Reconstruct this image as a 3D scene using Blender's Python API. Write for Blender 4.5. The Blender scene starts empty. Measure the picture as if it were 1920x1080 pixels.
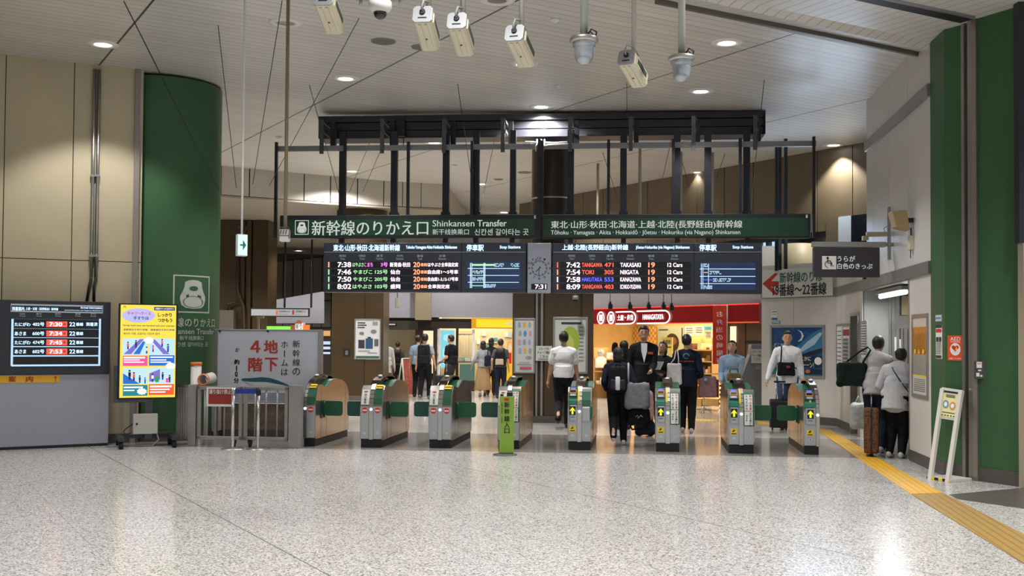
import bpy, bmesh, math, random
from mathutils import Vector, Matrix, Euler
random.seed(7)
S = bpy.context.scene
COL = S.collection
PI = math.pi
def R(d): return math.radians(d)

# ------------------------------------------------------------------ camera
FPX = 2050.0; PITCH = 55/2050.0; ROLL = 0.007; PPY = 581.0
cam_d = bpy.data.cameras.new('camera'); cam = bpy.data.objects.new('camera', cam_d); COL.objects.link(cam)
cam_d.sensor_width = 36.0; cam_d.lens = FPX/1920*36.0; cam_d.shift_y = (PPY-540)/1920.0
cam_d.clip_start = .05; cam_d.clip_end = 300
CAMZ = 1.6
CM = Matrix.Translation((0, 0, CAMZ)) @ (Matrix.Rotation(PI/2+PITCH, 4, 'X') @ Matrix.Rotation(ROLL, 4, 'Z'))
cam.matrix_world = CM
S.camera = cam
CR = CM.to_3x3(); C0 = Vector((0, 0, CAMZ))
def ray(px, py): return (CR @ Vector(((px-960)/FPX, -(py-PPY)/FPX, -1))).normalized()
def G(px, py, z=0.0):                       # where a photo point meets the level z
    d = ray(px, py); t = (z-CAMZ)/d.z; return C0 + d*t
def AT(px, py, Y):                          # where a photo point meets the depth Y
    d = ray(px, py); return C0 + d*(Y/d.y)
def zc(x, y=20.0):                          # ceiling height: lower in the near zone, rising past the rail
    t = -.5*x+.866*y; r = min(1, max(0, (t-9.2)/1.1)); return CAMZ + 3.78 + .22*r - (.012*x if t > 9.2 else .012*x*r)
def CL(px, py):                             # where a photo point meets the ceiling
    d = ray(px, py); H = 3.95
    for _ in range(25):
        p = C0+d*(H/d.z); H = .5*H+.5*(zc(p.x, p.y)-CAMZ)
    return C0+d*(H/d.z)

# ------------------------------------------------------------------ materials
def lin(v): return v/12.92 if v <= .04045 else ((v+.055)/1.055)**2.4
def hx(s):
    s = s.lstrip('#'); return tuple(lin(int(s[i:i+2], 16)/255) for i in (0, 2, 4)) + (1,)
_M = {}
def mat(name, col='#888888', rough=.5, metal=0, emit=None, es=1.0, noise=0.0, nscale=6, bump=0, bscale=60, spec=.5, alpha=1, trans=0, coat=0):
    if name in _M: return _M[name]
    m = bpy.data.materials.new(name); m.use_nodes = True; _M[name] = m
    nt = m.node_tree; b = nt.nodes['Principled BSDF']
    c = hx(col) if isinstance(col, str) else col
    b.inputs['Base Color'].default_value = c; b.inputs['Roughness'].default_value = rough
    b.inputs['Metallic'].default_value = metal; b.inputs['Specular IOR Level'].default_value = spec
    b.inputs['Alpha'].default_value = alpha; b.inputs['Transmission Weight'].default_value = trans
    b.inputs['Coat Weight'].default_value = coat
    if emit:
        b.inputs['Emission Color'].default_value = hx(emit); b.inputs['Emission Strength'].default_value = es
    tc = nt.nodes.new('ShaderNodeTexCoord')
    if noise > 0:
        n = nt.nodes.new('ShaderNodeTexNoise'); n.inputs['Scale'].default_value = nscale; n.inputs['Detail'].default_value = 5
        nt.links.new(tc.outputs['Object'], n.inputs['Vector'])
        mr = nt.nodes.new('ShaderNodeMapRange'); mr.inputs[1].default_value = .3; mr.inputs[2].default_value = .7
        mr.inputs[3].default_value = 1-noise; mr.inputs[4].default_value = 1+noise*.6
        nt.links.new(n.outputs['Fac'], mr.inputs[0])
        mx = nt.nodes.new('ShaderNodeVectorMath'); mx.operation = 'SCALE'; mx.inputs[0].default_value = c[:3]
        nt.links.new(mr.outputs[0], mx.inputs['Scale']); nt.links.new(mx.outputs[0], b.inputs['Base Color'])
        mr2 = nt.nodes.new('ShaderNodeMapRange'); mr2.inputs[3].default_value = max(0, rough-.08); mr2.inputs[4].default_value = min(1, rough+.1)
        nt.links.new(n.outputs['Fac'], mr2.inputs[0]); nt.links.new(mr2.outputs[0], b.inputs['Roughness'])
    if bump > 0:
        n = nt.nodes.new('ShaderNodeTexNoise'); n.inputs['Scale'].default_value = bscale; n.inputs['Detail'].default_value = 3
        nt.links.new(tc.outputs['Object'], n.inputs['Vector'])
        bp = nt.nodes.new('ShaderNodeBump'); bp.inputs['Strength'].default_value = bump; bp.inputs['Distance'].default_value = .01
        nt.links.new(n.outputs['Fac'], bp.inputs['Height']); nt.links.new(bp.outputs[0], b.inputs['Normal'])
    return m
def glow(name, col, s):
    if name in _M: return _M[name]
    return mat(name, '#111111', .5, emit=col, es=s)

# ------------------------------------------------------------------ mesh builder
_texcache = {}
def text_polys(s, bold=0.0, vertical=False, spacing=1.0, linesp=1.0):
    key = (s, bold, vertical, spacing, linesp)
    if key in _texcache: return _texcache[key]
    cu = bpy.data.curves.new('t', 'FONT'); cu.body = '\n'.join(s) if vertical else s
    cu.offset = bold; cu.resolution_u = 3; cu.fill_mode = 'FRONT'
    cu.align_x = 'CENTER' if vertical else 'LEFT'; cu.space_line = linesp; cu.space_character = spacing
    ob = bpy.data.objects.new('t', cu); COL.objects.link(ob); bpy.context.view_layer.update()
    me = ob.evaluated_get(bpy.context.evaluated_depsgraph_get()).to_mesh()
    vs = [v.co.copy() for v in me.vertices]; fs = [tuple(p.vertices) for p in me.polygons]
    bpy.data.objects.remove(ob); bpy.data.curves.remove(cu)
    _texcache[key] = (vs, fs); return vs, fs

class Fr:                                   # an upright frame: x along the face, y into the scene, z up from z0
    def __init__(s, X, Y, z0=0.0, rot=0.0):
        s.o = Vector((X, Y, z0)); s.rot = rot
        s.ux = Vector((math.cos(rot), math.sin(rot), 0)); s.uy = Vector((-math.sin(rot), math.cos(rot), 0))
    def p(s, px, py, dy=0.0):
        d = ray(px, py); o = s.o + s.uy*dy
        t = (o-C0).dot(s.uy)/d.dot(s.uy); w = C0 + d*t - s.o
        return Vector((w.dot(s.ux), dy, w.z))
    def loc(s, w):
        w = Vector(w)-s.o; return Vector((w.dot(s.ux), w.dot(s.uy), w.z))

class MB:
    def __init__(s, F=None): s.bm = bmesh.new(); s.F = F; s.xf = None
    def _v(s, p):
        p = Vector(p)
        if s.xf is not None: p = s.xf @ p
        return s.bm.verts.new(p)
    def face(s, pts, m=0):
        try:
            f = s.bm.faces.new([s._v(p) for p in pts]); f.material_index = m; return f
        except ValueError: return None
    def box(s, x0, x1, y0, y1, z0, z1, m=0):
        if x0 > x1: x0, x1 = x1, x0
        if y0 > y1: y0, y1 = y1, y0
        if z0 > z1: z0, z1 = z1, z0
        v = [s._v(p) for p in ((x0,y0,z0),(x1,y0,z0),(x1,y1,z0),(x0,y1,z0),(x0,y0,z1),(x1,y0,z1),(x1,y1,z1),(x0,y1,z1))]
        for q in ((0,3,2,1),(4,5,6,7),(0,1,5,4),(1,2,6,5),(2,3,7,6),(3,0,4,7)):
            s.bm.faces.new([v[i] for i in q]).material_index = m
        return s
    def pbox(s, px0, py0, px1, py1, y0, y1, m=0):       # front rectangle given on the photo, at depth y0
        a = s.F.p(px0, py0, y0); b = s.F.p(px1, py1, y0)
        return s.box(a.x, b.x, y0, y1, b.z, a.z, m)
    def prism(s, poly, a0, a1, axis='y', m=0):           # polygon extruded along an axis
        def P(u, v, a): return {'y': (u, a, v), 'x': (a, u, v), 'z': (u, v, a)}[axis]
        A = [s._v(P(u, v, a0)) for u, v in poly]; B = [s._v(P(u, v, a1)) for u, v in poly]
        n = len(poly)
        s.bm.faces.new(A).material_index = m; s.bm.faces.new(B[::-1]).material_index = m
        for i in range(n):
            s.bm.faces.new((A[i], B[i], B[(i+1) % n], A[(i+1) % n])).material_index = m
        return s
    def cyl(s, p0, p1, r, r1=None, seg=16, m=0, cap=True):
        p0 = Vector(p0); p1 = Vector(p1); r1 = r if r1 is None else r1
        d = (p1-p0); L = d.length
        if L < 1e-6: return s
        d /= L; a = Vector((0, 0, 1)) if abs(d.z) < .9 else Vector((1, 0, 0))
        u = d.cross(a).normalized(); w = d.cross(u)
        A = [s._v(p0+(u*math.cos(t)+w*math.sin(t))*r) for t in [2*PI*i/seg for i in range(seg)]]
        B = [s._v(p1+(u*math.cos(t)+w*math.sin(t))*r1) for t in [2*PI*i/seg for i in range(seg)]]
        for i in range(seg):
            f = s.bm.faces.new((A[i], A[(i+1) % seg], B[(i+1) % seg], B[i])); f.material_index = m; f.smooth = True
        if cap:
            s.bm.faces.new(A[::-1]).material_index = m; s.bm.faces.new(B).material_index = m
        return s
    def tube(s, pts, r, seg=8, m=0):
        pts = [Vector(p) for p in pts]; rings = []; prev = None
        for i, p in enumerate(pts):
            d = (pts[min(i+1, len(pts)-1)]-pts[max(i-1, 0)]).normalized()
            if prev is None:
                a = Vector((0, 0, 1)) if abs(d.z) < .9 else Vector((1, 0, 0)); u = d.cross(a).normalized()
            else:
                u = (prev - d*prev.dot(d)).normalized()
            prev = u; w = d.cross(u)
            rr = r[i] if isinstance(r, (list, tuple)) else r
            rings.append([s._v(p+(u*math.cos(t)+w*math.sin(t))*rr) for t in [2*PI*k/seg for k in range(seg)]])
        for a, b in zip(rings, rings[1:]):
            for k in range(seg):
                f = s.bm.faces.new((a[k], a[(k+1) % seg], b[(k+1) % seg], b[k])); f.material_index = m; f.smooth = True
        s.bm.faces.new(rings[0][::-1]).material_index = m; s.bm.faces.new(rings[-1]).material_index = m
        return s
    def lathe(s, prof, c=(0, 0, 0), seg=24, m=0, a0=0, a1=2*PI, smooth=True):
        c = Vector(c); full = abs(a1-a0-2*PI) < 1e-4; n = seg if full else seg+1; rings = []
        for r, z in prof:
            if r < 1e-5: rings.append([s._v(c+Vector((0, 0, z)))])
            else: rings.append([s._v(c+Vector((r*math.cos(a0+(a1-a0)*i/seg), r*math.sin(a0+(a1-a0)*i/seg), z))) for i in range(n)])
        for a, b in zip(rings, rings[1:]):
            for i in range(seg):
                j = (i+1) % n if full else i+1
                if len(a) == 1 and len(b) == 1: continue
                q = (a[0], b[j], b[i]) if len(a) == 1 else ((a[i], a[j], b[0]) if len(b) == 1 else (a[i], a[j], b[j], b[i]))
                f = s.bm.faces.new(q); f.material_index = m; f.smooth = smooth
        return s
    def sph(s, c, r, rot=None, m=0, seg=14, rings=9):
        if not isinstance(r, (tuple, list)): r = (r, r, r)
        M = (rot.to_matrix() if rot is not None else Matrix.Identity(3)); c = Vector(c); R_ = []
        for i in range(rings+1):
            th = PI*i/rings
            if i in (0, rings): R_.append([s._v(c + M @ Vector((0, 0, r[2]*math.cos(th))))])
            else: R_.append([s._v(c + M @ Vector((r[0]*math.sin(th)*math.cos(2*PI*k/seg), r[1]*math.sin(th)*math.sin(2*PI*k/seg), r[2]*math.cos(th)))) for k in range(seg)])
        for a, b in zip(R_, R_[1:]):
            for k in range(seg):
                j = (k+1) % seg
                q = (a[0], b[k], b[j]) if len(a) == 1 else ((a[k], b[0], a[j]) if len(b) == 1 else (a[k], b[k], b[j], a[j]))
                f = s.bm.faces.new(q); f.material_index = m; f.smooth = True
        return s
    def cap(s, p0, r0, p1, r1, m=0):         # tapered capsule
        s.cyl(p0, p1, r0, r1, seg=12, m=m); s.sph(p0, r0, m=m, seg=12, rings=8); s.sph(p1, r1, m=m, seg=12, rings=8); return s
    def text(s, txt, px0, py0, px1, py1, y=-.004, m=0, bold=0.0, vertical=False, flip=False, keep=False, linesp=1.0, spacing=1.0):
        a = s.F.p(px0, py0, y); b = s.F.p(px1, py1, y)
        return s.ltext(txt, a.x, b.x, b.z, a.z, y, m, bold, vertical, flip, keep, linesp, spacing)
    def ltext(s, txt, x0, x1, z0, z1, y=-.004, m=0, bold=0.0, vertical=False, flip=False, keep=False, linesp=1.0, spacing=1.0):
        vs, fs = text_polys(txt, 0.0, vertical, spacing, linesp)
        if not vs: return s
        b = bold
        sh = [(0, 0)] if b <= 0 else ([(-b, 0), (b, 0)] if b < .015 else [(-b, -b*.6), (b, -b*.6), (-b, b*.6), (b, b*.6)])
        ax = min(v.x for v in vs)-b; bx = max(v.x for v in vs)+b; ay = min(v.y for v in vs); by = max(v.y for v in vs)
        sx = (x1-x0)/max(bx-ax, 1e-6); sz = (z1-z0)/max(by-ay, 1e-6)
        if keep: sx = min(sx, sz)
        for k, (dx, dz) in enumerate(sh):
            out = []
            for v in vs:
                u = (v.x+dx-ax)*sx; u = (x1-x0)-u if flip else u
                out.append(s._v((x0+u, y-.0003*k, z0+(v.y+dz-ay)*sz)))
            for f in fs:
                try: s.bm.faces.new([out[i] for i in f]).material_index = m
                except ValueError: pass
        return s
    def build(s, name, mats, parent=None, bevel=0, smooth=False, mods=None):
        if not isinstance(mats, (list, tuple)): mats = [mats]
        me = bpy.data.meshes.new(name)
        bmesh.ops.recalc_face_normals(s.bm, faces=[f for f in s.bm.faces]) if s.bm.faces else None
        s.bm.to_mesh(me); s.bm.free()
        for m in mats: me.materials.append(m)
        if smooth:
            for p in me.polygons: p.use_smooth = True
        o = bpy.data.objects.new(name, me); COL.objects.link(o)
        if parent is not None: o.parent = parent
        if bevel:
            b = o.modifiers.new('b', 'BEVEL'); b.width = bevel; b.segments = 2; b.limit_method = 'ANGLE'; b.angle_limit = R(40)
        return o

def tag(o, label=None, cat=None, group=None, kind=None):
    if label: o['label'] = label
    if cat: o['category'] = cat
    if group: o['group'] = group
    if kind: o['kind'] = kind
    return o
def thing(name, label, cat, F=None, loc=None, rot=0.0, group=None):
    o = bpy.data.objects.new(name, None); COL.objects.link(o); o.empty_display_size = .1
    if F is not None: o.location = F.o; o.rotation_euler = (0, 0, F.rot)
    else: o.location = loc or (0, 0, 0) if not isinstance(loc, Vector) else loc; o.rotation_euler = (0, 0, rot)
    return tag(o, label, cat, group)
def struct(o): o['kind'] = 'structure'; return o
def place(o, F):                              # a one-mesh thing built in a frame's coordinates
    o.location = F.o; o.rotation_euler = (0, 0, F.rot); return o
def copy_tree(o, parent=None):
    c = o.copy(); COL.objects.link(c)
    if parent is not None: c.parent = parent
    for ch in list(o.children): copy_tree(ch, c)
    return c

# shared materials
STEEL = mat('brushed_steel', '#b9b6b0', .32, .95, noise=.12, nscale=4)
STEELB = mat('bright_steel', '#d8d8d8', .18, 1, noise=.05)
ALU = mat('aluminium', '#a8a8a6', .38, .85, noise=.06)
GREYM = mat('grey_paint', '#8a8a88', .5, .2, noise=.06)
BLK = mat('black_paint', '#15161a', .45, noise=.1)
BLKF = mat('black_frame', '#202228', .4, .1, noise=.06)
WHT = mat('white_paint', '#dcdad4', .5, noise=.04)
OFFW = mat('off_white_enamel', '#cfc7ae', .45, noise=.05)
PAPER = mat('white_paper', '#e6e6e2', .6)
INK = mat('black_ink', '#15151a', .6)
GREENP = mat('dark_green_paint', '#355c39', .42, noise=.10, nscale=1.3, spec=.4)
BROWN = mat('brown_cladding', '#4d3d2b', .4, .25, noise=.14, nscale=1.2)
RUB = mat('black_rubber', '#101010', .7)
RED = mat('red_ink', '#c8281e', .5)
ORANGE = mat('orange_plastic', '#e07a28', .5)
YEL = mat('yellow_sticker', '#f0cf2a', .5)
GRNF = mat('green_flap', '#0d5a34', .38, noise=.06)
TEAL = mat('teal_green_plastic', '#1f6b4d', .4, noise=.05)
GLASS = mat('clear_glass', '#f4f8f8', .03, trans=1.0, spec=.5)

def area(loc, rot, sx, sy, e, col=(1, 1, 1), name='shop_light'):
    l = bpy.data.lights.new(name, 'AREA'); l.shape = 'RECTANGLE'; l.size = sx; l.size_y = sy; l.energy = e; l.color = col
    o = bpy.data.objects.new(name, l); COL.objects.link(o); o.location = loc; o.rotation_euler = rot; return o
# ================================================================== the setting
U1 = Vector((.866, .5, 0)); U2 = Vector((-.5, .866, 0))      # the building's own grid
def nodes_of(m): return m.node_tree, m.node_tree.nodes, m.node_tree.links
def mathn(nt, op, a, b=None, clamp=False):
    n = nt.nodes.new('ShaderNodeMath'); n.operation = op; n.use_clamp = clamp
    for i, v in enumerate((a, b)):
        if v is None: continue
        if isinstance(v, (int, float)): n.inputs[i].default_value = v
        else: nt.links.new(v, n.inputs[i])
    return n.outputs[0]
def mixc(nt, f, a, b):
    n = nt.nodes.new('ShaderNodeMix'); n.data_type = 'RGBA'
    for i, v in ((0, f), (6, a), (7, b)):
        if isinstance(v, (int, float)): n.inputs[i].default_value = v
        elif isinstance(v, tuple): n.inputs[i].default_value = v
        else: nt.links.new(v, n.inputs[i])
    return n.outputs[2]
def grid_coords(nt):
    tc = nt.nodes.new('ShaderNodeTexCoord'); out = []
    for d in (U1, U2):
        n = nt.nodes.new('ShaderNodeVectorMath'); n.operation = 'DOT_PRODUCT'; n.inputs[1].default_value = d
        nt.links.new(tc.outputs['Object'], n.inputs[0]); out.append(n.outputs['Value'])
    return tc, out[0], out[1]
def line_mask(nt, v, period, off, width):
    a = mathn(nt, 'SUBTRACT', v, off); a = mathn(nt, 'DIVIDE', a, period); a = mathn(nt, 'FRACT', a)
    a = mathn(nt, 'ABSOLUTE', mathn(nt, 'SUBTRACT', a, .5)); return mathn(nt, 'GREATER_THAN', a, .5-width/period/2)

# --- floor: speckled terrazzo slabs
def make_floor_mat():
    m = mat('terrazzo_floor', '#c4c0b8', .28); nt, N, L = nodes_of(m); b = N['Principled BSDF']
    tc, s, t = grid_coords(nt)
    v = N.new('ShaderNodeTexVoronoi'); v.inputs['Scale'].default_value = 85; L.new(tc.outputs['Object'], v.inputs['Vector'])
    sep = N.new('ShaderNodeSeparateColor'); L.new(v.outputs['Color'], sep.inputs[0])
    v2 = N.new('ShaderNodeTexVoronoi'); v2.inputs['Scale'].default_value = 130; L.new(tc.outputs['Object'], v2.inputs['Vector'])
    sep2 = N.new('ShaderNodeSeparateColor'); L.new(v2.outputs['Color'], sep2.inputs[0])
    cr = N.new('ShaderNodeValToRGB'); e = cr.color_ramp; e.interpolation = 'CONSTANT'
    e.elements[0].position = 0; e.elements[0].color = hx('#646363')
    e.elements[1].position = .13; e.elements[1].color = hx('#9c9a98')
    for p, c in ((.3, '#c3c1be'), (.62, '#d2d0cd'), (.86, '#e2e1df')):
        x = e.elements.new(p); x.color = hx(c)
    L.new(sep.outputs[0], cr.inputs[0])
    fine = mixc(nt, .35, cr.outputs[0], sep2.outputs[0])
    n = N.new('ShaderNodeTexNoise'); n.inputs['Scale'].default_value = .45; n.inputs['Detail'].default_value = 4
    L.new(tc.outputs['Object'], n.inputs['Vector'])
    terr = mixc(nt, mathn(nt, 'MULTIPLY', n.outputs['Fac'], .22), cr.outputs[0], hx('#b4b0aa'))
    terr = mixc(nt, mathn(nt, 'MULTIPLY', mathn(nt, 'LESS_THAN', sep2.outputs[1], .12), .5), terr, hx('#77736e'))
    # the smoother, greyer slabs under and behind the gates
    sx = N.new('ShaderNodeSeparateXYZ'); L.new(tc.outputs['Object'], sx.inputs[0])
    w = mathn(nt, 'ADD', sx.outputs[1], mathn(nt, 'MULTIPLY', sx.outputs[0], .0963))
    inner = mathn(nt, 'GREATER_THAN', w, 15.55); far = mathn(nt, 'GREATER_THAN', w, 18.5)
    n2 = N.new('ShaderNodeTexNoise'); n2.inputs['Scale'].default_value = 90; L.new(tc.outputs['Object'], n2.inputs['Vector'])
    g1 = mixc(nt, n2.outputs['Fac'], hx('#807d79'), hx('#a6a39d')); g2 = mixc(nt, n2.outputs['Fac'], hx('#a8a49d'), hx('#cbc7bf'))
    col = mixc(nt, inner, terr, g1); col = mixc(nt, far, col, g2)
    j1 = line_mask(nt, s, 1.223, 2.65, .006); j2 = line_mask(nt, t, 1.223, .3, .004)
    j2 = mathn(nt, 'MULTIPLY', j2, .25); j3 = line_mask(nt, s, 3.67, 2.65, .012)
    j = mathn(nt, 'MAXIMUM', mathn(nt, 'MULTIPLY', j1, .4), j2); j = mathn(nt, 'MAXIMUM', j, mathn(nt, 'MULTIPLY', j3, .8))
    col = mixc(nt, j, col, hx('#4c4a48')); L.new(col, b.inputs['Base Color'])
    rr = mathn(nt, 'ADD', mathn(nt, 'MULTIPLY', n.outputs['Fac'], .12), .13)
    rr = mathn(nt, 'SUBTRACT', rr, mathn(nt, 'MULTIPLY', inner, .05)); L.new(rr, b.inputs['Roughness'])
    return m
MB().box(-16, 16, -8, 56, -.2, 0).build('floor', make_floor_mat())['kind'] = 'structure'

# --- ceiling: slatted metal panels in two directions with seams
def make_ceiling_mat():
    m = mat('slatted_ceiling', '#a9a49b', .42); nt, N, L = nodes_of(m); b = N['Principled BSDF']
    tc, s, t = grid_coords(nt)
    near = mathn(nt, 'LESS_THAN', t, 9.72)
    la = line_mask(nt, t, .17, 9.72, .014); lb = line_mask(nt, s, .17, 0, .014)
    lines = mathn(nt, 'ADD', mathn(nt, 'MULTIPLY', la, mathn(nt, 'SUBTRACT', 1.0, near)), mathn(nt, 'MULTIPLY', lb, near))
    seam = mathn(nt, 'MULTIPLY', line_mask(nt, s, 3.67, 2.77, .03), mathn(nt, 'SUBTRACT', 1.0, near))
    # every slat reflects a touch differently
    idx = mathn(nt, 'FLOOR', mathn(nt, 'DIVIDE', t, .17)); wn = N.new('ShaderNodeTexWhiteNoise'); wn.noise_dimensions = '1D'; L.new(idx, wn.inputs['W'])
    n = N.new('ShaderNodeTexNoise'); n.inputs['Scale'].default_value = .5; L.new(tc.outputs['Object'], n.inputs['Vector'])
    base = mixc(nt, wn.outputs['Value'], hx('#cfcbc4'), hx('#dbd7d0')); base = mixc(nt, mathn(nt, 'MULTIPLY', n.outputs['Fac'], .4), base, hx('#c2beb6'))
    col = mixc(nt, mathn(nt, 'MULTIPLY', lines, .55), base, hx('#4a4744')); col = mixc(nt, seam, col, hx('#3a3836'))
    L.new(col, b.inputs['Base Color'])
    bp = N.new('ShaderNodeBump'); bp.inputs['Strength'].default_value = .6; bp.inputs['Distance'].default_value = .01; bp.invert = True
    L.new(lines, bp.inputs['Height']); L.new(bp.outputs[0], b.inputs['Normal']); b.inputs['Roughness'].default_value = .36
    b.inputs['Specular IOR Level'].default_value = .6
    return m
CEILM = make_ceiling_mat()
mb = MB()
ts = [-16, 9.2, 9.5, 9.8, 10.05, 10.3, 30, 57]; ss = [-19, 0, 20, 43]
def cpt(s_, t_, up=0): p = U1*s_+U2*t_; return (p.x, p.y, zc(p.x, p.y)+up)
for t0, t1 in zip(ts, ts[1:]):
    for s0, s1 in zip(ss, ss[1:]):
        mb.face([cpt(s0, t0), cpt(s1, t0), cpt(s1, t1), cpt(s0, t1)]); mb.face([cpt(s0, t0, .2), cpt(s0, t1, .2), cpt(s1, t1, .2), cpt(s1, t0, .2)])
struct(mb.build('ceiling', CEILM))

# a wall run along a floor line, panels with dark joints; returns its frame
CREAM = mat('cream_wall_panel', '#b9ad90', .5, noise=.07, nscale=1.1)
WALLW = mat('white_wall_panel', '#cdc9c3', .42, noise=.04, nscale=1.5)
DARKJ = mat('dark_joint', '#26231f', .8)
BASEB = mat('grey_baseboard', '#57534f', .45, .2, noise=.08)
FASC = mat('grey_fascia_panel', '#94939a', .35, noise=.04, nscale=1)
TANW = mat('tan_wall_panel', '#6b5e49', .5, noise=.1, nscale=.8)
DTILE = mat('dark_wall_panel', '#49443c', .45, noise=.1, nscale=.8)
def wall(name, A, B, z0, z1, m, joints=(), hj=(), thick=.15, base=None, gap=.012, mj=None):
    A = Vector((A[0], A[1], 0)); B = Vector((B[0], B[1], 0)); d = B-A; L = d.length
    F = Fr(A.x, A.y, 0, math.atan2(d.y, d.x)); w = MB(F)
    xs = [0]+sorted(joints)+[L]; zs = [z0]+sorted(hj)+[z1]
    w.box(0, L, .02, thick, z0, z1, 1)
    for a, b in zip(xs, xs[1:]):
        for c, e in zip(zs, zs[1:]):
            w.box(a+(gap/2 if a else 0), b-(gap/2 if b < L else 0), 0, .03, c+(gap/2 if c > z0 else 0), e-(gap/2 if e < z1 else 0), 0)
    if base: w.box(0, L, -.012, .01, 0, base, 2)
    o = w.build(name, [m, mj or DARKJ, BASEB]); place(o, F); struct(o); return F, L
# left wall (cream)
LA = Vector((-7.42, 15.8, 0)); LB = Vector((-5.65, 16.6, 0)); ld = (LB-LA).normalized()
LA2 = LA - ld*7.0
FL = Fr(LA2.x, LA2.y, 0, math.atan2(ld.y, ld.x))
js = [FL.p(x, 300).x for x in (8, 137)]; j0 = js[0]; st = js[1]-js[0]
wall('wall_left', LA2, LB, 0, 5.9, CREAM, joints=sorted([j0-st*k for k in range(1, 5)]+js), hj=(FL.p(140, 488).z,), base=.14)
# trim beside the green column
FT = Fr(LB.x, LB.y, 0, FL.rot); t_ = MB(FT); a = FT.p(251, 300).x; b = FT.p(261, 300).x
t_.box(a, b, -.05, .12, 0, 5.75).build('trim_1', mat('grey_trim', '#8b8580', .45, .3)).location = (0, 0, 0)
o = bpy.data.objects['trim_1']; place(o, FT); struct(o)
wall('wall_back', (-11, 50), (12, 47), 0, 6, DTILE, joints=[1.2*k for k in range(1, 19)], hj=(2.4, 4))
wall('wall_far_left', (-15, 24), (-9.5, 46), 0, 6, DTILE, joints=[1.5*k for k in range(1, 15)])
wall('wall_side_left', (-13, -6), (-12.2, 14), 0, 5.9, CREAM, joints=[2*k for k in range(1, 10)])

# curved soffit with upright panels, where the far-left ceiling drops to a lower level
SOFM = mat('soffit_white', '#bdb7ab', .42, noise=.04)
pts = []
for x, y in ((300, 302), (415, 311), (520, 321), (620, 330), (720, 339), (790, 343), (836, 346)): pts.append(CL(x, y))
mb = MB(); zb = 4.98
for a, b in zip(pts, pts[1:]):
    a2, b2 = Vector((a.x, a.y, zb)), Vector((b.x, b.y, zb))
    nseg = max(1, round((b-a).length/.62)); g = .02
    for k in range(nseg):
        p = a.lerp(b, k/nseg+g*.5); q = a.lerp(b, (k+1)/nseg-g*.5)
        mb.face([(p.x, p.y, zb+.02), (q.x, q.y, zb+.02), (q.x, q.y, zc(q.x, q.y)+.02), (p.x, p.y, zc(p.x, p.y)+.02)], 0)
    mb.face([(a.x+.02, a.y+.04, zb), (b.x+.02, b.y+.04, zb), (b.x+.02, b.y+.04, zc(b.x, b.y)+.02), (a.x+.02, a.y+.04, zc(a.x, a.y)+.02)], 1)
e = pts[-1]; mb.face([(e.x, e.y, zb), (e.x+.5, e.y+9, zb), (e.x+.5, e.y+9, zc(e.x)), (e.x, e.y, zc(e.x))], 0)
struct(mb.build('trim_2', [SOFM, DARKJ]))
LOWC = mat('lower_ceiling_paint', '#a09684', .5, noise=.05, nscale=.6)
mb = MB(); poly = [(p.x, p.y) for p in pts] + [(pts[-1].x+.6, 48), (-15, 48), (-15, pts[0].y-1)]
mb.prism(poly, zb-.04, zb+.005, 'z')
struct(mb.build('ceiling_lower', LOWC))

# --- right side: white staff-counter wall following the measured floor line
def pr(Y): return 5.25+.129*(Y-13.7)
P_a, P_b, P_d0, P_d1, P_c0, P_c1, P_p = (5.07, 22.2), (6.15, 20.7), (pr(19.17), 19.17), (pr(18.42), 18.42), (pr(18.2), 18.2), (pr(14.86), 14.86), (5.25, 13.7)
F1, L1 = wall('wall_right_far', P_a, P_b, 0, 3.12, WALLW, joints=(.82,), hj=(2.46, 2.62), base=.15, gap=.008, mj=GREYM)
F2, L2 = wall('wall_right_office', P_b, P_d0, 0, 3.12, WALLW, joints=(.5, 1.0), base=.15, gap=.008, mj=GREYM)
F3, L3 = wall('wall_right_door_head', P_d0, P_d1, 2.05, 3.12, WALLW, gap=.008)
F4, L4 = wall('wall_right_jamb', P_d1, P_c0, 0, 3.12, WALLW, gap=.008)
FPL, LPL = wall('wall_right_pillar', P_c1, P_p, 0, 2.5, WALLW, base=.15, gap=.008)
# upper wall, panels 1.2 m wide, up to the ceiling
top = 5.65
wall('wall_right_upper', (pr(17.8), 17.8), P_p, 2.5, top, WALLW, joints=[17.8-y for y in (14.9, 16.1, 17.3)], gap=.01, mj=GREYM)
wall('wall_right_return', (pr(17.8)+2.2, 18.4), (pr(17.8), 17.8), 3.1, top, WALLW)
o = MB().box(0, 2.4, .0, 4, 3.10, 3.14).build('trim_3', GREYM); place(o, Fr(6.0, 17.9, 0, R(-8))); struct(o)
def strip(name, pl, z0, z1, out, m):
    mb = MB()
    for a, b in zip(pl, pl[1:]):
        F = Fr(a[0], a[1], 0, math.atan2(b[1]-a[1], b[0]-a[0])); L = math.dist(a, b)
        P = [F.o + F.ux*u + F.uy*v for u, v in ((-.0, -out), (L, -out), (L, .02), (0, .02))]
        mb.prism([(p.x, p.y) for p in P], z0, z1, 'z')
    struct(mb.build(name, m))
BAND = mat('grey_metal_band', '#8c8984', .35, .5, noise=.04)
strip('trim_4', [P_a, P_b, P_p], 2.46, 2.62, .03, BAND)
strip('trim_5', [(pr(17.8), 17.8), P_p], 4.70, 4.86, .04, BAND)
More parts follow.
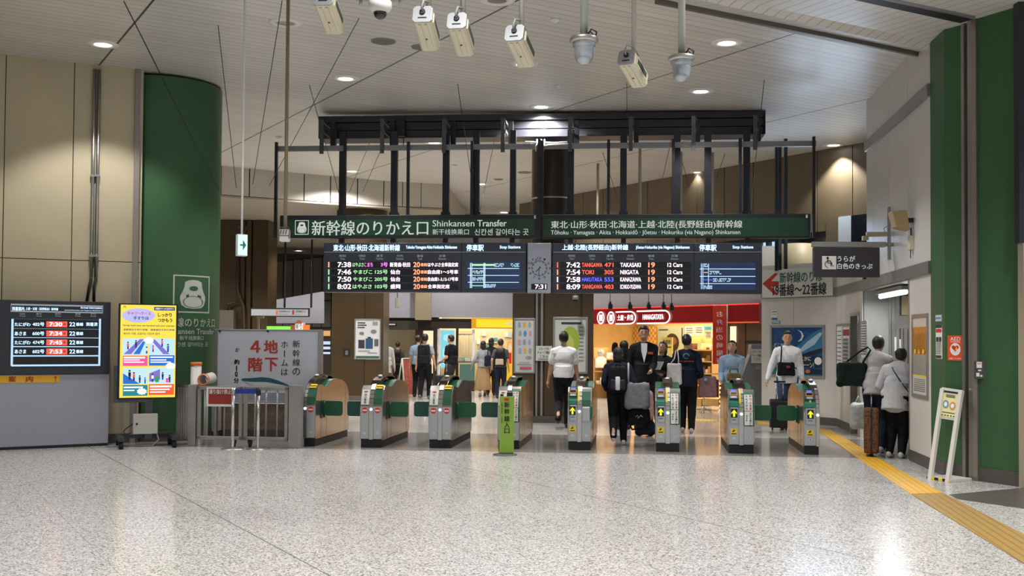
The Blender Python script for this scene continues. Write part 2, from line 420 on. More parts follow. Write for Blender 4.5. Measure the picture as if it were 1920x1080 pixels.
# counter recess
R0 = Vector((*P_c0, 0)); R1 = Vector((*P_c1, 0)); rd = (R1-R0).normalized(); rn = Vector((-rd.y, rd.x, 0))
FR = Fr(R0.x, R0.y, 0, math.atan2(rd.y, rd.x)); LR = (R1-R0).length
mb = MB(FR)
mb.box(0, LR, 1.1, 1.2, 0, 2.5, 0); mb.box(0, LR, 0, 1.15, 2.44, 2.5, 0)
mb.box(-.06, 0.012, .03, 1.15, 0, 2.5, 0); mb.box(LR, LR+.03, -.01, .95, 0, 2.5, 1)
o = mb.build('wall_counter_recess', [mat('recess_grey_wall', '#a6a8a4', .4), STEEL]); place(o, FR); struct(o)
mb = MB(FR); mb.box(1.6, LR, .55, .62, 0, 1.0); mb.box(1.6, LR, .1, .62, .98, 1.02)
c = tag(place(mb.build('service_counter', STEEL, bevel=.005), FR), 'stainless steel service counter in the recess where two people lean', 'counter')
FJ = Fr(FR.o.x+FR.ux.x*.03, FR.o.y+FR.ux.y*.03, 0, FR.rot+PI/2); wf = MB(FJ)
for px, w_, z0, z1 in ((1668, .018, 0, 2.44), (1674.5, .03, 0, 2.44), (1682, .03, 0, 2.44), (1690, .02, 0, 1.85), (1697, .03, 0, 2.0), (1706, .03, 0, 2.44)):
    x = FJ.p(px, 600).x; wf.box(x-w_, x+w_, -.04, .0, z0, z1)
xa, xb = FJ.p(1674, 600).x, FJ.p(1708, 600).x; wf.box(xa, xb, -.05, -.005, FJ.p(1690, 616).z, FJ.p(1690, 592).z); wf.box(FJ.p(1667, 600).x, xb, -.05, 0, 2.38, 2.44)
w1 = struct(place(wf.build('window_1', STEEL), FJ))
g = MB(FJ); g.box(FJ.p(1668, 600).x, xb, -.015, -.01, 0, 2.4); g.build('window_glass', mat('tinted_glass', '#565a57', .08, spec=.8), w1)
g = MB(FJ); g.box(FJ.p(1690, 600).x, FJ.p(1704, 600).x, -.03, -.016, FJ.p(1690, 591).z, 2.36); g.build('blind', mat('blind_cream', '#b5aa7c', .6), w1)
for q, lab in (((1677, 632, 1681, 658), 'left thin white notice strip on the glass of the counter recess'), ((1686, 636, 1689.5, 660), 'right thin white notice strip on the glass of the counter recess')):
    tag(place(MB(FJ).pbox(*q, -.06, -.052).build('notice', PAPER), FJ), lab, 'notice')
# door leaf
FD = Fr(P_d0[0], P_d0[1], 0, F3.rot); mb = MB(FD)
mb.box(0, .04, -.03, .1, 0, 2.08, 0); mb.box(L3-.04, L3, -.03, .1, 0, 2.08, 0); mb.box(0, L3, -.03, .1, 2.04, 2.1, 0); mb.box(.04, L3-.04, .08, .12, 0, 2.05, 1)
d1 = struct(place(mb.build('door_1', [STEEL, mat('grey_door', '#6d6c6a', .4, .3)]), FD))
h = MB(FD); h.tube([(.62, .08, 1.0), (.62, .03, 1.0), (.52, .03, 1.0)], .01); h.build('door_handle', STEELB, d1)

# green faceted pier, shutter track and green wall at the right edge
GC = [(5.25, 13.7), (5.20, 13.13), (5.335, 12.92)]
def gwall(name, pl, base=.16):
    mb = MB()
    for a, b in zip(pl, pl[1:]):
        F = Fr(a[0], a[1], 0, math.atan2(b[1]-a[1], b[0]-a[0])); L = math.dist(a, b)
        for (u0, u1, o0, o1, z0, z1, m) in ((0, L, 0, .12, base, 5.7, 0), (0, L, -.012, .12, 0, base, 1)):
            P = [F.o + F.ux*u + F.uy*v for u, v in ((u0, o0), (u1, o0), (u1, o1), (u0, o1))]
            mb.prism([(p.x, p.y) for p in P], z0, z1, 'z', m)
    return mb.build(name, [GREENP, BASEB])
struct(gwall('wall_right_green', GC))
struct(gwall('wall_right_green_near', [(5.40, 12.68), (5.69, 12.15)]))
mb = MB()
for (a, b, m, z1) in (((5.335, 12.92), (5.345, 12.86), 0, 5.45), ((5.352, 12.87), (5.365, 12.80), 1, 5.45), ((5.36, 12.80), (5.385, 12.70), 0, 5.45), ((5.372, 12.72), (5.40, 12.66), 0, 5.45)):
    F = Fr(a[0], a[1], 0, math.atan2(b[1]-a[1], b[0]-a[0])); L = math.dist(a, b)
    P = [F.o + F.ux*u + F.uy*v for u, v in ((0, -.02 if m == 0 else .03), (L, -.02 if m == 0 else .03), (L, .15), (0, .15))]
    mb.prism([(p.x, p.y) for p in P], 0, z1, 'z', m)
struct(mb.build('trim_6', [mat('track_steel', '#97928c', .35, .7), BLK]))
# near edge of the green wall: dark post and beige jamb, panel above
mb = MB(); e = AT(1912, 600, 12.1)
mb.box(e.x-.035, e.x+.05, 12.02, 12.14, 2.7, 5.6, 0); mb.box(e.x+.0, e.x+.06, 12.0, 12.14, 0, 2.7, 1); mb.box(e.x+.05, e.x+1.5, 12.05, 12.2, 2.45, 3.4, 0)
mb.box(e.x+.05, e.x+1.5, 12.1, 12.2, 0, 2.45, 1); mb.box(e.x+.05, e.x+1.5, 12.1, 12.2, 3.4, 5.6, 2)
struct(mb.build('trim_7', [BLKF, mat('beige_jamb', '#a59b86', .5), FASC]))
# ceiling rails
def rail(name, a, b, w, h, m, drop=0.0):
    A, B = CL(*a), CL(*b); F = Fr(A.x, A.y, 0, math.atan2(B.y-A.y, B.x-A.x)); L = (B.xy-A.xy).length
    F.o.z = zc((A.x+B.x)/2, (A.y+B.y)/2)
    mb = MB(); za = zc(A.x, A.y)-F.o.z+.01; zb_ = zc(B.x, B.y)-F.o.z+.01
    v = []
    for x, z in ((0, za), (L, zb_)):
        v += [(x, -w/2, z-h), (x, w/2, z-h), (x, w/2, z), (x, -w/2, z)]
    for q in ((0,1,2,3),(4,7,6,5),(0,4,5,1),(1,5,6,2),(2,6,7,3),(3,7,4,0)): mb.face([v[i] for i in q])
    return struct(place(mb.build(name, m), F))
rail('trim_8', (1600, -10), (1812, 37), .17, .03, BLK)
rail('trim_9', (1600, -17), (1826, 31), .04, .035, ALU)
rail('trim_10', (1230, -3), (1724, 98), .05, .07, mat('grey_rail', '#6f6b66', .4, .5))

# --- far right: the long tan panelled wall (high) above the red shop
WA = Vector((.2, 32.2, 0)); WB = Vector((7.6, 20.3, 0)); wd = (WB-WA).normalized()
FW = Fr(WA.x, WA.y, 0, math.atan2(wd.y, wd.x)); LW = (WB-WA).length
wall('wall_right_back', WA, WB, 3.85, 5.6, TANW, joints=[.45+.92*k for k in range(14)], hj=(), gap=.02)
mb = MB(FW)
a1, a2 = FW.p(1160, 500).x, FW.p(1440, 500).x
mb.box(0, LW, .05, .3, 3.75, 3.85, 0)
struct(place(mb.build('trim_11', BLKF), FW))
# high windows under it, day sky behind, dark mullions
SKYG = glow('daylight_pane', '#a9cdf2', 1.1)
wn = MB(FW)
for x0, x1 in ((1295, 1312), (1372, 1397), (1421, 1437), (1440, 1463)):
    wn.box(FW.p(x0, 455).x, FW.p(x1, 455).x, .12, .16, 3.2, 3.75, 0)
xs = [FW.p(x, 455).x for x in (1290, 1312, 1372, 1397, 1421, 1437, 1466)]
for x in xs: wn.box(x-.04, x+.04, .02, .14, 3.15, 3.75, 1)
struct(place(wn.build('window_2', [SKYG, BLKF]), FW))
wall('wall_right_back_low', WA+wd*0, WA+wd*(FW.p(1290, 455).x), 3.1, 3.78, DTILE, joints=[1.5, 3.0, 4.5])
FW2 = Fr(WB.x-.0, WB.y, 0, FW.rot)
mb = MB(FW); x0, x1, x2 = FW.p(1573, 430).x, FW.p(1597, 430).x, FW.p(1634, 430).x
zt, zb2 = FW.p(1600, 404).z, FW.p(1600, 462).z
mb.box(x0, x1, -.02, .1, zb2-.3, zt, 0); mb.box(x1, x2, -.02, .1, zb2-.3, zt, 1); mb.box(FW.p(1550, 430).x, x0, -.02, .1, zb2-.4, zt+.02, 2)
struct(place(mb.build('window_3', [mat('window_reveal', '#c4d2dc', .5), mat('dark_pane', '#0d1420', .15), TANW]), FW))

# --- shop fascias: grey panels over the shop fronts
FF = Fr(-4, 33.5, 0, R(1)); zf0 = FF.p(850, 594).z
f = MB(FF)
for x0, x1 in ((716, 780), (808, 962), (962, 1120)): f.pbox(x0, 400, x1, 596, 0, .1, 0)
f.pbox(780, 400, 808, 600, -.25, .1, 1); f.pbox(700, 400, 716, 600, -.1, .1, 1)
struct(place(f.build('wall_shop_fascia', [FASC, mat('beige_pilaster', '#8d8268', .45, noise=.05)]), FF))
FRD = Fr(WA.x, WA.y, 0, FW.rot)             # above the red band
f = MB(FRD); x0 = FRD.p(1108, 570).x; x1 = FRD.p(1431, 570).x
f.box(x0, x1, -.0, .1, 2.38, 3.2, 0)
struct(place(f.build('wall_red_shop_fascia', mat('pale_fascia', '#a7a5ab', .4)), FRD))
FFL = Fr(-9, 38, 0, R(14)); f = MB(FFL)      # white slanted fascia, far left
a = FFL.p(495, 566); b = FFL.p(608, 546); c1 = FFL.p(608, 606); c2 = FFL.p(495, 606)
f.face([(a.x, 0, a.z), (b.x, 0, b.z), (c1.x, 0, c1.z), (c2.x, 0, c2.z)]); f.face([(a.x, .2, a.z), (b.x, .2, b.z), (c1.x, .2, c1.z), (c2.x, .2, c2.z)])
f.face([(a.x, 0, a.z), (b.x, 0, b.z), (b.x, .2, b.z), (a.x, .2, a.z)]); f.face([(c2.x, 0, c2.z), (c1.x, 0, c1.z), (c1.x, .2, c1.z), (c2.x, .2, c2.z)])
struct(place(f.build('wall_white_fascia', FASC), FFL))
FBW = Fr(-9, 40, 0, R(14)); f = MB(FBW)      # dark panelled wall above it
a = FBW.p(495, 492); b = FBW.p(640, 478)
wl = b.x-a.x
for k in range(8):
    f.box(a.x+wl*k/8+.02, a.x+wl*(k+1)/8-.02, 0, .1, 3.0, a.z+(b.z-a.z)*k/8-.01, 0)
    f.box(a.x+wl*k/8+.02, a.x+wl*(k+1)/8-.02, -.01, .1, 2.0, 2.96, 0)
f.box(a.x, b.x, .05, .2, 0, b.z, 1)
struct(place(f.build('wall_dark_panels', [DTILE, DARKJ]), FBW))
# ================================================================== the hanging sign rig above the gates
FS = Fr(0, 18.45, 0, R(-5.5))
SGN = mat('sign_green', '#153f2b', .3, noise=.03); SWH = mat('sign_white', '#c8ccc8', .5); SGL = glow('sign_white_lit', '#d5dad7', .72)
def rline(F, x0, x1, z0, z1): return (x0, x1, z0, z1)
# dark shutter casing close to the ceiling
FB = Fr(0, 19.0, 0, R(-5.5))
t = thing('shutter_casing', 'long dark steel casing just under the ceiling above the green signs', 'beam', F=FB)
a = FB.p(600, 209); b = FB.p(1433, 200); bot = FB.p(1000, 256).z
mb = MB(FB); H0 = min((a.z+b.z)/2+.03, zc(b.x, 18.7)-.012)
hh = H0-bot
for k, (u, v, o) in enumerate(((0, .27, .0), (.285, .62, .05), (.635, .93, .07), (.93, 1, .02))):
    mb.box(a.x, b.x, o, .5, H0-hh*v, H0-hh*u, 0)
mb.box(a.x-.02, a.x, -.02, .52, bot, H0, 0); mb.box(b.x, b.x+.02, -.02, .52, bot, H0, 0)
mb.build('casing', mat('dark_steel_casing', '#2a2b31', .34, .1, noise=.08), t, bevel=.006)
mb = MB(FB); x0 = FB.p(745, 240).x; x1 = FB.p(760, 240).x; mb.box(x0, x1, -.08, 0, bot+.02, bot+.33); mb.tube([(x1-.02, -.05, bot), (x1-.02, -.05, bot-.2)], .008)
mb.build('switch_box', BLK, t)
# hanging rig: rail, brackets, posts
t = thing('sign_hanging_rig', 'grey steel rail with brackets and dark posts that carries the green signs', 'frame', F=FS)
a = FS.p(516, 278); b = FS.p(1530, 271); zr = (a.z+b.z)/2
MB(FS).box(a.x, b.x, -.03, .03, zr-.045, zr+.045).build('rail', mat('galvanised_rail', '#85868a', .4, .5, noise=.1), t, bevel=.004)
BR = mat('bracket_steel', '#55565a', .4, .6, noise=.15)
for px in (605.6, 718.6, 834.3, 944.3, 1070, 1183.4, 1300.6, 1416):
    x = FS.p(px, 250).x; mb = MB(FS); zt = FS.p(px, 225-(px-600)*.009).z
    mb.box(x-.04, x+.025, -.07, -.03, zr-.1, zt); mb.box(x+.03, x+.045, -.07, .5, zt-.08, zt-.03); mb.box(x+.03, x+.045, -.07, .5, zt-.25, zt-.2)
    mb.box(x+.05, x+.13, .3, .42, zt-.45, zt+.02, 1)
    mb.build('bracket', [BR, BLK], t)
zs = FS.p(1000, 404).z
mb = MB(FS)
for a_, b_ in ((1004, 284), (1012, 286), (1018, 283)):
    mb.tube([FS.p(a_+3, 262, .3), FS.p(a_+4, 268, -.02), FS.p(a_, 276, -.06), FS.p(a_+1, b_, -.06)], .012)
mb.tube([FS.p(985, 266, .2), FS.p(1010, 267, .1), FS.p(1040, 268, .1), FS.p(1066, 266, .1)], .012); mb.tube([FS.p(1014, 275, -.05), FS.p(1030, 272, -.05), FS.p(1066, 270, -.05)], .014)
mb.build('cable', mat('cable_pale', '#cfcdc8', .5), t)
PM = mat('dark_post', '#25282e', .35, .4, noise=.1)
for px in (640, 737.3, 834.8, 891.7, 961, 1069.5, 1169, 1270, 1328, 1401):
    x = FS.p(px, 330).x; w = .055 if px not in (961,) else .05
    MB(FS).box(x-w, x+w, .05, .15, zs+.012, bot+.02).box(x-w-.02, x+w+.02, .03, .17, zs+.012, zs+.07).build('post', PM, t)
for px in (648, 766.5, 885.7, 1011, 1017, 1141, 1262, 1387):
    x = FS.p(px, 340).x
    MB(FS).box(x-.024, x+.024, -.09, -.035, zs+.012, zr+.09).build('thin_post', PM, t)
# green direction signs
def dsign(label, px0, py0, px1, py1, gx0, gx1):
    F = Fr(FS.o.x, FS.o.y, 0, FS.rot); t = thing('direction_sign', label, 'sign', F=F)
    a = F.p(px0, py0, -.1); b = F.p(px1, py1, -.1)
    MB(F).box(a.x, b.x, -.1, .1, b.z, a.z).build('frame', BLKF, t, bevel=.006)
    return F, t, a, b
F, t, a, b = dsign('left green hanging sign with a train pictogram and white Shinkansen Transfer lettering', 525, 404, 1006, 446, 0, 0)
mb = MB(F); mb.pbox(540, 412, 1002, 441, -.106, -.1); mb.build('green_panel', SGN, t)
mb = MB(F)
mb.text('新幹線のりかえ口', 584.5, 413.5, 803, 441, y=-.11, bold=.012)
mb.text('Shinkansen', 811, 413, 889.5, 424.5, y=-.11, bold=.004); mb.text('Transfer', 895, 412.5, 950, 424.5, y=-.11, bold=.014)
mb.text('新干线换乘口', 811, 429.5, 879, 440, y=-.11); mb.text('신칸센 갈아타는 곳', 890, 429, 991, 441, y=-.11)
mb.build('lettering', SGL, t)
def train_icon(F, px0, py0, px1, py1, y, t, wm, gm):
    a = F.p(px0, py1, y); b = F.p(px1, py0, y); W_ = b.x-a.x; H_ = b.z-a.z
    def P(u, v): return (a.x+u*W_, a.z+v*H_)
    mb = MB(F); k = .045
    for (u0, v0, u1, v1) in ((0, 0, 1, k), (0, 1-k, 1, 1), (0, 0, k, 1), (1-k, 0, 1, 1)):
        p = P(u0, v0); q = P(u1, v1); mb.box(p[0], q[0], y-.002, y, p[1], q[1], 0)
    body = [(.5+.37*math.sin(th)*(1 if math.cos(th) < .35 else .72-.1*math.cos(th)), .5-.36*(-math.cos(th))) for th in [2*PI*i/40 for i in range(40)]]
    body = [(.16, .34), (.2, .2), (.3, .13), (.5, .105), (.7, .13), (.8, .2), (.84, .34), (.84, .44), (.78, .56), (.74, .68), (.72, .82), (.62, .865), (.5, .88), (.38, .865), (.28, .82), (.26, .68), (.22, .56), (.16, .44)]
    f = [(P(u, v)[0], y-.002, P(u, v)[1]) for u, v in body]; mb.face(f, 0)
    ws = [(.38, .66), (.42, .7), (.5, .715), (.58, .7), (.62, .66), (.58, .6), (.5, .585), (.42, .6)]
    mb.face([(P(u, v)[0], y-.004, P(u, v)[1]) for u, v in ws], 1)
    n = 28                                                        # nose outline ring
    for i in range(n):
        t0, t1 = 2*PI*i/n, 2*PI*(i+1)/n; q = []
        for r, th in ((1, t0), (1, t1), (.9, t1), (.9, t0)):
            u, v = P(.5+.27*r*math.cos(th), .29+.16*r*math.sin(th)); q.append((u, y-.004, v))
        mb.face(q, 1)
    return mb.build('train_pictogram', [wm, gm], t)
train_icon(F, 553, 413, 579, 440, -.11, t, SGL, SGN)
MB(F).pbox(1001.5, 404, 1004.5, 410, -.108, -.1).build('end_marker', PAPER, t)
F, t, a, b = dsign('right green hanging sign listing Tohoku to Hokuriku Shinkansen lines in white', 1016, 402.5, 1520, 446, 0, 0)
mb = MB(F); mb.pbox(1019, 410, 1515, 443, -.106, -.1); mb.build('green_panel', SGN, t)
mb = MB(F)
mb.text('東北·山形·秋田·北海道·上越·北陸(長野経由)新幹線', 1033, 414, 1392, 429.5, y=-.11, bold=.012)
mb.text('Tōhoku · Yamagata · Akita · Hokkaidō · Jōetsu · Hokuriku (via Nagano) Shinkansen', 1033, 431.5, 1388, 441.5, y=-.11, bold=.006)
mb.build('lettering', SGL, t)
MB(F).pbox(1511, 402.5, 1514.5, 408.5, -.108, -.1).build('end_marker', PAPER, t)
# end posts and centre post of the signs
for px, nm in ((522, 'end post left of the left green sign, reaching up to the grey rail'), (1012, 'dark post in the gap between the two green signs'), (1520.5, 'end post right of the right green sign, reaching up to the grey rail')):
    F = FS; x = F.p(px, 340).x; z1 = zr+.1; z0 = F.p(px, 447).z
    if px < 600: x -= .012
    if px > 1500: x += .03
    o = MB(F).box(x-.022, x+.022, -.12, -.06, z0, z1).build('sign_post', PM); place(o, F); tag(o, nm, 'post')

# LED departure boards
LEDF = mat('board_frame', '#343943', .38, .2, noise=.04); LEDD = mat('led_black', '#100d12', .25); LINE = mat('board_line', '#9aa0a8', .4, .5)
LW = glow('led_white', '#ffe9f6', 1.5); LBW = glow('led_blue_white', '#bfe0ff', 1.5); LG = glow('led_green', '#a6e2a8', 1.1); LPK = glow('led_pink', '#f07ae6', 1.3)
LO = glow('led_orange', '#ff9a70', 1.4); LR_ = glow('led_red', '#ff5c4c', 1.3); LB = glow('led_blue', '#5a5cff', 1.4); LGRY = glow('board_print', '#a0a5ad', .7)
NAVY = glow('screen_navy', '#1d3763', .55)
LEDM = [LEDF, LEDD, LINE, LW, LBW, LG, LPK, LO, LR_, LB, LGRY, NAVY]
def board(label, px0, py0, px1, py1, split, rows, title, sub, cols, tx, left):
    F = Fr(FS.o.x, FS.o.y, 0, FS.rot); t = thing('departure_board', label, 'display board', F=F)
    a = F.p(px0, py0, -.12); b = F.p(px1, py1, -.12)
    MB(F).box(a.x, b.x, -.12, .16, b.z, a.z).build('casing', LEDF, t, bevel=.008)
    mb = MB(F); mb.box(a.x+.01, b.x-.01, -.126, -.12, F.p(px0, 473.5, -.12).z, F.p(px0, 472.3, -.12).z, 2); sx = F.p(split, 500, -.12).x
    mb.box(sx-.006, sx+.006, -.126, -.12, b.z+.01, a.z-.01, 1)
    mb.build('dividers', LEDM, t)
    y = -.124
    for i, r in enumerate(rows):
        ry = 496.2+13.65*i + (0 if left else .5)
        mb = MB(F); mb.pbox(px0+14, ry-5.6, split-6, ry+5.6, y, -.11, 1)
        sc = r['c']; mb.pbox(px0+8.3, ry-5, px0+10.4, ry+5, y-.001, -.11, sc)
        for (txt, x0, x1, m, h) in r['t']: mb.text(txt, x0, ry-h, x1, ry+h, y=y-.004, m=m, bold=.022)
        mb.build('led_row', LEDM, t)
    mb = MB(F)
    mb.text(title, tx[0], 458.5, tx[1], 470.5, y=-.128, m=4, bold=.03); mb.text(sub, tx[2], 460.5, tx[3], 468, y=-.128, m=4, bold=.03)
    mb.text('停車駅', split+9.5, 458.5, split+42, 470.5, y=-.128, m=4, bold=.03); mb.text('Stop Stations', split+72, 460.5, split+111, 467.5, y=-.128, m=4, bold=.025)
    for (ja, en, cx) in cols:
        mb.text(ja, cx-6, 477.5, cx+6, 482, y=-.128, m=10); mb.text(en, cx-7 if len(en) > 5 else cx-4.5, 483.5, cx+7 if len(en) > 5 else cx+4.5, 487, y=-.128, m=10)
    mb.build('lettering', LEDM, t)
    return F, t
H = 4.6
rowsL = [dict(c=7, t=[('7:38', 633, 658.5, 3, H), ('はやぶさ·', 661, 683.5, 5, 3.9), ('こまち', 683, 699, 6, 3.9), ('3号', 714, 727, 6, 3.9), ('新青森·秋田', 731, 769, 3, 4.2), ('20', 775, 787.5, 7, H), ('番線', 788.5, 801, 7, 3.2), ('はやぶさ全車指定席', 802, 859, 3, 3.9)]),
         dict(c=5, t=[('7:46', 633, 658.5, 3, H), ('やまびこ', 662, 698, 5, 3.9), ('125号', 703, 727, 5, 3.9), ('仙台', 732, 750.5, 3, 4.2), ('20', 775, 787.5, 7, H), ('番線', 788.5, 801, 7, 3.2), ('自由席1～5号車', 802, 859, 3, 3.9)]),
         dict(c=5, t=[('7:50', 633, 658.5, 3, H), ('やまびこ', 662, 698, 5, 3.9), ('205号', 702, 727, 5, 3.9), ('仙台', 732, 750.5, 3, 4.2), ('20', 775, 787.5, 7, H), ('番線', 788.5, 801, 7, 3.2), ('自由席1-3,12-17号車', 802, 859, 3, 3.9)]),
         dict(c=5, t=[('8:02', 632.5, 658.5, 3, H), ('はやぶさ', 661, 697, 5, 3.9), ('103号', 703, 727, 5, 3.9), ('盛岡', 732, 750.5, 3, 4.2), ('20', 775, 787.5, 7, H), ('番線', 788.5, 801, 7, 3.2), ('全車指定席', 802, 843, 3, 3.9)])]
colsL = [('時刻', 'Time', 642), ('列車名', 'Train', 679), ('番号', 'Train No.', 712), ('行先', 'Destination', 750), ('番線', 'Track', 787.5), ('記事', 'Remarks', 829.5)]
F, t = board('left departure board with Japanese train rows in green, pink and orange lights', 607, 455.5, 986, 548.5, 865, rowsL, '東北·山形·秋田·北海道新幹線', 'Tohoku·Yamagata·Akita·Hokkaido Shinkansen', colsL, (625, 750, 761, 857), True)
# route map screens
def pbar(mb, x0, y0, x1, y1, y, m): mb.pbox(x0, y0, x1, y1, y, y+.003, m)
rnd = random.Random(3)
def stations(mb, x0, x1, yc, m):
    x = x0
    while x < x1:
        for yy in (yc-2.4, yc, yc+2.4):
            if rnd.random() < .75: pbar(mb, x, yy-.7, x+1.2, yy+.7, -.134, m)
        x += 2.0
mb = MB(F); pbar(mb, 875, 491, 976, 542, -.126, 11); y = -.131
for yy in (503.3, 516.4, 529.3): pbar(mb, 877, yy-.5, 973, yy+.5, y, 4)
pbar(mb, 885, 495, 927, 498.5, y, 5); pbar(mb, 885, 509.2, 907, 510.2, y, 5); pbar(mb, 885, 535, 907, 536.5, y, 5)
for xx in (882, 884.5, 907, 909.3): pbar(mb, xx-.35, 493, xx+.35, 540, y-.001, 4)
stations(mb, 927, 945, 497, 4); stations(mb, 958, 973, 497, 4); stations(mb, 886, 907, 510, 4); stations(mb, 886, 907, 523, 4); stations(mb, 910, 930, 536, 4)
mb.build('route_screen', LEDM, t)
rowsR = []
for i, (tm, nm, no, m, dst, xn, xd, cc) in enumerate((('7:42', 'TANIGAWA', '471', 8, 'TAKASAKI', 1129.5, 1201.5, 8), ('7:54', 'TOKI', '305', 8, 'NIIGATA', 1113.5, 1197.5, 7), ('7:58', 'HAKUTAKA', '553', 9, 'KANAZAWA', 1129, 1202, 3), ('8:09', 'TANIGAWA', '403', 8, 'ECHIGO-YUZAWA', 1129.5, 1202, 7))):
    rowsR.append(dict(c=cc, t=[(tm, 1062, 1088, 3, H), (nm, 1091, xn, m, 3.9), (no, 1133, 1150.5, m, 3.9), (dst, 1163, xd, 3, 3.9), ('19', 1215.5, 1228, 7, H), ('12 Cars', 1251.5, 1279.5, 3, 3.7)]))
colsR = [('時刻', 'Time', 1072), ('列車名', 'Train', 1110), ('番号', 'Train No.', 1143.5), ('行先', 'Destination', 1182), ('番線', 'Track', 1221), ('記事', 'Remarks', 1265)]
F, t = board('right departure board with TANIGAWA, TOKI and HAKUTAKA rows in red and blue lights', 1036, 456, 1429, 550.5, 1301.5, rowsR, '上越·北陸(長野経由)新幹線', 'Jōetsu·Hokuriku (via Nagano) Shinkansen', colsR, (1054, 1178, 1192, 1293), False)
mb = MB(F); pbar(mb, 1312, 492.5, 1416.5, 544, -.126, 11)
for yy in (504.3, 518.2, 531.8): pbar(mb, 1312, yy-.5, 1416.5, yy+.5, y, 4)
for xx in (1315, 1318, 1328.5): pbar(mb, xx-.35, 494, xx+.35, 542, y-.001, 4)
pbar(mb, 1320, 510.2, 1327, 511.6, y, 7); pbar(mb, 1320, 524, 1337, 525.4, y, 9)
stations(mb, 1320, 1327, 497.5, 4); stations(mb, 1331, 1352, 511, 4); stations(mb, 1337, 1371, 525, 4); stations(mb, 1320, 1336, 538.5, 4)
mb.build('route_screen', LEDM, t)
# hangers between signs and boards
zb1 = FS.p(1000, 446).z-.012; bds = [bpy.data.objects['departure_board'], bpy.data.objects['departure_board.001']]
for px in (640, 737, 835, 892, 960, 1070, 1169, 1270, 1328, 1401):
    x = FS.p(px, 450).x; MB(FS).box(x-.04, x+.04, -.03, .08, FS.p(1000, 456.5).z-.01, zb1-.002).build('hanger_block', PM, bds[px > 1000])
# clock panel between the boards
t = thing('station_clock', 'silver clock panel with round dial and 7:31 digits between the departure boards', 'clock', F=FS)
CLK = mat('clock_silver', '#a9abb4', .15, .75, noise=.03)
a = FS.p(989, 455.5, -.13); b = FS.p(1033, 550, -.13)
MB(FS).box(a.x, b.x, -.13, .14, b.z, a.z).build('casing', CLK, t, bevel=.01)
mb = MB(FS); c = FS.p(1011.3, 503, -.132); r = (FS.p(1026.5, 503, -.132).x-c.x)
for k in range(60):
    th = 2*PI*k/60; L_ = .02 if k % 5 else .035; w = .0025 if k % 5 else .005
    for_ = [(c.x+math.sin(th)*rr+math.cos(th)*ww, -.134, c.z+math.cos(th)*rr-math.sin(th)*ww) for rr, ww in ((r-L_, -w), (r-L_, w), (r, w), (r, -w))]
    mb.face(for_)
for k in range(1, 13):
    th = 2*PI*k/12; x = c.x+math.sin(th)*(r+.035); z = c.z+math.cos(th)*(r+.035); mb.ltext(str(k), x-.016*len(str(k)), x+.016*len(str(k)), z-.018, z+.018, y=-.134, bold=.01)
mb.build('dial', INK, t)
mb = MB(FS)
for ang, L_, w in ((225.5, .085, .007), (186, .12, .005)):
    th = R(ang); mb.face([(c.x+math.sin(th)*rr+math.cos(th)*ww, -.138, c.z+math.cos(th)*rr-math.sin(th)*ww) for rr, ww in ((-.03, -w), (-.03, w), (L_, w*.7), (L_, -w*.7))])
mb.build('hands', INK, t)
mb = MB(FS); mb.pbox(996, 532, 1026, 543, -.136, -.13, 0); mb.text('7:31', 1003, 533.5, 1024, 541.5, y=-.14, m=1, bold=.02)
mb.build('digital_readout', [LEDD, LW], t)
# ---------- wall arrow sign on the right far wall
F = F1; t = thing('arrow_sign', 'white wall sign with a big red left arrow and 19 to 22 track lettering', 'sign', F=F)
a = F.p(1429, 505, -.06); b = F.p(1561, 556, -.06)
MB(F).box(max(a.x, -.02), b.x, -.06, 0, b.z+.02, a.z-.02).build('panel', mat('sign_board_white', '#d8d8d2', .4), t)
mb = MB(F)
ar = [(1429.5, 532), (1452, 512.5), (1459.5, 512.5), (1445.5, 527.5), (1460, 527.5), (1460, 537.5), (1445.5, 537.5), (1459.5, 552.5), (1452, 552.5)]
mb.face([tuple(F.p(x, y, -.064)) for x, y in ar]); mb.build('arrow', mat('arrow_red', '#b5291d', .5), t)
mb = MB(F); mb.text('新幹線のりば', 1461.5, 511, 1543, 527.5, y=-.064, bold=.015); mb.build('green_lettering', mat('letter_green', '#1c5c44', .5), t)
mb = MB(F); mb.text('19番線～22番線', 1449, 533.5, 1549.5, 552, y=-.064, bold=.02); mb.build('lettering', INK, t)
# ---------- hanging wheelchair sign
F = Fr(AT(1590, 490, 15.85).x, 15.85, 0, R(-2)); t = thing('wheelchair_sign', 'dark hanging sign with wheelchair symbol and white hiragana on a wall bracket', 'sign', F=F)
mb = MB(F); mb.pbox(1526, 463.5, 1650, 520, -.05, .05); mb.build('casing', mat('sign_dark_grey', '#37333a', .4, noise=.05), t, bevel=.01)
mb = MB(F); mb.pbox(1524, 453, 1661, 463, -.05, .05); mb.build('bracket', ALU, t)
mb = MB(F); mb.pbox(1541.5, 480, 1568, 505, -.056, -.05, 0)
def pt(u, v): q = F.p(1541.5+26.5*u, 480+25*v, -.06); return q
cc = pt(.45, .62); rr = pt(.72, .62).x-cc.x
for k in range(14):
    t0, t1 = R(200-k*19+60), R(200-(k+1)*19+60)
    mb.face([(cc.x+math.cos(a_)*q, -.06, cc.z+math.sin(a_)*q) for a_, q in ((t0, rr), (t1, rr), (t1, rr*.82), (t0, rr*.82))], 1)
for (u0, v0, u1, v1) in ((.36, .22, .42, .52), (.36, .34, .6, .38), (.38, .5, .64, .55), (.6, .52, .66, .74), (.64, .72, .84, .76)):
    p = pt(u0, v1); q = pt(u1, v0); mb.box(p.x, q.x, -.061, -.06, p.z, q.z, 1)
p = pt(.39, .15); mb.sph(p, (.018, .002, .018), m=1)
mb.build('wheelchair_symbol', [PAPER, INK], t)
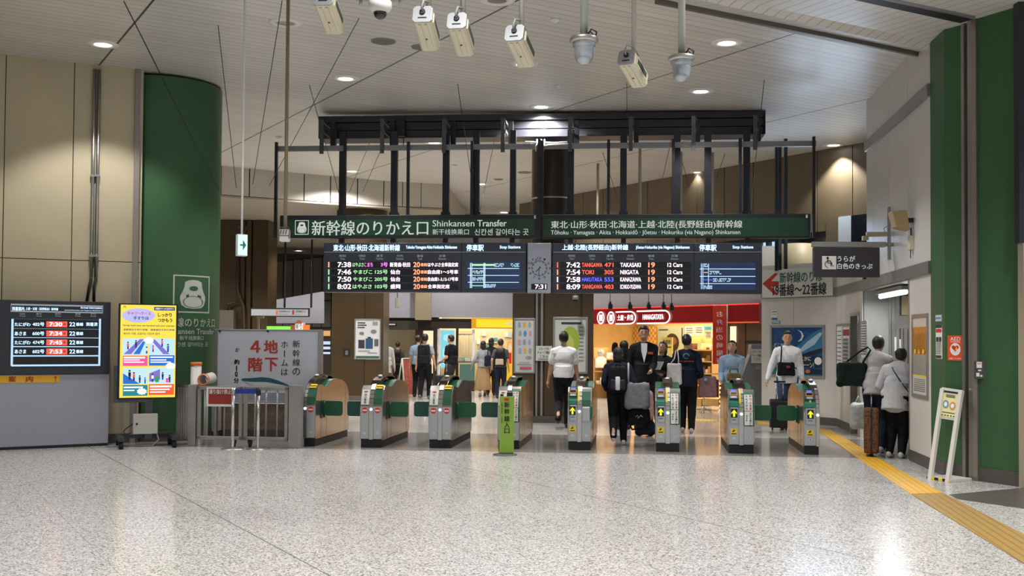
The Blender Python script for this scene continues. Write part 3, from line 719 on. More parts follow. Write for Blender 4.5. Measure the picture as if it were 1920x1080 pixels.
mb = MB(F); mb.text('うらが', 1570, 479.5, 1603.5, 490.5, y=-.056, bold=.008); mb.text('白色のきっぷ', 1570, 493.5, 1636, 504.5, y=-.056, bold=.008); mb.build('lettering', SGL, t)
mb = MB(F); a = F.p(1665, 388); b = F.p(1669.5, 487); mb.box(a.x, b.x, -.03, .03, b.z, a.z); mb.box(F.p(1655, 453).x, a.x+.25, -.02, .02, F.p(1655, 462).z, F.p(1655, 455).z)
mb.build('mounting_arm', ALU, t)
# spotlight bar above it
F = Fr(AT(1640, 437, 16.3).x, 16.3, 0, R(-8)); t = thing('sign_spotlight', 'small beige spotlight bar jutting from the wall above the wheelchair sign', 'lamp', F=F)
mb = MB(F); mb.pbox(1625, 434.5, 1663, 443, -.04, .04); mb.build('lamp_bar', OFFW, t, bevel=.006)
mb = MB(F); mb.pbox(1618, 442, 1629, 450, -.06, .04); mb.tube([F.p(1660, 436), F.p(1657, 428), F.p(1664, 423)], .006); mb.build('head', OFFW, t)
# ================================================================== ticket gates
GB = mat('gate_steel', '#aca59c', .2, .92, noise=.05, nscale=2); GBF = mat('gate_front_steel', '#b4b6ba', .42, .6, noise=.03, nscale=3)
GHOOD = mat('gate_hood_bronze', '#5a4c3e', .12, .8, noise=.1); CHR = mat('chrome_strip', '#b9b7b2', .28, 1)
GRN2 = mat('gate_green_panel', '#245c42', .38, noise=.05); DPL = mat('gate_dark_plastic', '#3c4244', .35); BASEK = mat('gate_base_black', '#14151b', .5)
TEXTW = mat('label_white', '#dfe2dc', .5)
GATE_L = 1.8
def gate_profile():            # side outline (y, z)
    return [(0.03, .11), (0, .16), (0, .60), (.03, .72), (.09, .84), (.16, .905), (.30, .90), (.48, .86), (.62, .875), (.80, .935), (.92, .955), (1.15, .955), (1.38, .935), (1.6, .87), (1.73, .78), (1.79, .66), (1.8, .16), (1.78, .11)]
def gate(label, bx, by, w, kind, number, flaps, half=False, side=None):
    P = G(bx, by); F = Fr(P.x, P.y, 0, R(-7.2)); t = thing('ticket_gate', label, 'ticket gate', F=F, group='ticket gates in a row')
    prof = gate_profile(); n = len(prof)
    mb = MB(F); mb.prism(prof, 0, w, 'x', 0)
    # seams on the flanks
    for x in (-.0015, w-.0005):
        for (y0, y1, z0, z1) in ((.28, .285, .11, .84), (.29, 1.58, .43, .435), (1.58, 1.585, .11, .82), (.55, .555, .11, .43), (.29, .295, .43, .62)): mb.box(x, x+.002, y0, y1, z0, z1, 1)
    mb.build('body', [GB, BASEK], t, bevel=.006)
    MB(F).box(.012, w-.012, .02, 1.77, 0, .115).build('plinth', BASEK, t)
    # top green insert and arched hood
    ins = [(y, z+.006) for y, z in prof if .12 < y < 1.2]; ins2 = [(y, z-.02) for y, z in ins][::-1]
    MB(F).prism(ins+ins2, .008, w-.008, 'x').build('top_insert', GRN2, t)
    arc = [(.16, .90), (.3, .975), (.5, 1.02), (.75, 1.04), (1.05, 1.03), (1.2, 1.005), (1.24, .95)]
    ix0, ix1 = (w*.3, w*.7) if not half else ((0, w*.45) if side == 'L' else (w*.55, w))
    MB(F).prism(arc+[(y, z-.025) for y, z in arc][::-1], ix0, ix1, 'x').prism([(.16, .88), (.3, .95), (.5, .99), (.98, .99), (1.05, .94), (.6, .87)], (ix0+ix1)/2-.01, (ix0+ix1)/2+.01, 'x').build('hood', GHOOD, t, bevel=.006)
    MB(F).sph(((ix0+ix1)/2, .52, 1.03), (.035, .05, .022)).build('sensor_dome', mat('frosted_dome', '#d9ded6', .25), t)
    # chrome centre strip wrapping over the nose
    cx = w/2 if not half else (.035 if side == 'L' else w-.03)
    cw = .03 if not half else .018
    nose = [(0, .12), (0, .60), (.03, .72), (.09, .84), (.16, .905), (.28, .93)]
    mb = MB(F)
    for a, b in zip(nose, nose[1:]):
        d = Vector((b[0]-a[0], b[1]-a[1])); L_ = d.length; ny = Vector((-d.y, d.x)).normalized()*.012; k = max(1, int(L_/.05)) if a[1] > .5 else 1
        for i in range(k):
            p = Vector(a)+d*(i/k); q = Vector(a)+d*((i+.82 if k > 1 else 1)/k)
            mb.prism([(p.x, p.y), (p.x+ny.x, p.y+ny.y), (q.x+ny.x, q.y+ny.y), (q.x, q.y)], cx-cw, cx+cw, 'x')
    mb.build('chrome_strip', CHR, t)
    MB(F).cyl((cx, -.014, .56), (cx, -.026, .56), .02, m=0).build('sensor_lamp', glow('blue_white_lamp', '#d8ecff', 1.8), t)
    def nosebox(name, x0, x1, z0, z1, m, lift=.014, extra=None):   # a cover following the nose
        seg = []
        full = [(0, .12), (0, .60), (.03, .72), (.09, .84), (.16, .905), (.30, .902)]
        def at(z):
            for a, b in zip(full, full[1:]):
                if a[1] <= z <= b[1]+1e-6 and b[1] > a[1]: f = (z-a[1])/(b[1]-a[1]); return (a[0]+(b[0]-a[0])*f, z)
            return (full[-1][0], full[-1][1])
        zz = [z0]+[q[1] for q in full[:5] if z0 < q[1] < z1]+[z1]; outl = [at(z) for z in zz]
        inn = [(y+.01, z) for y, z in outl][::-1]
        poly = [(y-lift, z+.004) for y, z in outl]+inn
        mb = MB(F); mb.prism(poly, x0, x1, 'x', 0)
        return mb.build(name, m, t, bevel=.003)
    def noseP(z, lift): 
        full = [(0, .12), (0, .60), (.03, .72), (.09, .84), (.16, .905)]
        for a, b in zip(full, full[1:]):
            if a[1] <= z <= b[1]: return a[0]+(b[0]-a[0])*(z-a[1])/(b[1]-a[1])-lift
        return .16
    lx0, lx1 = .012, w/2-.035; rx0, rx1 = w/2+.035, w-.012
    if half: (rx0, rx1) = (.06, w-.01) if side == 'L' else (rx0, rx1); (lx0, lx1) = (.01, w-.055) if side == 'R' else (lx0, lx1)
    mk = []
    def front_plate(x0, x1): MB(F).box(x0, x1, -.012, 0, .13, .60).build('front_plate', GBF, t, bevel=.004)
    def vtext(name, lines, x0, x1, z0, z1, m=INK):
        mb = MB(F)
        for i, (s_, a, b, mm) in enumerate(lines):
            # letters laid along the nose one by one
            n_ = len(s_); ch = (z1-z0)/n_
            for k, c_ in enumerate(s_):
                zc_ = z1-ch*(k+.5); yy = noseP(min(zc_, .9), .019); y2 = noseP(min(zc_+.02, .9), .019); sl = math.atan2(y2-yy, .02)
                xm = (a+b)/2; sz = min(ch*.42, (b-a)*.5)
                mb.xf = Matrix.Translation((xm, yy, zc_)) @ Matrix.Rotation(-sl, 4, 'X')
                mb.ltext(c_, -sz, sz, -sz, sz, y=-.001, m=mm, bold=.02)
                mb.xf = None
        return mb.build(name, [INK, RED], t)
    def no_entry(x0, x1):
        xm = (x0+x1)/2; mb = MB(F); mb.cyl((xm, -.013, .545), (xm, -.017, .545), .042, seg=24, m=0); mb.box(xm-.032, xm+.032, -.019, -.017, .535, .556, 1)
        mb.build('no_entry_disc', [mat('disc_red', '#d22a25', .4), PAPER], t)
    def num(x0, x1, s_):
        xm = (x0+x1)/2; mb = MB(F); mb.cyl((xm, -.013, .215), (xm, -.0145, .215), .017, seg=16, m=0); mb.ltext(s_, xm-.006, xm+.006, .204, .226, y=-.016, m=1, bold=.03)
        mb.build('number_label', [TEXTW, INK], t)
    def exit_side(x0, x1, white):
        front_plate(x0, x1); no_entry(x0, x1)
        if white:
            nosebox('white_label', x0, x1, .625, .84, TEXTW); vtext('lettering', [('出口専用', x0, x1, 0)], x0, x1, .64, .79)
            mb = MB(F); xm = (x0+x1)/2; mb.sph((xm, noseP(.815, .02), .815), (.03, .004, .01)); mb.build('red_mark', RED, t)
        else:
            nosebox('green_cover', x0, x1, .625, .87, GRN2); MB(F).box(x0+.01, x1-.008, .10, .16, .893, .9).prism([(.075, .862), (.09, .872), (.155, .915), (.14, .905)], x0+.01, x1-.01, 'x').build('yellow_label', YEL, t)
    def reader_side(x0, x1):
        front_plate(x0, x1); xm = (x0+x1)/2
        nosebox('green_cover', x0, x1, .7, .89, GRN2)
        mb = MB(F); mb.box(x0+.004, x1-.002, -.06, .03, .665, .735); mb.build('ticket_slot_block', mat('slot_teal', '#23806a', .3), t, bevel=.012)
        mb = MB(F); mb.box(x0+.012, x1+.0, -.045, 0, .42, .665); mb.build('ticket_slot_front', GBF, t, bevel=.02)
        mb = MB(F); mb.box(xm-.045, xm+.045, -.048, -.045, .51, .635, 0); ar = [(0, .05), (.036, .008), (.036, -.012), (.014, .01), (.014, -.05), (-.014, -.05), (-.014, .01), (-.036, -.012), (-.036, .008)]
        mb.face([(xm+u, -.0505, .573+v) for u, v in ar], 1); mb.build('arrow_indicator', [LEDD, glow('arrow_yellow', '#f0f020', 1.1)], t)
        mb = MB(F); mb.box(xm-.03, xm+.03, -.047, -.045, .472, .487); mb.build('card_label', mat('blue_label', '#5c6e90', .5), t)
        # reader pad on the sloping nose
        a = (.055, .775); b = (.125, .875); mb = MB(F)
        def slab(u0, u1, z0, z1, l, m):
            p0 = Vector(a).lerp(Vector(b), z0); p1 = Vector(a).lerp(Vector(b), z1); ny = Vector((-.1, .07)).normalized()*l
            mb.prism([(p0.x, p0.y), (p1.x, p1.y), (p1.x+ny.x, p1.y+ny.y), (p0.x+ny.x, p0.y+ny.y)], u0, u1, 'x', m)
        slab(x0+.008, x1-.004, -.15, 1.15, .03, 0); slab(xm-.05, xm+.05, .3, .78, .036, 1); slab(xm-.042, xm+.042, .4, .68, .04, 2); slab(xm-.035, xm+.035, .82, 1.05, .036, 3); slab(xm-.04, xm+.04, -.1, .2, .036, 4)
        mb.build('card_reader', [DPL, mat('reader_orange', '#d8952e', .4), LEDD, glow('reader_blue', '#5a78e8', .9), mat('reader_grey', '#a7b0b4', .3)], t)
        mb = MB(F); mb.box(xm-.045, xm+.045, -.0145, -.012, .265, .355, 0); mb.box(xm-.035, xm+.035, -.016, -.0145, .275, .288, 1)
        for (u, v, r_) in ((0, .338, .007), (-.004, .32, .012), (.015, .327, .006), (-.018, .31, .007)): mb.sph((xm+u, -.015, v), (r_, .002, r_), m=1)
        mb.build('caution_sticker', [YEL, INK], t)
        yx = w/2-.028; nb = nosebox('yellow_strip', yx, yx+.026, .70, .90, YEL, lift=.022)
    def text_side(x0, x1, h0=.40):
        front_plate(x0, x1)
        nosebox('green_cover', x0-.005, x1+.006, .60, .87, GRN2, lift=.013)
        MB(F).box(x0-.005, x1+.006, -.02, 0, h0-.01, .6).build('green_panel', GRN2, t, bevel=.004)
        nosebox('white_label', x0+.008, x1-.016, .605, .83, TEXTW, lift=.022); MB(F).box(x0+.008, x1-.016, -.026, -.02, h0+.005, .6).build('white_panel', TEXTW, t)
        mb = MB(F); xa, xb = x0+.012, x1-.02; xm = (xa+xb)/2
        for s_, u0, u1, m_ in (('入れてから', xa, xm, 0), ('きっぷ全部', xm, xb, 1)):
            for k, c_ in enumerate(s_):
                zc_ = .81-.043*k; yy = noseP(zc_, .027); sz = .016; mb.ltext(c_, (u0+u1)/2-sz, (u0+u1)/2+sz, zc_-sz, zc_+sz, y=yy-.003, m=m_, bold=.03)
        for s_, u0, u1 in (('　タッチ', xa, xm), ('ＩＣカ｜ドを', xm, xb)):
            for k, c_ in enumerate(s_):
                if c_ == '　': continue
                zc_ = .57-.034*k; sz = .013; mb.ltext(c_, (u0+u1)/2-sz, (u0+u1)/2+sz, zc_-sz, zc_+sz, y=-.028, m=0, bold=.03)
        mb.build('lettering', [INK, RED], t)
    def flapbox_side(x0, x1):
        front_plate(x0, x1)
        nosebox('green_cover', x0, x1, .64, .88, GRN2); MB(F).box(x0, x1-.005, -.05, 0, .42, .63).build('front_box', GBF, t, bevel=.015)
        MB(F).box(x1-.002, x1+.02, -.03, .2, .43, .64).build('side_cover', TEAL, t, bevel=.01)
    if kind == 'exit':
        if not half: exit_side(lx0, lx1, True); num(lx0, lx1, number[0])
        exit_side(rx0, rx1, False); num(rx0, rx1, number[1])
    elif kind == 'mid':
        exit_side(lx0, lx1, True); text_side(rx0, rx1); num(rx0, rx1, number[1]); num(lx0, lx1, number[0])
    elif kind == 'in_box':
        reader_side(lx0, lx1); flapbox_side(rx0, rx1); num(lx0, lx1, number[0]); num(rx0, rx1, number[1])
    elif kind == 'in_text':
        reader_side(lx0, lx1); text_side(rx0, rx1); num(lx0, lx1, number[0]); num(rx0, rx1, number[1])
    elif kind == 'in_half':
        reader_side(lx0, lx1); num(lx0, lx1, number[0])
    # flaps, thin rounded panels across the lane
    for sgn, yf, fm in flaps:
        x0 = w if sgn > 0 else 0; L_ = .27
        def rr(x0_, x1_, z0, z1, r):
            o_ = []
            for cx_, cz_, a0 in ((x1_-r, z1-r, 0), (x0_+r, z1-r, 90), (x0_+r, z0+r, 180), (x1_-r, z0+r, 270)):
                for k in range(5): th = R(a0+k*22.5); o_.append((cx_+r*math.cos(th), cz_+r*math.sin(th)))
            return o_
        xa, xb = (x0+.03, x0+.03+L_) if sgn > 0 else (x0-.03-L_, x0-.03)
        mb = MB(F); mb.prism(rr(xa, xb, .43, .655, .04), yf-.012, yf+.012, 'y'); mb.box(min(x0, x0+sgn*.05), max(x0, x0+sgn*.05), yf-.02, yf+.02, .46, .62)
        mb.build('flap', fm, t, bevel=.004)
        MB(F).box(min(x0-sgn*.01, x0+sgn*.012), max(x0-sgn*.01, x0+sgn*.012), yf-.13, yf+.1, .40, .66).cyl((x0+sgn*.015, yf, .41), (x0+sgn*.015, yf, .66), .012).build('flap_housing', [mat('flap_slot_dark', '#16302a', .3)], t)
    return t, F
FG = GRNF; FD_ = mat('flap_teal_shade', '#155243', .38, noise=.06)
gate('stainless exit gate nearest the steel fence, leftmost of the row', 567.5, 837, .19, 'exit', '79', [(1, .38, FG)], half=True, side='L')
gate('exit gate with two no-entry discs, numbered 7 and 6', 674.5, 839, .335, 'exit', '76', [(-1, .38, FD_), (1, .38, FG)])
gate('exit gate with two no-entry discs directly left of the lime sign stand', 803, 840, .345, 'exit', '65', [(-1, .38, FD_), (1, .38, FG)])
gate('ticket gate partly hidden behind the lime green sign stand', 932.5, 841.5, .33, 'mid', '54', [(-1, .38, FD_)])
gate('entry gate with yellow arrow beside the walker in the white T-shirt', 1063.8, 843.7, .345, 'in_box', '43', [])
gate('entry gate with yellow arrow in front of the navy sweatshirt walker', 1228.5, 846.8, .355, 'in_text', '33', [])
gate('entry gate with yellow arrow in front of the pale blue shirt', 1365, 850, .37, 'in_text', '21', [(1, .62, FG)])
gate('rightmost entry gate, beside the yellow tactile paving', 1506.5, 852.4, .225, 'in_half', '11', [(-1, .6, FG)], half=True, side='R')
# ================================================================== left side
CX, CY, CRAD = -5.68, 17.62, .93
t = thing('green_column', 'big round green column with Shinkansen Transfer lettering and train pictogram', 'column', loc=(CX, CY, 0))
MB().lathe([(CRAD+.012, 0), (CRAD+.012, .16)], seg=64).build('base_band', BASEB, t)
MB().lathe([(CRAD, .16), (CRAD, 5.62)], seg=72).build('shaft', GREENP, t)
def cyl_hit(px, py, r):
    d = ray(px, py); ox, oy = C0.x-CX, C0.y-CY; a = d.x*d.x+d.y*d.y; b = 2*(ox*d.x+oy*d.y); c = ox*ox+oy*oy-r*r; D = b*b-4*a*c
    if D < 0: D = 0
    p = C0+d*((-b-math.sqrt(D))/(2*a)); return (p.x-CX, p.y-CY, p.z)
# lettering bent round the shaft: laid out as angle and height
def ang(px): h = cyl_hit(px, 600, CRAD); return math.atan2(h[1], h[0])
def on_col(mb, vs, fs, px0, py0, px1, py1, m=0, r=CRAD+.004):
    a0, a1 = ang(px0), ang(px1); z1 = cyl_hit((px0+px1)/2, py0, CRAD)[2]; z0 = cyl_hit((px0+px1)/2, py1, CRAD)[2]
    ax = min(v[0] for v in vs); bx = max(v[0] for v in vs); ay = min(v[1] for v in vs); by = max(v[1] for v in vs)
    out = []
    for v in vs:
        th = a0+(a1-a0)*(v[0]-ax)/(bx-ax); out.append(mb._v((r*math.cos(th), r*math.sin(th), z0+(z1-z0)*(v[1]-ay)/(by-ay))))
    for f in fs:
        try: mb.bm.faces.new([out[i] for i in f]).material_index = m
        except ValueError: pass
CWH = mat('column_lettering_white', '#b9beb6', .5)
mb = MB()
for s_, x0, y0, x1, y1 in (('新幹線のりかえ口', 294, 595.5, 402.5, 613), ('Shinkansen Transfer', 301, 616, 400.5, 626.5), ('新干线换乘口', 337, 629.5, 381.5, 638), ('신칸센 갈아타는 곳', 321, 641.5, 390, 650)):
    vs, fs = text_polys(s_, .008); on_col(mb, vs, fs, x0, y0, x1, y1)
mb.build('lettering', CWH, t)
mb = MB()
def ring(vs2): return [(u, v, 0) for u, v in vs2]
def strip_on(u0, v0, u1, v1, m=0, r=CRAD+.004):
    n_ = 8; vs = []; fs = []
    a0, a1 = ang(323.5), ang(391.5); z1 = cyl_hit(355, 516, CRAD)[2]; z0 = cyl_hit(355, 586.5, CRAD)[2]
    for i in range(n_+1):
        u = u0+(u1-u0)*i/n_; th = a0+(a1-a0)*u
        for v in (v0, v1): vs.append(mb._v((r*math.cos(th), r*math.sin(th), z0+(z1-z0)*v)))
    for i in range(n_): mb.bm.faces.new((vs[2*i], vs[2*i+2], vs[2*i+3], vs[2*i+1])).material_index = m
for q in ((0, 0, 1, .035), (0, .965, 1, 1), (0, 0, .035, 1), (.965, 0, 1, 1)): strip_on(*q)
body = [(.16, .34), (.2, .2), (.3, .13), (.5, .105), (.7, .13), (.8, .2), (.84, .34), (.84, .44), (.78, .56), (.74, .68), (.72, .82), (.62, .865), (.5, .88), (.38, .865), (.28, .82), (.26, .68), (.22, .56), (.16, .44)]
def poly_on(pl, m, r):
    a0, a1 = ang(323.5), ang(391.5); z1 = cyl_hit(355, 516, CRAD)[2]; z0 = cyl_hit(355, 586.5, CRAD)[2]
    pl2 = []
    for i in range(len(pl)):
        a, b = pl[i], pl[(i+1) % len(pl)]
        for k in range(3): pl2.append((a[0]+(b[0]-a[0])*k/3, a[1]+(b[1]-a[1])*k/3))
    cu, cv = sum(p[0] for p in pl2)/len(pl2), sum(p[1] for p in pl2)/len(pl2)
    def P(u, v): th = a0+(a1-a0)*u; return (r*math.cos(th), r*math.sin(th), z0+(z1-z0)*v)
    for i in range(len(pl2)):
        a, b = pl2[i], pl2[(i+1) % len(pl2)]; mb.face([P(cu, cv), P(*a), P(*b)], m)
poly_on(body, 0, CRAD+.006); poly_on([(.38, .66), (.42, .7), (.5, .715), (.58, .7), (.62, .66), (.58, .6), (.5, .585), (.42, .6)], 1, CRAD+.009)
for i in range(28):
    t0, t1 = 2*PI*i/28, 2*PI*(i+1)/28; a0, a1 = ang(323.5), ang(391.5); z1 = cyl_hit(355, 516, CRAD)[2]; z0 = cyl_hit(355, 586.5, CRAD)[2]; q = []
    for r_, th in ((1, t0), (1, t1), (.92, t1), (.92, t0)):
        u, v = .5+.27*r_*math.cos(th), .29+.16*r_*math.sin(th); aa = a0+(a1-a0)*u; q.append(((CRAD+.01)*math.cos(aa), (CRAD+.01)*math.sin(aa), z0+(z1-z0)*v))
    mb.face(q, 1)
mb.build('train_pictogram', [CWH, GREENP], t)

# arrival display on the grey panel unit
A0, A1 = G(0, 844.5), G(205, 835.5); d_ = (A1-A0); F = Fr(A0.x, A0.y, 0, math.atan2(d_.y, d_.x))
xR = F.p(203.5, 780).x; xL = xR-2.6; zsp = F.p(100, 702).z
t = thing('grey_panel_unit', 'waist high light grey panel unit with yellow guide strip at the left edge', 'panel', F=F)
MB(F).box(xL, xR, 0, .22, .04, zsp).build('body', mat('panel_blue_grey', '#9a9ca8', .45, noise=.03), t, bevel=.006)
MB(F).box(xL, xR-.01, .01, .21, 0, .045).build('plinth', BLK, t)
mb = MB(F); mb.box(xL, F.p(112, 710).x, -.004, .0, F.p(60, 717.5).z, F.p(60, 704).z); mb.build('yellow_strip', mat('guide_yellow', '#dba51e', .5), t)
mb = MB(F); mb.text('案', 16, 705.5, 30, 716, y=-.007, bold=.03); mb.text('内', 48.5, 705.5, 62, 716, y=-.007, bold=.03); mb.pbox(103.6, 707, 104.6, 716, -.007, -.005); mb.face([tuple(F.p(x, y_, -.007)) for x, y_ in ((104.1, 704.6), (107.2, 708.6), (106.2, 709), (104.1, 706.6), (102, 709), (101, 708.6))])
mb.build('lettering', mat('brown_red_ink', '#9a2d1c', .5), t)
t = thing('arrival_display', 'black arrival information display above the grey panel at the left edge', 'display', F=F)
a = F.p(207.5, 566)
MB(F).box(xL, a.x, -.02, .24, zsp+.002, F.p(100, 564).z).build('casing', mat('display_case', '#2b2d34', .35, noise=.04), t, bevel=.01)
mb = MB(F); mb.pbox(20, 597, 192, 687, -.026, -.02, 1); y = -.03
FLG = glow('frame_light', '#b4d8ff', 1.0)
M_ = [FLG, LEDD, LBW, glow('cell_red', '#ff5a44', 1.05), LGRY, LW]
for q in ((21.5, 597.8, 188, 600.3), (21.5, 615.6, 188, 617.6), (21.5, 632.2, 188, 634.2), (21.5, 649, 188, 651), (21.5, 666.2, 188, 668.2), (21.5, 683.8, 188, 686), (21.5, 597.8, 24, 686), (185.8, 597.8, 188, 686)): mb.pbox(*q, y, y+.002, 0)
mb.build('screen', M_, t)
mb = MB(F)
for yc, nm, no, tm, ex in ((608, 'たにがわ', '402号', '7:30', '到着済'), (625.3, 'あさま', '600号', '7:34', ''), (642, 'たにがわ', '474号', '7:45', ''), (659, 'あさま', '602号', '7:53', '')):
    mb.pbox(87, yc-5.6, 126, yc+5.6, y, y+.002, 3)
    mb.text(nm, 27.5, yc-3.6, 57 if len(nm) == 4 else 49, yc+3.6, y=y-.004, m=2, bold=.02); mb.text(no, 61, yc-3.6, 83, yc+3.6, y=y-.004, m=2, bold=.02)
    mb.text(tm, 92.5, yc-3.7, 116.5, yc+3.7, y=y-.006, m=5, bold=.02); mb.text('頃', 118, yc-2.4, 123, yc+2.4, y=y-.006, m=1, bold=.02)
    mb.text('22', 130, yc-3.8, 141, yc+3.8, y=y-.004, m=2, bold=.02); mb.text('番線', 142.5, yc-3.2, 156, yc+3.2, y=y-.004, m=2, bold=.02)
    if ex: mb.text(ex, 161.5, yc-3.6, 183, yc+3.6, y=y-.004, m=2, bold=.02)
for q in ((20.3, 572.3, 193, 573), (20.3, 584.6, 193, 585.3), (20.3, 572.3, 21, 585.3), (192.3, 572.3, 193, 585.3)): mb.pbox(*q, y, y+.002, 4)
mb.text('到着案内', 22.8, 575, 45.5, 582.5, y=y, m=2, bold=.02); mb.text('上越・北陸（長野経由）新幹線', 48, 576, 109, 582.3, y=y, m=2, bold=.02)
mb.text('Arrival Information', 151, 574.8, 191.3, 579.5, y=y, m=2, bold=.01); mb.text('Joetsu/Hokuriku (via Nagano) Shinkansen', 121, 580.5, 191.3, 584, y=y, m=2)
for s1, s2, x in (('列車名', 'Train', 42), ('番号', 'Train No.', 73), ('時刻', 'Time', 108.5), ('番線', 'Track', 146), ('運行状況', 'Information', 175)):
    mb.text(s1, x-5, 586.8, x+5, 590.3, y=y, m=4); mb.text(s2, x-5.5, 591.3, x+5.5, 594, y=y, m=4)
mb.build('lettering', M_, t)
# conduits up the wall
def conduit(px_b, px_t, lab):
    xb = FLW.p(px_b, 555).x; zt = 5.6
    t = thing('wall_conduit', lab, 'pipe', F=FLW, group=None)
    mb = MB(FLW); mb.cyl((xb, -.04, FLW.p(px_b, 520).z), (xb, -.04, zt), .026); mb.build('pipe', STEEL, t)
    for py in (330, 480): z = FLW.p(px_b, py).z; MB(FLW).box(xb-.035, xb+.035, -.07, 0, z-.015, z+.015).build('clamp', ALU, t)
    MB(FLW).tube([(xb, -.04, FLW.p(px_b, 522).z), (xb-.03, -.05, FLW.p(px_b, 540).z), (xb-.02 if px_b > 174 else xb-.06, -.06, FLW.p(px_b, 568).z)], .02).build('flexible_hose', RUB, t)
FLW = FL
conduit(170, 175, 'left one of the two steel conduits on the cream wall'); conduit(179, 183, 'right one of the two steel conduits on the cream wall')

# digital signage cart
Pc = AT(277, 700, 15.95); F = Fr(Pc.x, Pc.y, 0, R(24))
t = thing('signage_display', 'yellow digital poster screen on a wheeled stand before the green column', 'digital signage', F=F)
a = F.p(223, 568.5); b = F.p(331.8, 747.5)
MB(F).box(a.x, b.x, 0, .07, b.z, a.z).build('screen_casing', mat('bezel_black', '#0e0f14', .3), t, bevel=.006)
e = 1.35
PY = glow('poster_yellow', '#f7dc4c', .95); PM_ = [PY, glow('p_lilac', '#b9b8f0', .95), glow('p_red', '#e2403c', .85), glow('p_ink', '#15152a', .3), glow('p_pink', '#f0559c', .9), glow('p_blue', '#1f6fd0', .9), glow('p_teal', '#1f8f98', .8),
       glow('p_orange', '#f0582e', .95), glow('p_sky', '#b8dcf6', 1.0), glow('p_white', '#f6f6ff', 1.0), glow('p_navy', '#20307c', .7), glow('p_green', '#35a06c', .8), glow('p_skin', '#f0b890', .9), glow('p_purple', '#7d70cc', .9)]
mb = MB(F); mb.pbox(226.5, 571, 328, 744.5, -.004, 0, 0); y = -.007
mb.build('screen', PM_, t)
mb = MB(F)
def EL(cx, cy, rx, ry, m, yy):
    n_ = 24; mb.face([tuple(F.p(cx+rx*math.cos(2*PI*i/n_), cy+ry*math.sin(2*PI*i/n_), yy)) for i in range(n_)], m)
EL(260, 591.5, 31, 13.5, 1, y); mb.text('キャリーケース', 239, 584, 283, 591, y=y-.003, m=2, bold=.03); mb.text('手すりは', 250, 593, 279, 599.5, y=y-.003, m=10, bold=.03)
mb.pbox(289, 575.5, 328, 582.5, y, y+.002, 10); mb.text('お客様のキケンから身を守ろう', 291, 577, 326, 581, y=y-.003, m=9, bold=.02)
mb.text('しっかり', 296, 587, 322, 594, y=y, m=3, bold=.04); mb.text('つかもう', 296, 597, 323, 604, y=y, m=3, bold=.04)
mb.text('Firmly hold onto the handrail and your suitcase', 231, 608.5, 327, 613.5, y=y, m=3, bold=.02); mb.text('请握紧扶手和行李箱　請緊握扶手和行李箱', 231, 616, 327, 620.5, y=y, m=10, bold=.02); mb.text('캐리어 가방, 손잡이는 단단히 잡자', 231, 623.5, 300, 628, y=y, m=3, bold=.02)
for (x0, y0, x1, y1, m) in ((230.5, 634.5, 276.5, 665, 8), (279.5, 634.5, 326.5, 665, 8), (230.5, 690, 276.5, 720, 8), (279, 689, 325.5, 719, 8), (230.5, 667, 276.5, 686, 4), (279.5, 666, 327, 685.5, 5), (230.5, 722, 276.5, 742, 6), (279, 720.5, 326, 740, 7)):
    mb.pbox(x0, y0, x1, y1, y, y+.002, m)
for x0, y0, x1, y1 in ((232, 669, 272, 672), (232, 674, 262, 676), (232, 678, 270, 680), (282, 668.5, 324, 671), (282, 674, 312, 676), (282, 678, 320, 680), (232, 725, 268, 727.5), (232, 731, 252, 733), (281, 723, 322, 726), (281, 729, 318, 731), (281, 734, 310, 736)):
    mb.pbox(x0, y0, x1, y1, y-.002, y, 9)
def tri(pts_, m, yy): mb.face([tuple(F.p(px, py, yy)) for px, py in pts_], m)
tri([(232, 664), (262, 636), (270, 636), (246, 664)], 13, y-.002); tri([(282, 636), (290, 636), (318, 664), (306, 664)], 13, y-.002); tri([(250, 664), (268, 640), (273, 640), (262, 664)], 5, y-.003)
tri([(230.6, 700), (262, 719.8), (230.6, 719.8)], 5, y-.002); tri([(280, 700), (300, 692), (300, 712), (280, 716)], 13, y-.002)
def person_icon(cx, base, h, c):
    mb.pbox(cx-h*.13, base-h*.78, cx+h*.13, base-h*.38, y-.005, y-.004, c); mb.pbox(cx-h*.1, base-h*.4, cx+h*.1, base, y-.005, y-.004, 10); EL(cx, base-h*.88, h*.11, h*.12, 12, y-.006); EL(cx, base-h*.93, h*.12, h*.09, 3, y-.0065)
for q in ((240, 655, 14, 7), (255, 652, 14, 10), (275, 663, 13, 8), (287, 660, 12, 4), (304, 650, 14, 4), (315, 660, 15, 5), (243, 712, 18, 3), (251, 714, 16, 7), (262, 718, 14, 10), (272, 719, 11, 5), (286, 716, 15, 9), (305, 712, 14, 3), (318, 717, 14, 10)): person_icon(*q)
mb.pbox(291, 706, 298, 716.5, y-.007, y-.005, 11); mb.pbox(311, 709, 316, 717, y-.007, y-.005, 4)
for cx, cy in ((279, 638), (320, 686), (266, 734)):
    n_ = 20; mb.face([tuple(F.p(cx+(10 if i % 2 else 8)*math.cos(2*PI*i/n_), cy+(6.5 if i % 2 else 5.4)*math.sin(2*PI*i/n_), y-.008)) for i in range(n_)], 9)
mb.text('JR', 231.5, 573.5, 237, 577, y=y, m=11, bold=.05)
mb.build('poster_artwork', PM_, t)
MB(F).box(a.x-.05, a.x+.45, .07, .14, b.z-.05, a.z-.9).box(-.03+a.x+.42, a.x+.5, .1, .16, .1, b.z).build('stand_column', mat('stand_grey', '#55565c', .4, .4), t, bevel=.004)
mb = MB(F); q0 = F.p(250, 776.5, -.02); q1 = F.p(295.5, 813, -.02)
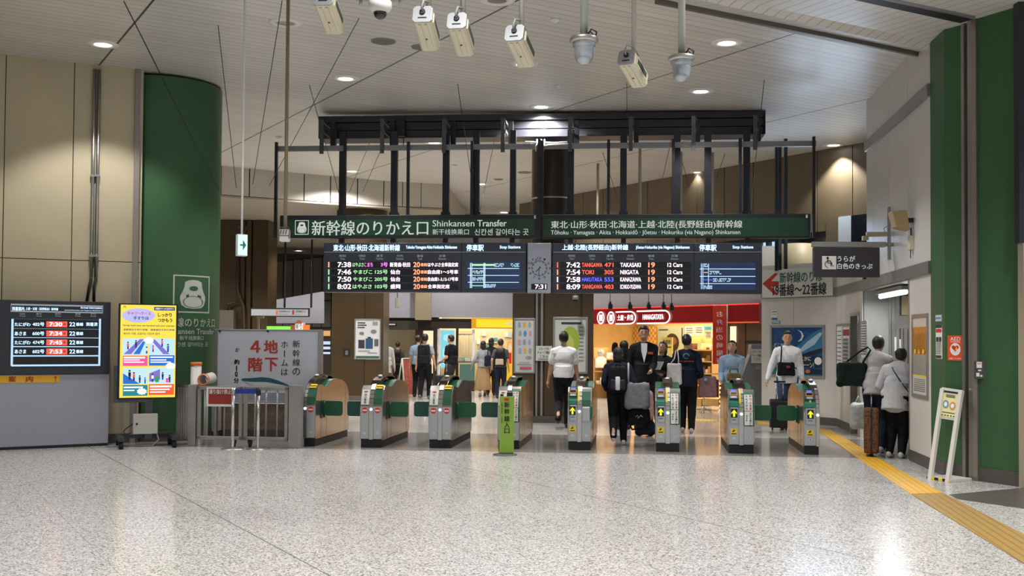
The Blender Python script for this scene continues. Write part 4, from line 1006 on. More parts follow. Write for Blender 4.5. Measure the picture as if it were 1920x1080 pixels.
mb.box(q0.x, q1.x, -.02, .1, q1.z, q0.z); bx = mb.build('control_box', mat('box_ivory', '#bdbcb4', .45, noise=.03), t, bevel=.006)
k_ = F.p(256.5, 795, -.02); mb = MB(F); mb.cyl((k_.x, -.02, k_.z), (k_.x, -.028, k_.z), .016, m=0); mb.build('lock', INK, t)
for sx, xx in ((0, a.x+.04), (1, b.x-.06)):
    MB(F).box(xx-.04, xx+.04, -.32, .3, .11, .17).build('base_foot', mat('foot_dark_grey', '#3b3c44', .4, .3), t, bevel=.004)
    for yy in (-.26, .24):
        mb = MB(F); mb.cyl((xx-.03, yy, .05), (xx+.03, yy, .05), .05, seg=18); mb.box(xx-.02, xx+.02, yy-.02, yy+.02, .06, .115); mb.build('caster', RUB, t)
MB(F).box(a.x+.04, b.x-.06, .2, .27, .11, .16).build('base_bar', mat('foot_dark_grey', '#3b3c44'), t)
mb = MB(F); mb.tube([(q0.x+.33, .02, q1.z), (q0.x+.36, -.02, .1), (q0.x+.28, .0, .02), (q0.x-.05, .1, .012), (q0.x-.35, .12, .012)], .01); mb.tube([(q0.x, .04, q1.z+.15), (q0.x-.12, .05, q1.z+.05), (q0.x-.1, .05, q1.z-.02), (q0.x-.02, .06, q1.z+.02)], .007, m=1)
mb.build('cable', [mat('grey_cable', '#8b8b8b', .6), RUB], t)

# steel barrier fence
P0 = G(460, 838); F = Fr(P0.x, P0.y, 0, R(-7)); FN = F
FM = mat('fence_steel', '#9c9a96', .38, .45, noise=.12, nscale=5)
def fence_gate(lab, x0, x1, bars):
    t = thing('barrier_gate', lab, 'barrier'); t.location = F.o; t.rotation_euler = (0, 0, F.rot)
    a = F.p(x0, 727).x; b = F.p(x1, 727).x; zt = F.p(460, 725).z
    mb = MB(F); mb.box(a, b, -.02, .02, zt-.05, zt); mb.box(a, b, -.02, .02, .1, .15); mb.box(a, a+.05, -.02, .02, .1, zt); mb.box(b-.05, b, -.02, .02, .1, zt); mb.build('frame', FM, t, bevel=.004)
    for i in range(bars):
        x = a+(b-a)*(i+1)/(bars+1); MB(F).cyl((x, 0, .14), (x, 0, zt-.04), .012).build('bar', FM, t)
    for x in (b-.12,) if x1 < 460 else (a+.1,):
        MB(F).cyl((x-.015, 0, .04), (x+.015, 0, .04), .04).box(x-.03, x+.03, -.02, .02, .05, .11).build('caster', RUB, t)
    return t
fence_gate('left steel barrier gate carrying the red no passage sign', 371, 455, 4); fence_gate('right steel barrier gate before the lower end of the whiteboard', 458, 541, 3)
def fpost(lab, x0, x1, py0=722, py1=838):
    mb = MB(F); mb.box(F.p(x0, 780).x, F.p(x1, 780).x, -.05, .07, 0, F.p(460, py0).z); o = mb.build('fence_post', FM, bevel=.005); place(o, F); tag(o, lab, 'post')
fpost('square steel fence post right of the signage cart', 355, 369); fpost('broad steel fence post against the leftmost ticket gate', 543, 566, 721)
t = thing('side_fence', 'short steel fence of upright slats running back to the green column', 'fence', F=F)
p1 = F.p(356, 780); n_ = 6; pa = Vector((p1.x, 0, 0)); zt = F.p(350, 722).z
far = F.loc(AT(331, 780, 16.42)); far.z = 0
for k in range(n_): q = pa.lerp(far, (k+.6)/n_); MB(F).box(q.x-.012, q.x+.012, q.y-.012, q.y+.012, .1, zt-.04).build('slat', FM, t)
MB(F).prism([(pa.x-.015, pa.y), (far.x-.015, far.y), (far.x+.015, far.y), (pa.x+.015, pa.y)], zt-.04, zt, 'z').prism([(pa.x-.015, pa.y), (far.x-.015, far.y), (far.x+.015, far.y), (pa.x+.015, pa.y)], .1, .14, 'z').build('rail', FM, t)
# red sign
t = thing('no_passage_sign', 'red and white no passage sign hung on the steel barrier gate', 'sign', F=F)
mb = MB(F); mb.pbox(387.5, 726, 437, 762.5, -.05, -.035, 0); mb.build('backing', PAPER, t)
mb = MB(F); mb.pbox(391, 729, 435, 758, -.054, -.05, 0); mb.build('red_face', mat('sign_brick_red', '#94321f', .5), t)
mb = MB(F); mb.text('通り抜け禁止', 392, 730, 433.5, 739, y=-.058, bold=.02); mb.build('lettering', PAPER, t)
# belt stanchions
for px, lab in ((436, 'left chrome belt post before the barrier gates'), (483.5, 'right chrome belt post holding the blue belt')):
    p = G(px, 842); t = thing('belt_post', lab, 'post', loc=p); h = AT(px, 727, p.y).z
    MB().lathe([(0, .03), (.03, .03), (.14, .015), (.17, .004), (.17, 0), (0, 0)], seg=32).build('base', STEEL, t)
    MB().cyl((0, 0, .02), (0, 0, h), .024).build('pole', STEELB, t)
    MB().cyl((0, 0, h-.1), (0, 0, h), .033).build('belt_head', BLK if px > 450 else STEEL, t)
p0, p1 = G(436, 842), G(483.5, 842); z = AT(460, 733.5, p0.y).z
Fb = Fr(p0.x, p0.y, 0, math.atan2(p1.y-p0.y, p1.x-p0.x)); L_ = (p1-p0).length
tag(place(MB(Fb).box(.03, L_-.02, -.01, .01, z-.035, z+.035).build('blue_belt', mat('belt_blue', '#1d3796', .6)), Fb), 'blue belt stretched between the two chrome posts', 'belt')
# white tubes with orange rims
WT = mat('tube_white', '#cfccc6', .45, noise=.05)
p = AT(367, 722, 16.35); t = thing('white_tube', 'upright white tube with orange rim standing behind the fence', 'tube', loc=(p.x, p.y, 0))
h0 = AT(367, 724, 16.35).z; h1 = AT(367, 679, 16.35).z
MB().lathe([(.1, 0), (.1, .02), (.075, .03), (.08, h1-.03), (.07, h1-.03), (.07, .1)], seg=24).build('body', WT, t); MB().lathe([(.07, h1-.05), (.086, h1-.05), (.088, h1), (.072, h1), (.07, h1-.05)], seg=24).build('rim', ORANGE, t)
p = AT(385, 712, 16.3); t = thing('white_tube', 'lying white tube with orange rim opening beside the upright tube', 'tube', loc=(p.x, p.y, 0))
z = AT(385, 709, 16.3).z
MB().cyl((0, -.1, z-.02), (.06, .12, z+.0), .075, .085, cap=False).cyl((.0, .05, 0), (.0, .05, z-.08), .03).build('body', WT, t)
mb = MB(); mb.tube([(-.0+.08*math.cos(a_), -.1+.02*math.sin(a_), z-.02+.08*math.sin(a_)) for a_ in [2*PI*i/20 for i in range(21)]], .012); mb.build('rim', ORANGE, t)
MB().cyl((.055, .1, z), (.056, .105, z), .07).build('inner_end', mat('tube_inside', '#4b3324', .7), t)

# low stone wall, white cabinet and the whiteboard behind
Fw = Fr(AT(490, 780, 17.6).x, 17.6, 0, R(-6)); mb = MB(Fw)
mb.box(Fw.p(416, 780).x, Fw.p(570, 780).x, 0, .15, .12, Fw.p(490, 759).z, 0).box(Fw.p(416, 780).x, Fw.p(570, 780).x, -.01, .16, 0, .12, 1).box(Fw.p(416, 780).x, Fw.p(570, 780).x, -.02, .17, Fw.p(490, 759).z, Fw.p(490, 757).z, 1)
struct(place(mb.build('wall_low_stone', [mat('brown_marble', '#7d6b58', .25, noise=.25, nscale=7), BASEB]), Fw))
mb = MB(Fw); mb.box(Fw.p(384, 780).x, Fw.p(415, 780).x, -.25, .1, .1, Fw.p(400, 750).z, 0)
for x in (394, 404): mb.box(Fw.p(x, 780).x-.008, Fw.p(x, 780).x+.008, -.255, -.24, .12, Fw.p(400, 752).z, 1)
mb.box(Fw.p(384, 780).x+.01, Fw.p(415, 780).x-.01, -.22, .08, 0, .1, 1)
tag(place(mb.build('white_cabinet', [mat('cabinet_white', '#b5b1a8', .5), BASEB], bevel=.004), Fw), 'narrow off white cabinet behind the barrier gates, left of the stone wall', 'cabinet')
F = Fr(AT(500, 700, 17.1).x, 17.1, 0, R(-6)); t = thing('whiteboard_sign', 'large whiteboard telling in red that platforms are four floors down', 'sign board', F=F)
a = F.p(403, 617); b = F.p(603.5, 757)
MB(F).box(a.x+.03, b.x-.03, 0, .03, b.z, a.z-.01).build('board', mat('glossy_board_white', '#c9cbd6', .12, coat=.3), t)
mb = MB(F); mb.box(a.x, a.x+.05, -.015, .05, b.z-.0, a.z); mb.box(b.x-.07, b.x, -.015, .05, b.z, a.z); mb.box(a.x, b.x, -.012, .045, a.z-.02, a.z); mb.box(a.x, b.x, -.012, .045, b.z, b.z+.03)
mb.build('frame', ALU, t, bevel=.003)
MB(F).box(a.x+.0, a.x+.05, 0, .05, 0, b.z).build('leg', ALU, t); MB(F).box(b.x-.06, b.x, 0, .05, 0, b.z).build('leg', ALU, t)
MB(F).box(a.x+.06, b.x-.08, -.004, 0, b.z+.035, b.z+.16).build('grey_lower_strip', mat('strip_blue_grey', '#8e93a4', .4), t)
RD = mat('brush_red', '#b3362c', .5); mb = MB(F)
for c_, x0, y0, x1, y1 in (('４', 469.5, 639, 488, 661), ('地', 494.5, 638, 521, 662), ('階', 465.5, 671, 492, 696), ('下', 496.5, 671, 520.5, 696)): mb.text(c_, x0, y0, x1, y1, y=-.004, bold=.03)
mb.build('red_lettering', RD, t)
mb = MB(F)
for s_, xc, y0, st_, sz in (('新幹線の', 555.5, 645, 17.3, 6.8), ('ホームは', 533.5, 646, 17.2, 6.2)):
    for k, c_ in enumerate(s_):
        yc = y0+st_*k; 
        if c_ == 'ー': mb.pbox(xc-.8, yc-6, xc+.8, yc+6, -.005, -.004)
        else: mb.text(c_, xc-sz, yc-sz, xc+sz, yc+sz, y=-.004, bold=.006)
for c_, xc, yc in (('約', 444, 678.5), ('1', 443.5, 690.5), ('0', 443, 701.5), ('分', 443, 713.5)): mb.text(c_, xc-(5 if c_ in '約分' else 1.1 if c_ == '1' else 2.6), yc-4.6, xc+(5 if c_ in '約分' else 1.1 if c_ == '1' else 2.6), yc+4.6, y=-.004, bold=.04)
mb.text('か', 441, 652, 449, 660, y=-.004, bold=.01)
mb.build('black_lettering', INK, t)
tr = [(451.5, 712), (455, 709.5), (470, 709), (482, 708), (490, 707), (505, 708.5), (520, 713), (535, 719), (545, 724), (480, 724), (462, 718)]
mb = MB(F); mb.face([tuple(F.p(x, y_, -.004)) for x, y_ in tr], 0); mb.face([tuple(F.p(x, y_, -.006)) for x, y_ in ((455, 714.5), (470, 716), (500, 716.5), (530, 722), (540, 724.5), (480, 724.5))], 1)
mb.build('train_drawing', [mat('train_teal', '#1d5a68', .4), mat('train_white', '#c4c8cc', .4)], t)
for px in (412.5, 502.5):
    q = F.p(px, 621); MB(F).cyl((q.x, -.02, q.z), (q.x, 0, q.z), .016).build('magnet', INK, t)
# orange/green shop lights glimpsed over the board
F = Fr(AT(550, 615, 30).x, 30, 0, 0)
mb = MB(F); mb.pbox(500, 611.5, 545, 621, 0, .2); tag(place(mb.build('light_box', glow('lime_light', '#8af04e', .9)), F), 'lime green light box glimpsed just above the whiteboard', 'light box')
mb = MB(F); mb.pbox(545, 609, 553.5, 621, -.1, .2, 0); mb.pbox(568, 609, 577, 621, -.1, .2, 1); mb.pbox(553.5, 605, 568, 621, -.12, .2, 2)
q = [F.p(553, 606), F.p(568.5, 606), F.p(561, 600.5)]; mb.prism([(p.x, p.z) for p in q], -.14, .2, 'y', 0); mb.text('祭', 554.5, 608, 560, 617, y=-.13, m=3); mb.text('り', 562, 608, 566.5, 617, y=-.13, m=3)
tag(place(mb.build('festival_stall_sign', [glow('orange_dim', '#c8642a', .5), glow('orange_bright', '#ff7a28', .9), PAPER, INK]), F), 'small orange and white stall sign above the whiteboard', 'sign')
# ================================================================== right side and floor strips
# tactile paving
def floor_patch(name, pts_, z, m, label=None):
    mb = MB(); mb.prism([(p.x, p.y) for p in pts_], .0005, z, 'z'); o = mb.build(name, m); return o
def tact_mat(name, c1, c2, dots):
    m = mat(name, c1, .5); nt, N, L = nodes_of(m); b = N['Principled BSDF']; tc = N.new('ShaderNodeTexCoord')
    w = N.new('ShaderNodeVectorMath'); w.operation = 'DOT_PRODUCT'; w.inputs[1].default_value = Vector((5.7, -.95, 0)).normalized(); L.new(tc.outputs['Object'], w.inputs[0])
    w2 = N.new('ShaderNodeVectorMath'); w2.operation = 'DOT_PRODUCT'; w2.inputs[1].default_value = Vector((.95, 5.7, 0)).normalized(); L.new(tc.outputs['Object'], w2.inputs[0])
    l1 = line_mask(nt, w.outputs['Value'], .075, .03, .016); l2 = line_mask(nt, w2.outputs['Value'], .30, 0, .008); l3 = line_mask(nt, w2.outputs['Value'], .08, 0, .03)
    n = N.new('ShaderNodeTexNoise'); n.inputs['Scale'].default_value = 7; n.inputs['Detail'].default_value = 6; L.new(tc.outputs['Object'], n.inputs['Vector'])
    col = mixc(nt, n.outputs['Fac'], hx(c1), hx(c2)); k = mathn(nt, 'MULTIPLY', l1, .45)
    if dots: k = mathn(nt, 'MULTIPLY', k, mathn(nt, 'SUBTRACT', 1.0, mathn(nt, 'MULTIPLY', l3, .7)))
    col = mixc(nt, mathn(nt, 'MAXIMUM', k, mathn(nt, 'MULTIPLY', l2, .35)), col, hx('#6b4a1a')); L.new(col, b.inputs['Base Color'])
    bp = N.new('ShaderNodeBump'); bp.inputs['Distance'].default_value = .01; bp.invert = True; L.new(l1, bp.inputs['Height']); L.new(bp.outputs[0], b.inputs['Normal'])
    return m
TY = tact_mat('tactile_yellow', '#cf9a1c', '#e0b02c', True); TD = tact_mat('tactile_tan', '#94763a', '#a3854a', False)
o = floor_patch('tactile_paving', [G(1534, 808), G(1538, 811), G(1708, 927), G(1768, 925), G(1683, 880), G(1558, 806.5)], .006, TY); tag(o, 'bright yellow tactile paving running from the gates past the service counter', 'tactile paving')
q0, q1 = G(1710, 928), G(1771, 926.5); r0, r1 = G(1920, 1058), G(1920, 1003); dd = (r0-q0)*1.5
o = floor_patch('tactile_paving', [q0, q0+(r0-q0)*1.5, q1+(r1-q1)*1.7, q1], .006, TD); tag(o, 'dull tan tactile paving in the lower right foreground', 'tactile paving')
o = floor_patch('tactile_paving', [G(1534, 808), G(1558, 806.5), G(1500, 797), G(1420, 790), G(1420, 795), G(1490, 801)], .005, TY); tag(o, 'yellow tactile strip curving left behind the rightmost gate', 'tactile paving')
o = floor_patch('tactile_paving', [G(1250, 783), G(1345, 787), G(1345, 791), G(1250, 787.5)], .005, TY); tag(o, 'far yellow tactile strip in front of the red shop', 'tactile paving')
g0, g1, g2 = G(1780, 927.5), G(1925, 914.5), G(1795, 936)
o = floor_patch('trim_12', [g0, g1, g1+Vector((2, -1.5, 0)), G(1990, 967), G(1920, 954), g2], .003, mat('dark_granite', '#544d4b', .35, noise=.1, nscale=40)); struct(o)

# notices on the green pier
GF = []
for a, b in zip(GC, GC[1:]): GF.append(Fr(a[0], a[1], 0, math.atan2(b[1]-a[1], b[0]-a[0])))
def notice(F, name, lab, cat, x0, y0, x1, y1, base, blocks, th=.006, frame=None, fw=.02, depth=0.0):
    """flat sheet with coloured areas (u0,v0,u1,v1,mat) from the top left, and text lines (str,u0,v0,u1,v1,mat)"""
    t = thing(name, lab, cat, F=F); a = F.p(x0, y0, -depth-th); b = F.p(x1, y1, -depth-th)
    A = Vector((a.x, 0, b.z)); Wd = b.x-a.x; Hh = a.z-b.z; y = -depth-th
    MB(F).box(a.x, b.x, y, -depth-.0015, b.z, a.z).build('sheet', base, t)
    if frame:
        mb = MB(F); y2 = y-.012
        for q in ((a.x-fw, a.x, b.z-fw, a.z+fw), (b.x, b.x+fw, b.z-fw, a.z+fw), (a.x, b.x, b.z-fw, b.z), (a.x, b.x, a.z, a.z+fw)): mb.box(q[0], q[1], y2, -depth-.001, q[2], q[3])
        mb.build('frame', frame, t, bevel=.003)
    mats = []; mb = MB(F); k = 0
    for bl in blocks:
        k += 1; yy = y-.0015-.0008*k
        if isinstance(bl[0], str):
            s_, u0, v0, u1, v1, m = bl
            if m not in mats: mats.append(m)
            mb.ltext(s_, a.x+u0*Wd, a.x+u1*Wd, a.z-v1*Hh, a.z-v0*Hh, y=yy, m=mats.index(m), bold=.012)
        elif isinstance(bl[0], tuple):
            pl, m = bl
            if m not in mats: mats.append(m)
            mb.face([(a.x+u*Wd, yy, a.z-v*Hh) for u, v in pl], mats.index(m))
        else:
            u0, v0, u1, v1, m = bl
            if m not in mats: mats.append(m)
            mb.face([(a.x+u*Wd, yy, a.z-v*Hh) for u, v in ((u0, v1), (u1, v1), (u1, v0), (u0, v0))], mats.index(m))
    if blocks: mb.build('print', mats, t)
    return t
def oval(cu, cv, ru, rv, n=20): return tuple((cu+ru*math.cos(2*PI*i/n), cv+rv*math.sin(2*PI*i/n)) for i in range(n))
AEDO = mat('aed_orange', '#e2501c', .5); GRT = mat('grey_text', '#6d6d70', .6); DKP = mat('dark_print', '#2b2d36', .5)
heart = tuple((.5+.24*(16*math.sin(a_)**3)/17, .50-.15*(13*math.cos(a_)-5*math.cos(2*a_)-2*math.cos(3*a_)-math.cos(4*a_))/17) for a_ in [2*PI*i/30 for i in range(30)])
notice(GF[1], 'aed_sign', 'orange AED sign with a heart on the green pier', 'sign', 1776.5, 629, 1806.5, 676.5, AEDO,
       [('AED', .18, .06, .82, .21, PAPER), (.2, .245, .8, .27, PAPER), (oval(.5, .55, .33, .25), PAPER), (heart, mat('heart_red', '#cc2e20', .5)), (((.62, .42), (.5, .56), (.57, .57), (.45, .7), (.68, .54), (.6, .53)), YEL), ('設置しています', .12, .88, .88, .955, PAPER)])
rows_ = [(.12, .05+.03*k, .88-(.2 if k % 3 == 2 else 0), .062+.03*k, GRT) for k in range(9, 30)]
notice(GF[0], 'notice', 'small pale blue label high on the green pier', 'notice', 1754, 591, 1765.5, 602, mat('pale_blue', '#b9d2e2', .5), [(.1, .4, .9, .6, GRT)])
notice(GF[0], 'notice', 'tall narrow printed notice on the green pier below the pale label', 'notice', 1754.5, 609.5, 1766.5, 673, PAPER, [(0, 0, 1, .09, DKP), (.08, .12, .92, .22, RED), (.1, .36, .5, .5, DKP), (.6, .36, .9, .5, DKP), (.08, .9, .92, .98, DKP)]+[(.1, .53+.05*k, .9, .55+.05*k, GRT) for k in range(7)])
PAMB = mat('poster_amber', '#c8841e', .35, noise=.35, nscale=14); PGY = mat('poster_grey', '#98968c', .35, noise=.3, nscale=20)
notice(FPL, 'framed_poster', 'tall amber station poster framed on the white pillar beside the counter', 'poster', 1712, 597, 1738.5, 742, PAMB,
       [(0, 0, 1, .12, mat('poster_warm_white', '#cfc6b8', .3)), (0, .48, 1, .78, PGY), (0, .76, 1, 1, mat('poster_cream', '#cfcabc', .4)), (0, .75, 1, .77, YEL)]+[(.1, .8+.025*k, .9, .81+.025*k, GRT) for k in range(7)]+[(oval(.2+.3*k, .44, .07, .03), YEL) for k in range(3)]+[(.1+.2*k, .2, .14+.2*k, .44, mat('poster_brown', '#8f4d12', .4)) for k in range(5)], frame=ALU, fw=.05)
# framed blue train poster and notices on the far white wall
PB = mat('poster_blue', '#1d4c86', .25, noise=.3, nscale=5); PT = mat('poster_teal', '#1d6170', .3); PDK = mat('poster_dark', '#1a2434', .3)
notice(F1, 'framed_poster', 'wide blue train poster in a grey frame behind the man in the white shirt', 'poster', 1448, 614.5, 1542.5, 705.5, PB,
       [(0, .35, .42, 1, PT), (((.4, .5), (.62, .28), (.8, .12), (1, .02), (1, .42), (.75, .55), (.5, .62)), mat('train_blue', '#3b7a9c', .2)), (((.5, .52), (.7, .3), (.95, .1), (1, .12), (.85, .35), (.62, .5)), mat('train_white2', '#a5c4d6', .2)), (.4, .6, 1, .83, PDK), (((.45, .62), (.75, .5), (1, .42), (1, .5), (.6, .64)), PDK), (oval(.52, .17, .1, .13), PB), (((.5, .04), (.6, .08), (.64, .17), (.6, .27), (.52, .3), (.59, .22), (.6, .15), (.57, .09)), PAPER),
        ('どこかに', .05, .32, .3, .42, PAPER), ('ビューーン！', .05, .44, .36, .56, PAPER), ('どこかに', .52, .6, .78, .69, PAPER), ('ビューーン！', .5, .72, .84, .83, PAPER), (oval(.92, .69, .07, .08), PAPER), (.35, .86, 1, .96, PDK), (oval(.72, .91, .05, .04), mat('food_orange', '#b8603a', .5)), (0, .97, 1, 1, PT), (.0, .6, .35, .85, mat('poster_ochre', '#7c6c3c', .5, noise=.3))], frame=ALU, fw=.05)
notice(F1, 'notice', 'small white and blue sticker above the blue train poster', 'notice', 1446.5, 582, 1457.5, 599.5, PAPER, [(0, .78, 1, 1, mat('sticker_blue', '#2a62a8', .5)), (.1, .1, .9, .2, GRT), ('WINKLE', .12, .35, .88, .5, mat('sticker_blue', '#2a62a8'))])
notice(F1, 'notice', 'thin pale teal sticker directly over the blue train poster frame', 'notice', 1447, 602, 1463, 606.5, mat('sticker_teal', '#5b8f9a', .5), [(.1, .3, .9, .6, PAPER)])
notice(F2, 'notice_board', 'framed pair of notices on the white wall left of the staff door', 'notice board', 1569, 611, 1594, 711, mat('board_grey', '#a9aaae', .4), [(.02, .02, .42, .98, PAPER), (.5, .04, .95, .95, PAPER), (.5, .08, .95, .2, mat('notice_red', '#9c2a2c', .5))]+[(.06, .1+.08*k, .38, .12+.08*k, GRT) for k in range(10)]+[(.55, .25+.07*k, .9, .3+.07*k, GRT) for k in range(9)], frame=ALU, fw=.03)
notice(F4, 'notice', 'narrow timetable notice right of the staff door', 'notice', 1614.5, 604, 1626, 672, PAPER, [(.08, .03+.07*k, .92, .06+.07*k, GRT) for k in range(13)], frame=ALU, fw=.015)
# fluorescent lamp over the counter
A_ = FR.p(1650, 548, .1); t = thing('fluorescent_lamp', 'lit fluorescent lamp fitted above the service counter', 'lamp', F=FR)
mb = MB(FR); mb.box(.45, 2.3, .12, .34, 2.36, 2.43); mb.build('housing', ALU, t, bevel=.01)
mb = MB(FR); mb.cyl((.5, .2, 2.33), (2.25, .2, 2.33), .035); mb.build('tube', glow('tube_light', '#f4fbff', 7), t)
area(FR.o+FR.ux*1.4+FR.uy*.2+Vector((0, 0, 2.28)), (0, 0, FR.rot), 1.7, .15, 22, (1, 1, 1), 'tube_light') if 'area' in globals() else None
# wall speaker and junction box
def onwall(Fw_, px, py): return Fw_.p(px, py)
FU = Fr(pr(17.8), 17.8, 0, math.atan2(13.7-17.8, 5.25-pr(17.8)))
q = FU.p(1712, 413); t = thing('wall_speaker', 'beige wall speaker tilted down on the white upper wall', 'speaker', F=FU)
mb = MB(FU); mb.prism([(-.10, q.z+.13), (-.06, q.z-.14), (-.24, q.z-.10), (-.3, q.z+.12)], q.x-.16, q.x+.1, 'x'); mb.build('cabinet', mat('speaker_beige', '#a08d66', .5), t, bevel=.01)
mb = MB(FU); mb.box(q.x-.02, q.x+.02, -.1, 0, q.z-.03, q.z+.03); mb.tube([(q.x, -.03, q.z-.1), (q.x, -.02, q.z-.35)], .008); mb.build('bracket', BLK, t)
q = FU.p(1712.5, 456); t = thing('junction_box', 'little cream junction box under the wall speaker', 'box', F=FU)
mb = MB(FU); mb.box(q.x-.08, q.x+.05, -.06, 0, q.z-.09, q.z+.1); mb.build('box', OFFW, t, bevel=.006); mb = MB(FU); mb.tube([(q.x-.03, -.03, q.z-.09), (q.x-.03, -.03, q.z-.2)], .006); mb.build('cable', RUB, t)
# card box by the shutter track
F = Fr(5.375, 12.62, 0, R(-20)); t = thing('intercom_box', 'dark grey intercom box on the steel track beside the green wall', 'intercom', F=F)
a = F.p(1826.5, 677); b = F.p(1853, 711)
MB(F).box(a.x, b.x, 0, .12, b.z, a.z).build('casing', mat('casing_dark_grey', '#47474b', .4, .2), t, bevel=.004)
mb = MB(F); 
for (x0, y0, x1, y1, m) in ((1831, 678.5, 1841, 690, 0), (1832.5, 681, 1839.5, 683, 1), (1834, 693, 1840, 696, 0), (1830.5, 699, 1836.5, 706, 0), (1838, 703, 1842, 706.5, 0)): mb.pbox(x0, y0, x1, y1, -.004-.001*m, 0, m)
mb.build('labels', [PAPER, mat('label_orange', '#d87838', .5)], t)
# leaning sign stand
bl, br = G(1744, 899), G(1777, 904); up = Vector((0, 0, 1)); ax = (br-bl).normalized(); nb = Vector((-ax.y, ax.x, 0))
tl = AT(1768, 728, bl.y+.22); tr_ = AT(1802.5, 733, br.y+.22)
t = thing('sign_stand', 'leaning white frame stand with a pale yellow notice by the green pier', 'sign stand', loc=bl); o0 = bl
WM = mat('stand_white', '#d3d1ca', .45)
def bar(a, b, w, d, nm, m=WM):
    mb = MB(); a = a-o0; b = b-o0; v = []
    for p in (a, b): v += [p+ax*sx*w/2+nb*sy*d/2 for sx, sy in ((-1, -1), (1, -1), (1, 1), (-1, 1))]
    for q in ((0,1,2,3),(4,7,6,5),(0,4,5,1),(1,5,6,2),(2,6,7,3),(3,7,4,0)): mb.face([v[i] for i in q])
    return mb.build(nm, m, t, bevel=.002)
bar(bl, tl, .05, .04, 'leg'); bar(br, tr_, .05, .04, 'leg')
def onp(u, v, off=0): # u across, v down 0..1 on the leaning plane
    L0 = tl.lerp(bl, v); R0_ = tr_.lerp(br, v); n = (br-bl).cross(tl-bl).normalized(); n = n if n.y < 0 else -n; return L0.lerp(R0_, u)+n*off-o0
def quad(nm, u0, v0, u1, v1, off, m, th=.004):
    mb = MB(); A = [onp(u0, v1, off), onp(u1, v1, off), onp(u1, v0, off), onp(u0, v0, off)]; B = [onp(u0, v1, off-th), onp(u1, v1, off-th), onp(u1, v0, off-th), onp(u0, v0, off-th)]
    mb.face(A); mb.face(B[::-1])
    for i in range(4): mb.face([A[i], A[(i+1) % 4], B[(i+1) % 4], B[i]])
    return mb.build(nm, m, t)
quad('header_frame', -.06, -.01, 1.06, .33, .0, WM, .03); quad('dark_slot', .08, .02, .9, .04, .004, BLK); quad('yellow_notice', .04, .05, .92, .31, .006, mat('notice_yellow', '#e2dc9c', .5))
mb = MB()
def pr_(u0, v0, u1, v1, m): mb.face([onp(u0, v1, .009), onp(u1, v1, .009), onp(u1, v0, .009), onp(u0, v0, .009)], m)
for k in range(3): pr_(.25, .06+.012*k, .75, .066+.012*k, 0)
for k in range(5): pr_(.15+.16*k, .285, .23+.16*k, .297, 0)
pr_(.15, .255, .85, .263, 0)
for cu, cv, m in ((.3, .17, 1), (.68, .18, 2)):
    mb.face([onp(cu+.16*math.cos(2*PI*i/20), cv+.045*math.sin(2*PI*i/20), .0095) for i in range(20)], m); mb.face([onp(cu+.09*math.cos(2*PI*i/20), cv+.026*math.sin(2*PI*i/20), .0105) for i in range(20)], 3)
mb.build('print', [DKP, mat('print_blue', '#6a90b0', .5), mat('print_orange', '#cf8a5a', .5), PAPER], t)
mb = MB(); dpt = nb*.34; q = [Vector((0, 0, 0))-ax*.05, (br-bl)+ax*.04, (br-bl)+ax*.04+dpt, dpt-ax*.05]; mb.prism([(p.x, p.y) for p in q], .0, .035, 'z', 0); mb.build('base_plate', WM, t, bevel=.004)
mb = MB()
for k in range(6):
    p = Vector((0, 0, 0))-ax*.05+(br-bl+ax*.09)*(k/6); q_ = p+(br-bl+ax*.09)/6; o_ = -nb*.004
    mb.face([p+o_+Vector((0, 0, .002)), q_+o_+Vector((0, 0, .002)), q_+o_+Vector((0, 0, .034)), p+o_+Vector((0, 0, .034))], k % 2)
mb.build('hazard_tape', [INK, YEL], t)
# lime sign stand in the middle
p = G(947, 853); F = Fr(p.x, p.y, 0, R(-5)); t = thing('lime_sign_stand', 'narrow lime green floor sign reading Shinkansen entrance with a red arrow', 'sign stand', F=F)
MB(F).lathe([(0, .028), (.1, .024), (.165, .012), (.17, 0), (0, 0)], seg=32).build('base', mat('stand_base_grey', '#6c6f72', .4, .5), t)
mb = MB(F); mb.pbox(936.5, 743, 962.5, 850, -.04, .04); mb.build('panel', mat('lime_green', '#86ac3c', .4, noise=.04), t, bevel=.006)
mb = MB(F); mb.box(-.07, -.03, -.02, .02, F.p(947, 743).z, F.p(947, 739).z); mb.box(.02, .1, -.02, .02, F.p(947, 743).z, F.p(947, 736).z); mb.build('clip', BLK, t)
mb = MB(F)
for c_, yc, h in (('新', 759, 5), ('幹', 771.5, 5), ('線', 785, 5.3), ('入', 797, 5), ('口', 808, 4.4)): mb.text(c_, 945.5, yc-h, 955.5, yc+h, y=-.044, bold=.03)
for s_, y0, y1 in (('Shinkansen', 755, 776), ('Transfer', 780, 794)):
    n_ = len(s_)
    for k, c_ in enumerate(s_): mb.text(c_, 940, y0+(y1-y0)*k/n_, 942.5, y0+(y1-y0)*(k+.8)/n_, y=-.044)
mb.build('lettering', mat('ink_dark_green', '#1c2a12', .5), t)
ar = [(945.5, 746.5), (951, 746.5), (951, 745), (955.5, 749), (951, 753), (951, 751.5), (945.5, 751.5)]
mb = MB(F); mb.face([tuple(F.p(x, y_, -.044)) for x, y_ in ar]); mb.build('arrow', RED, t)
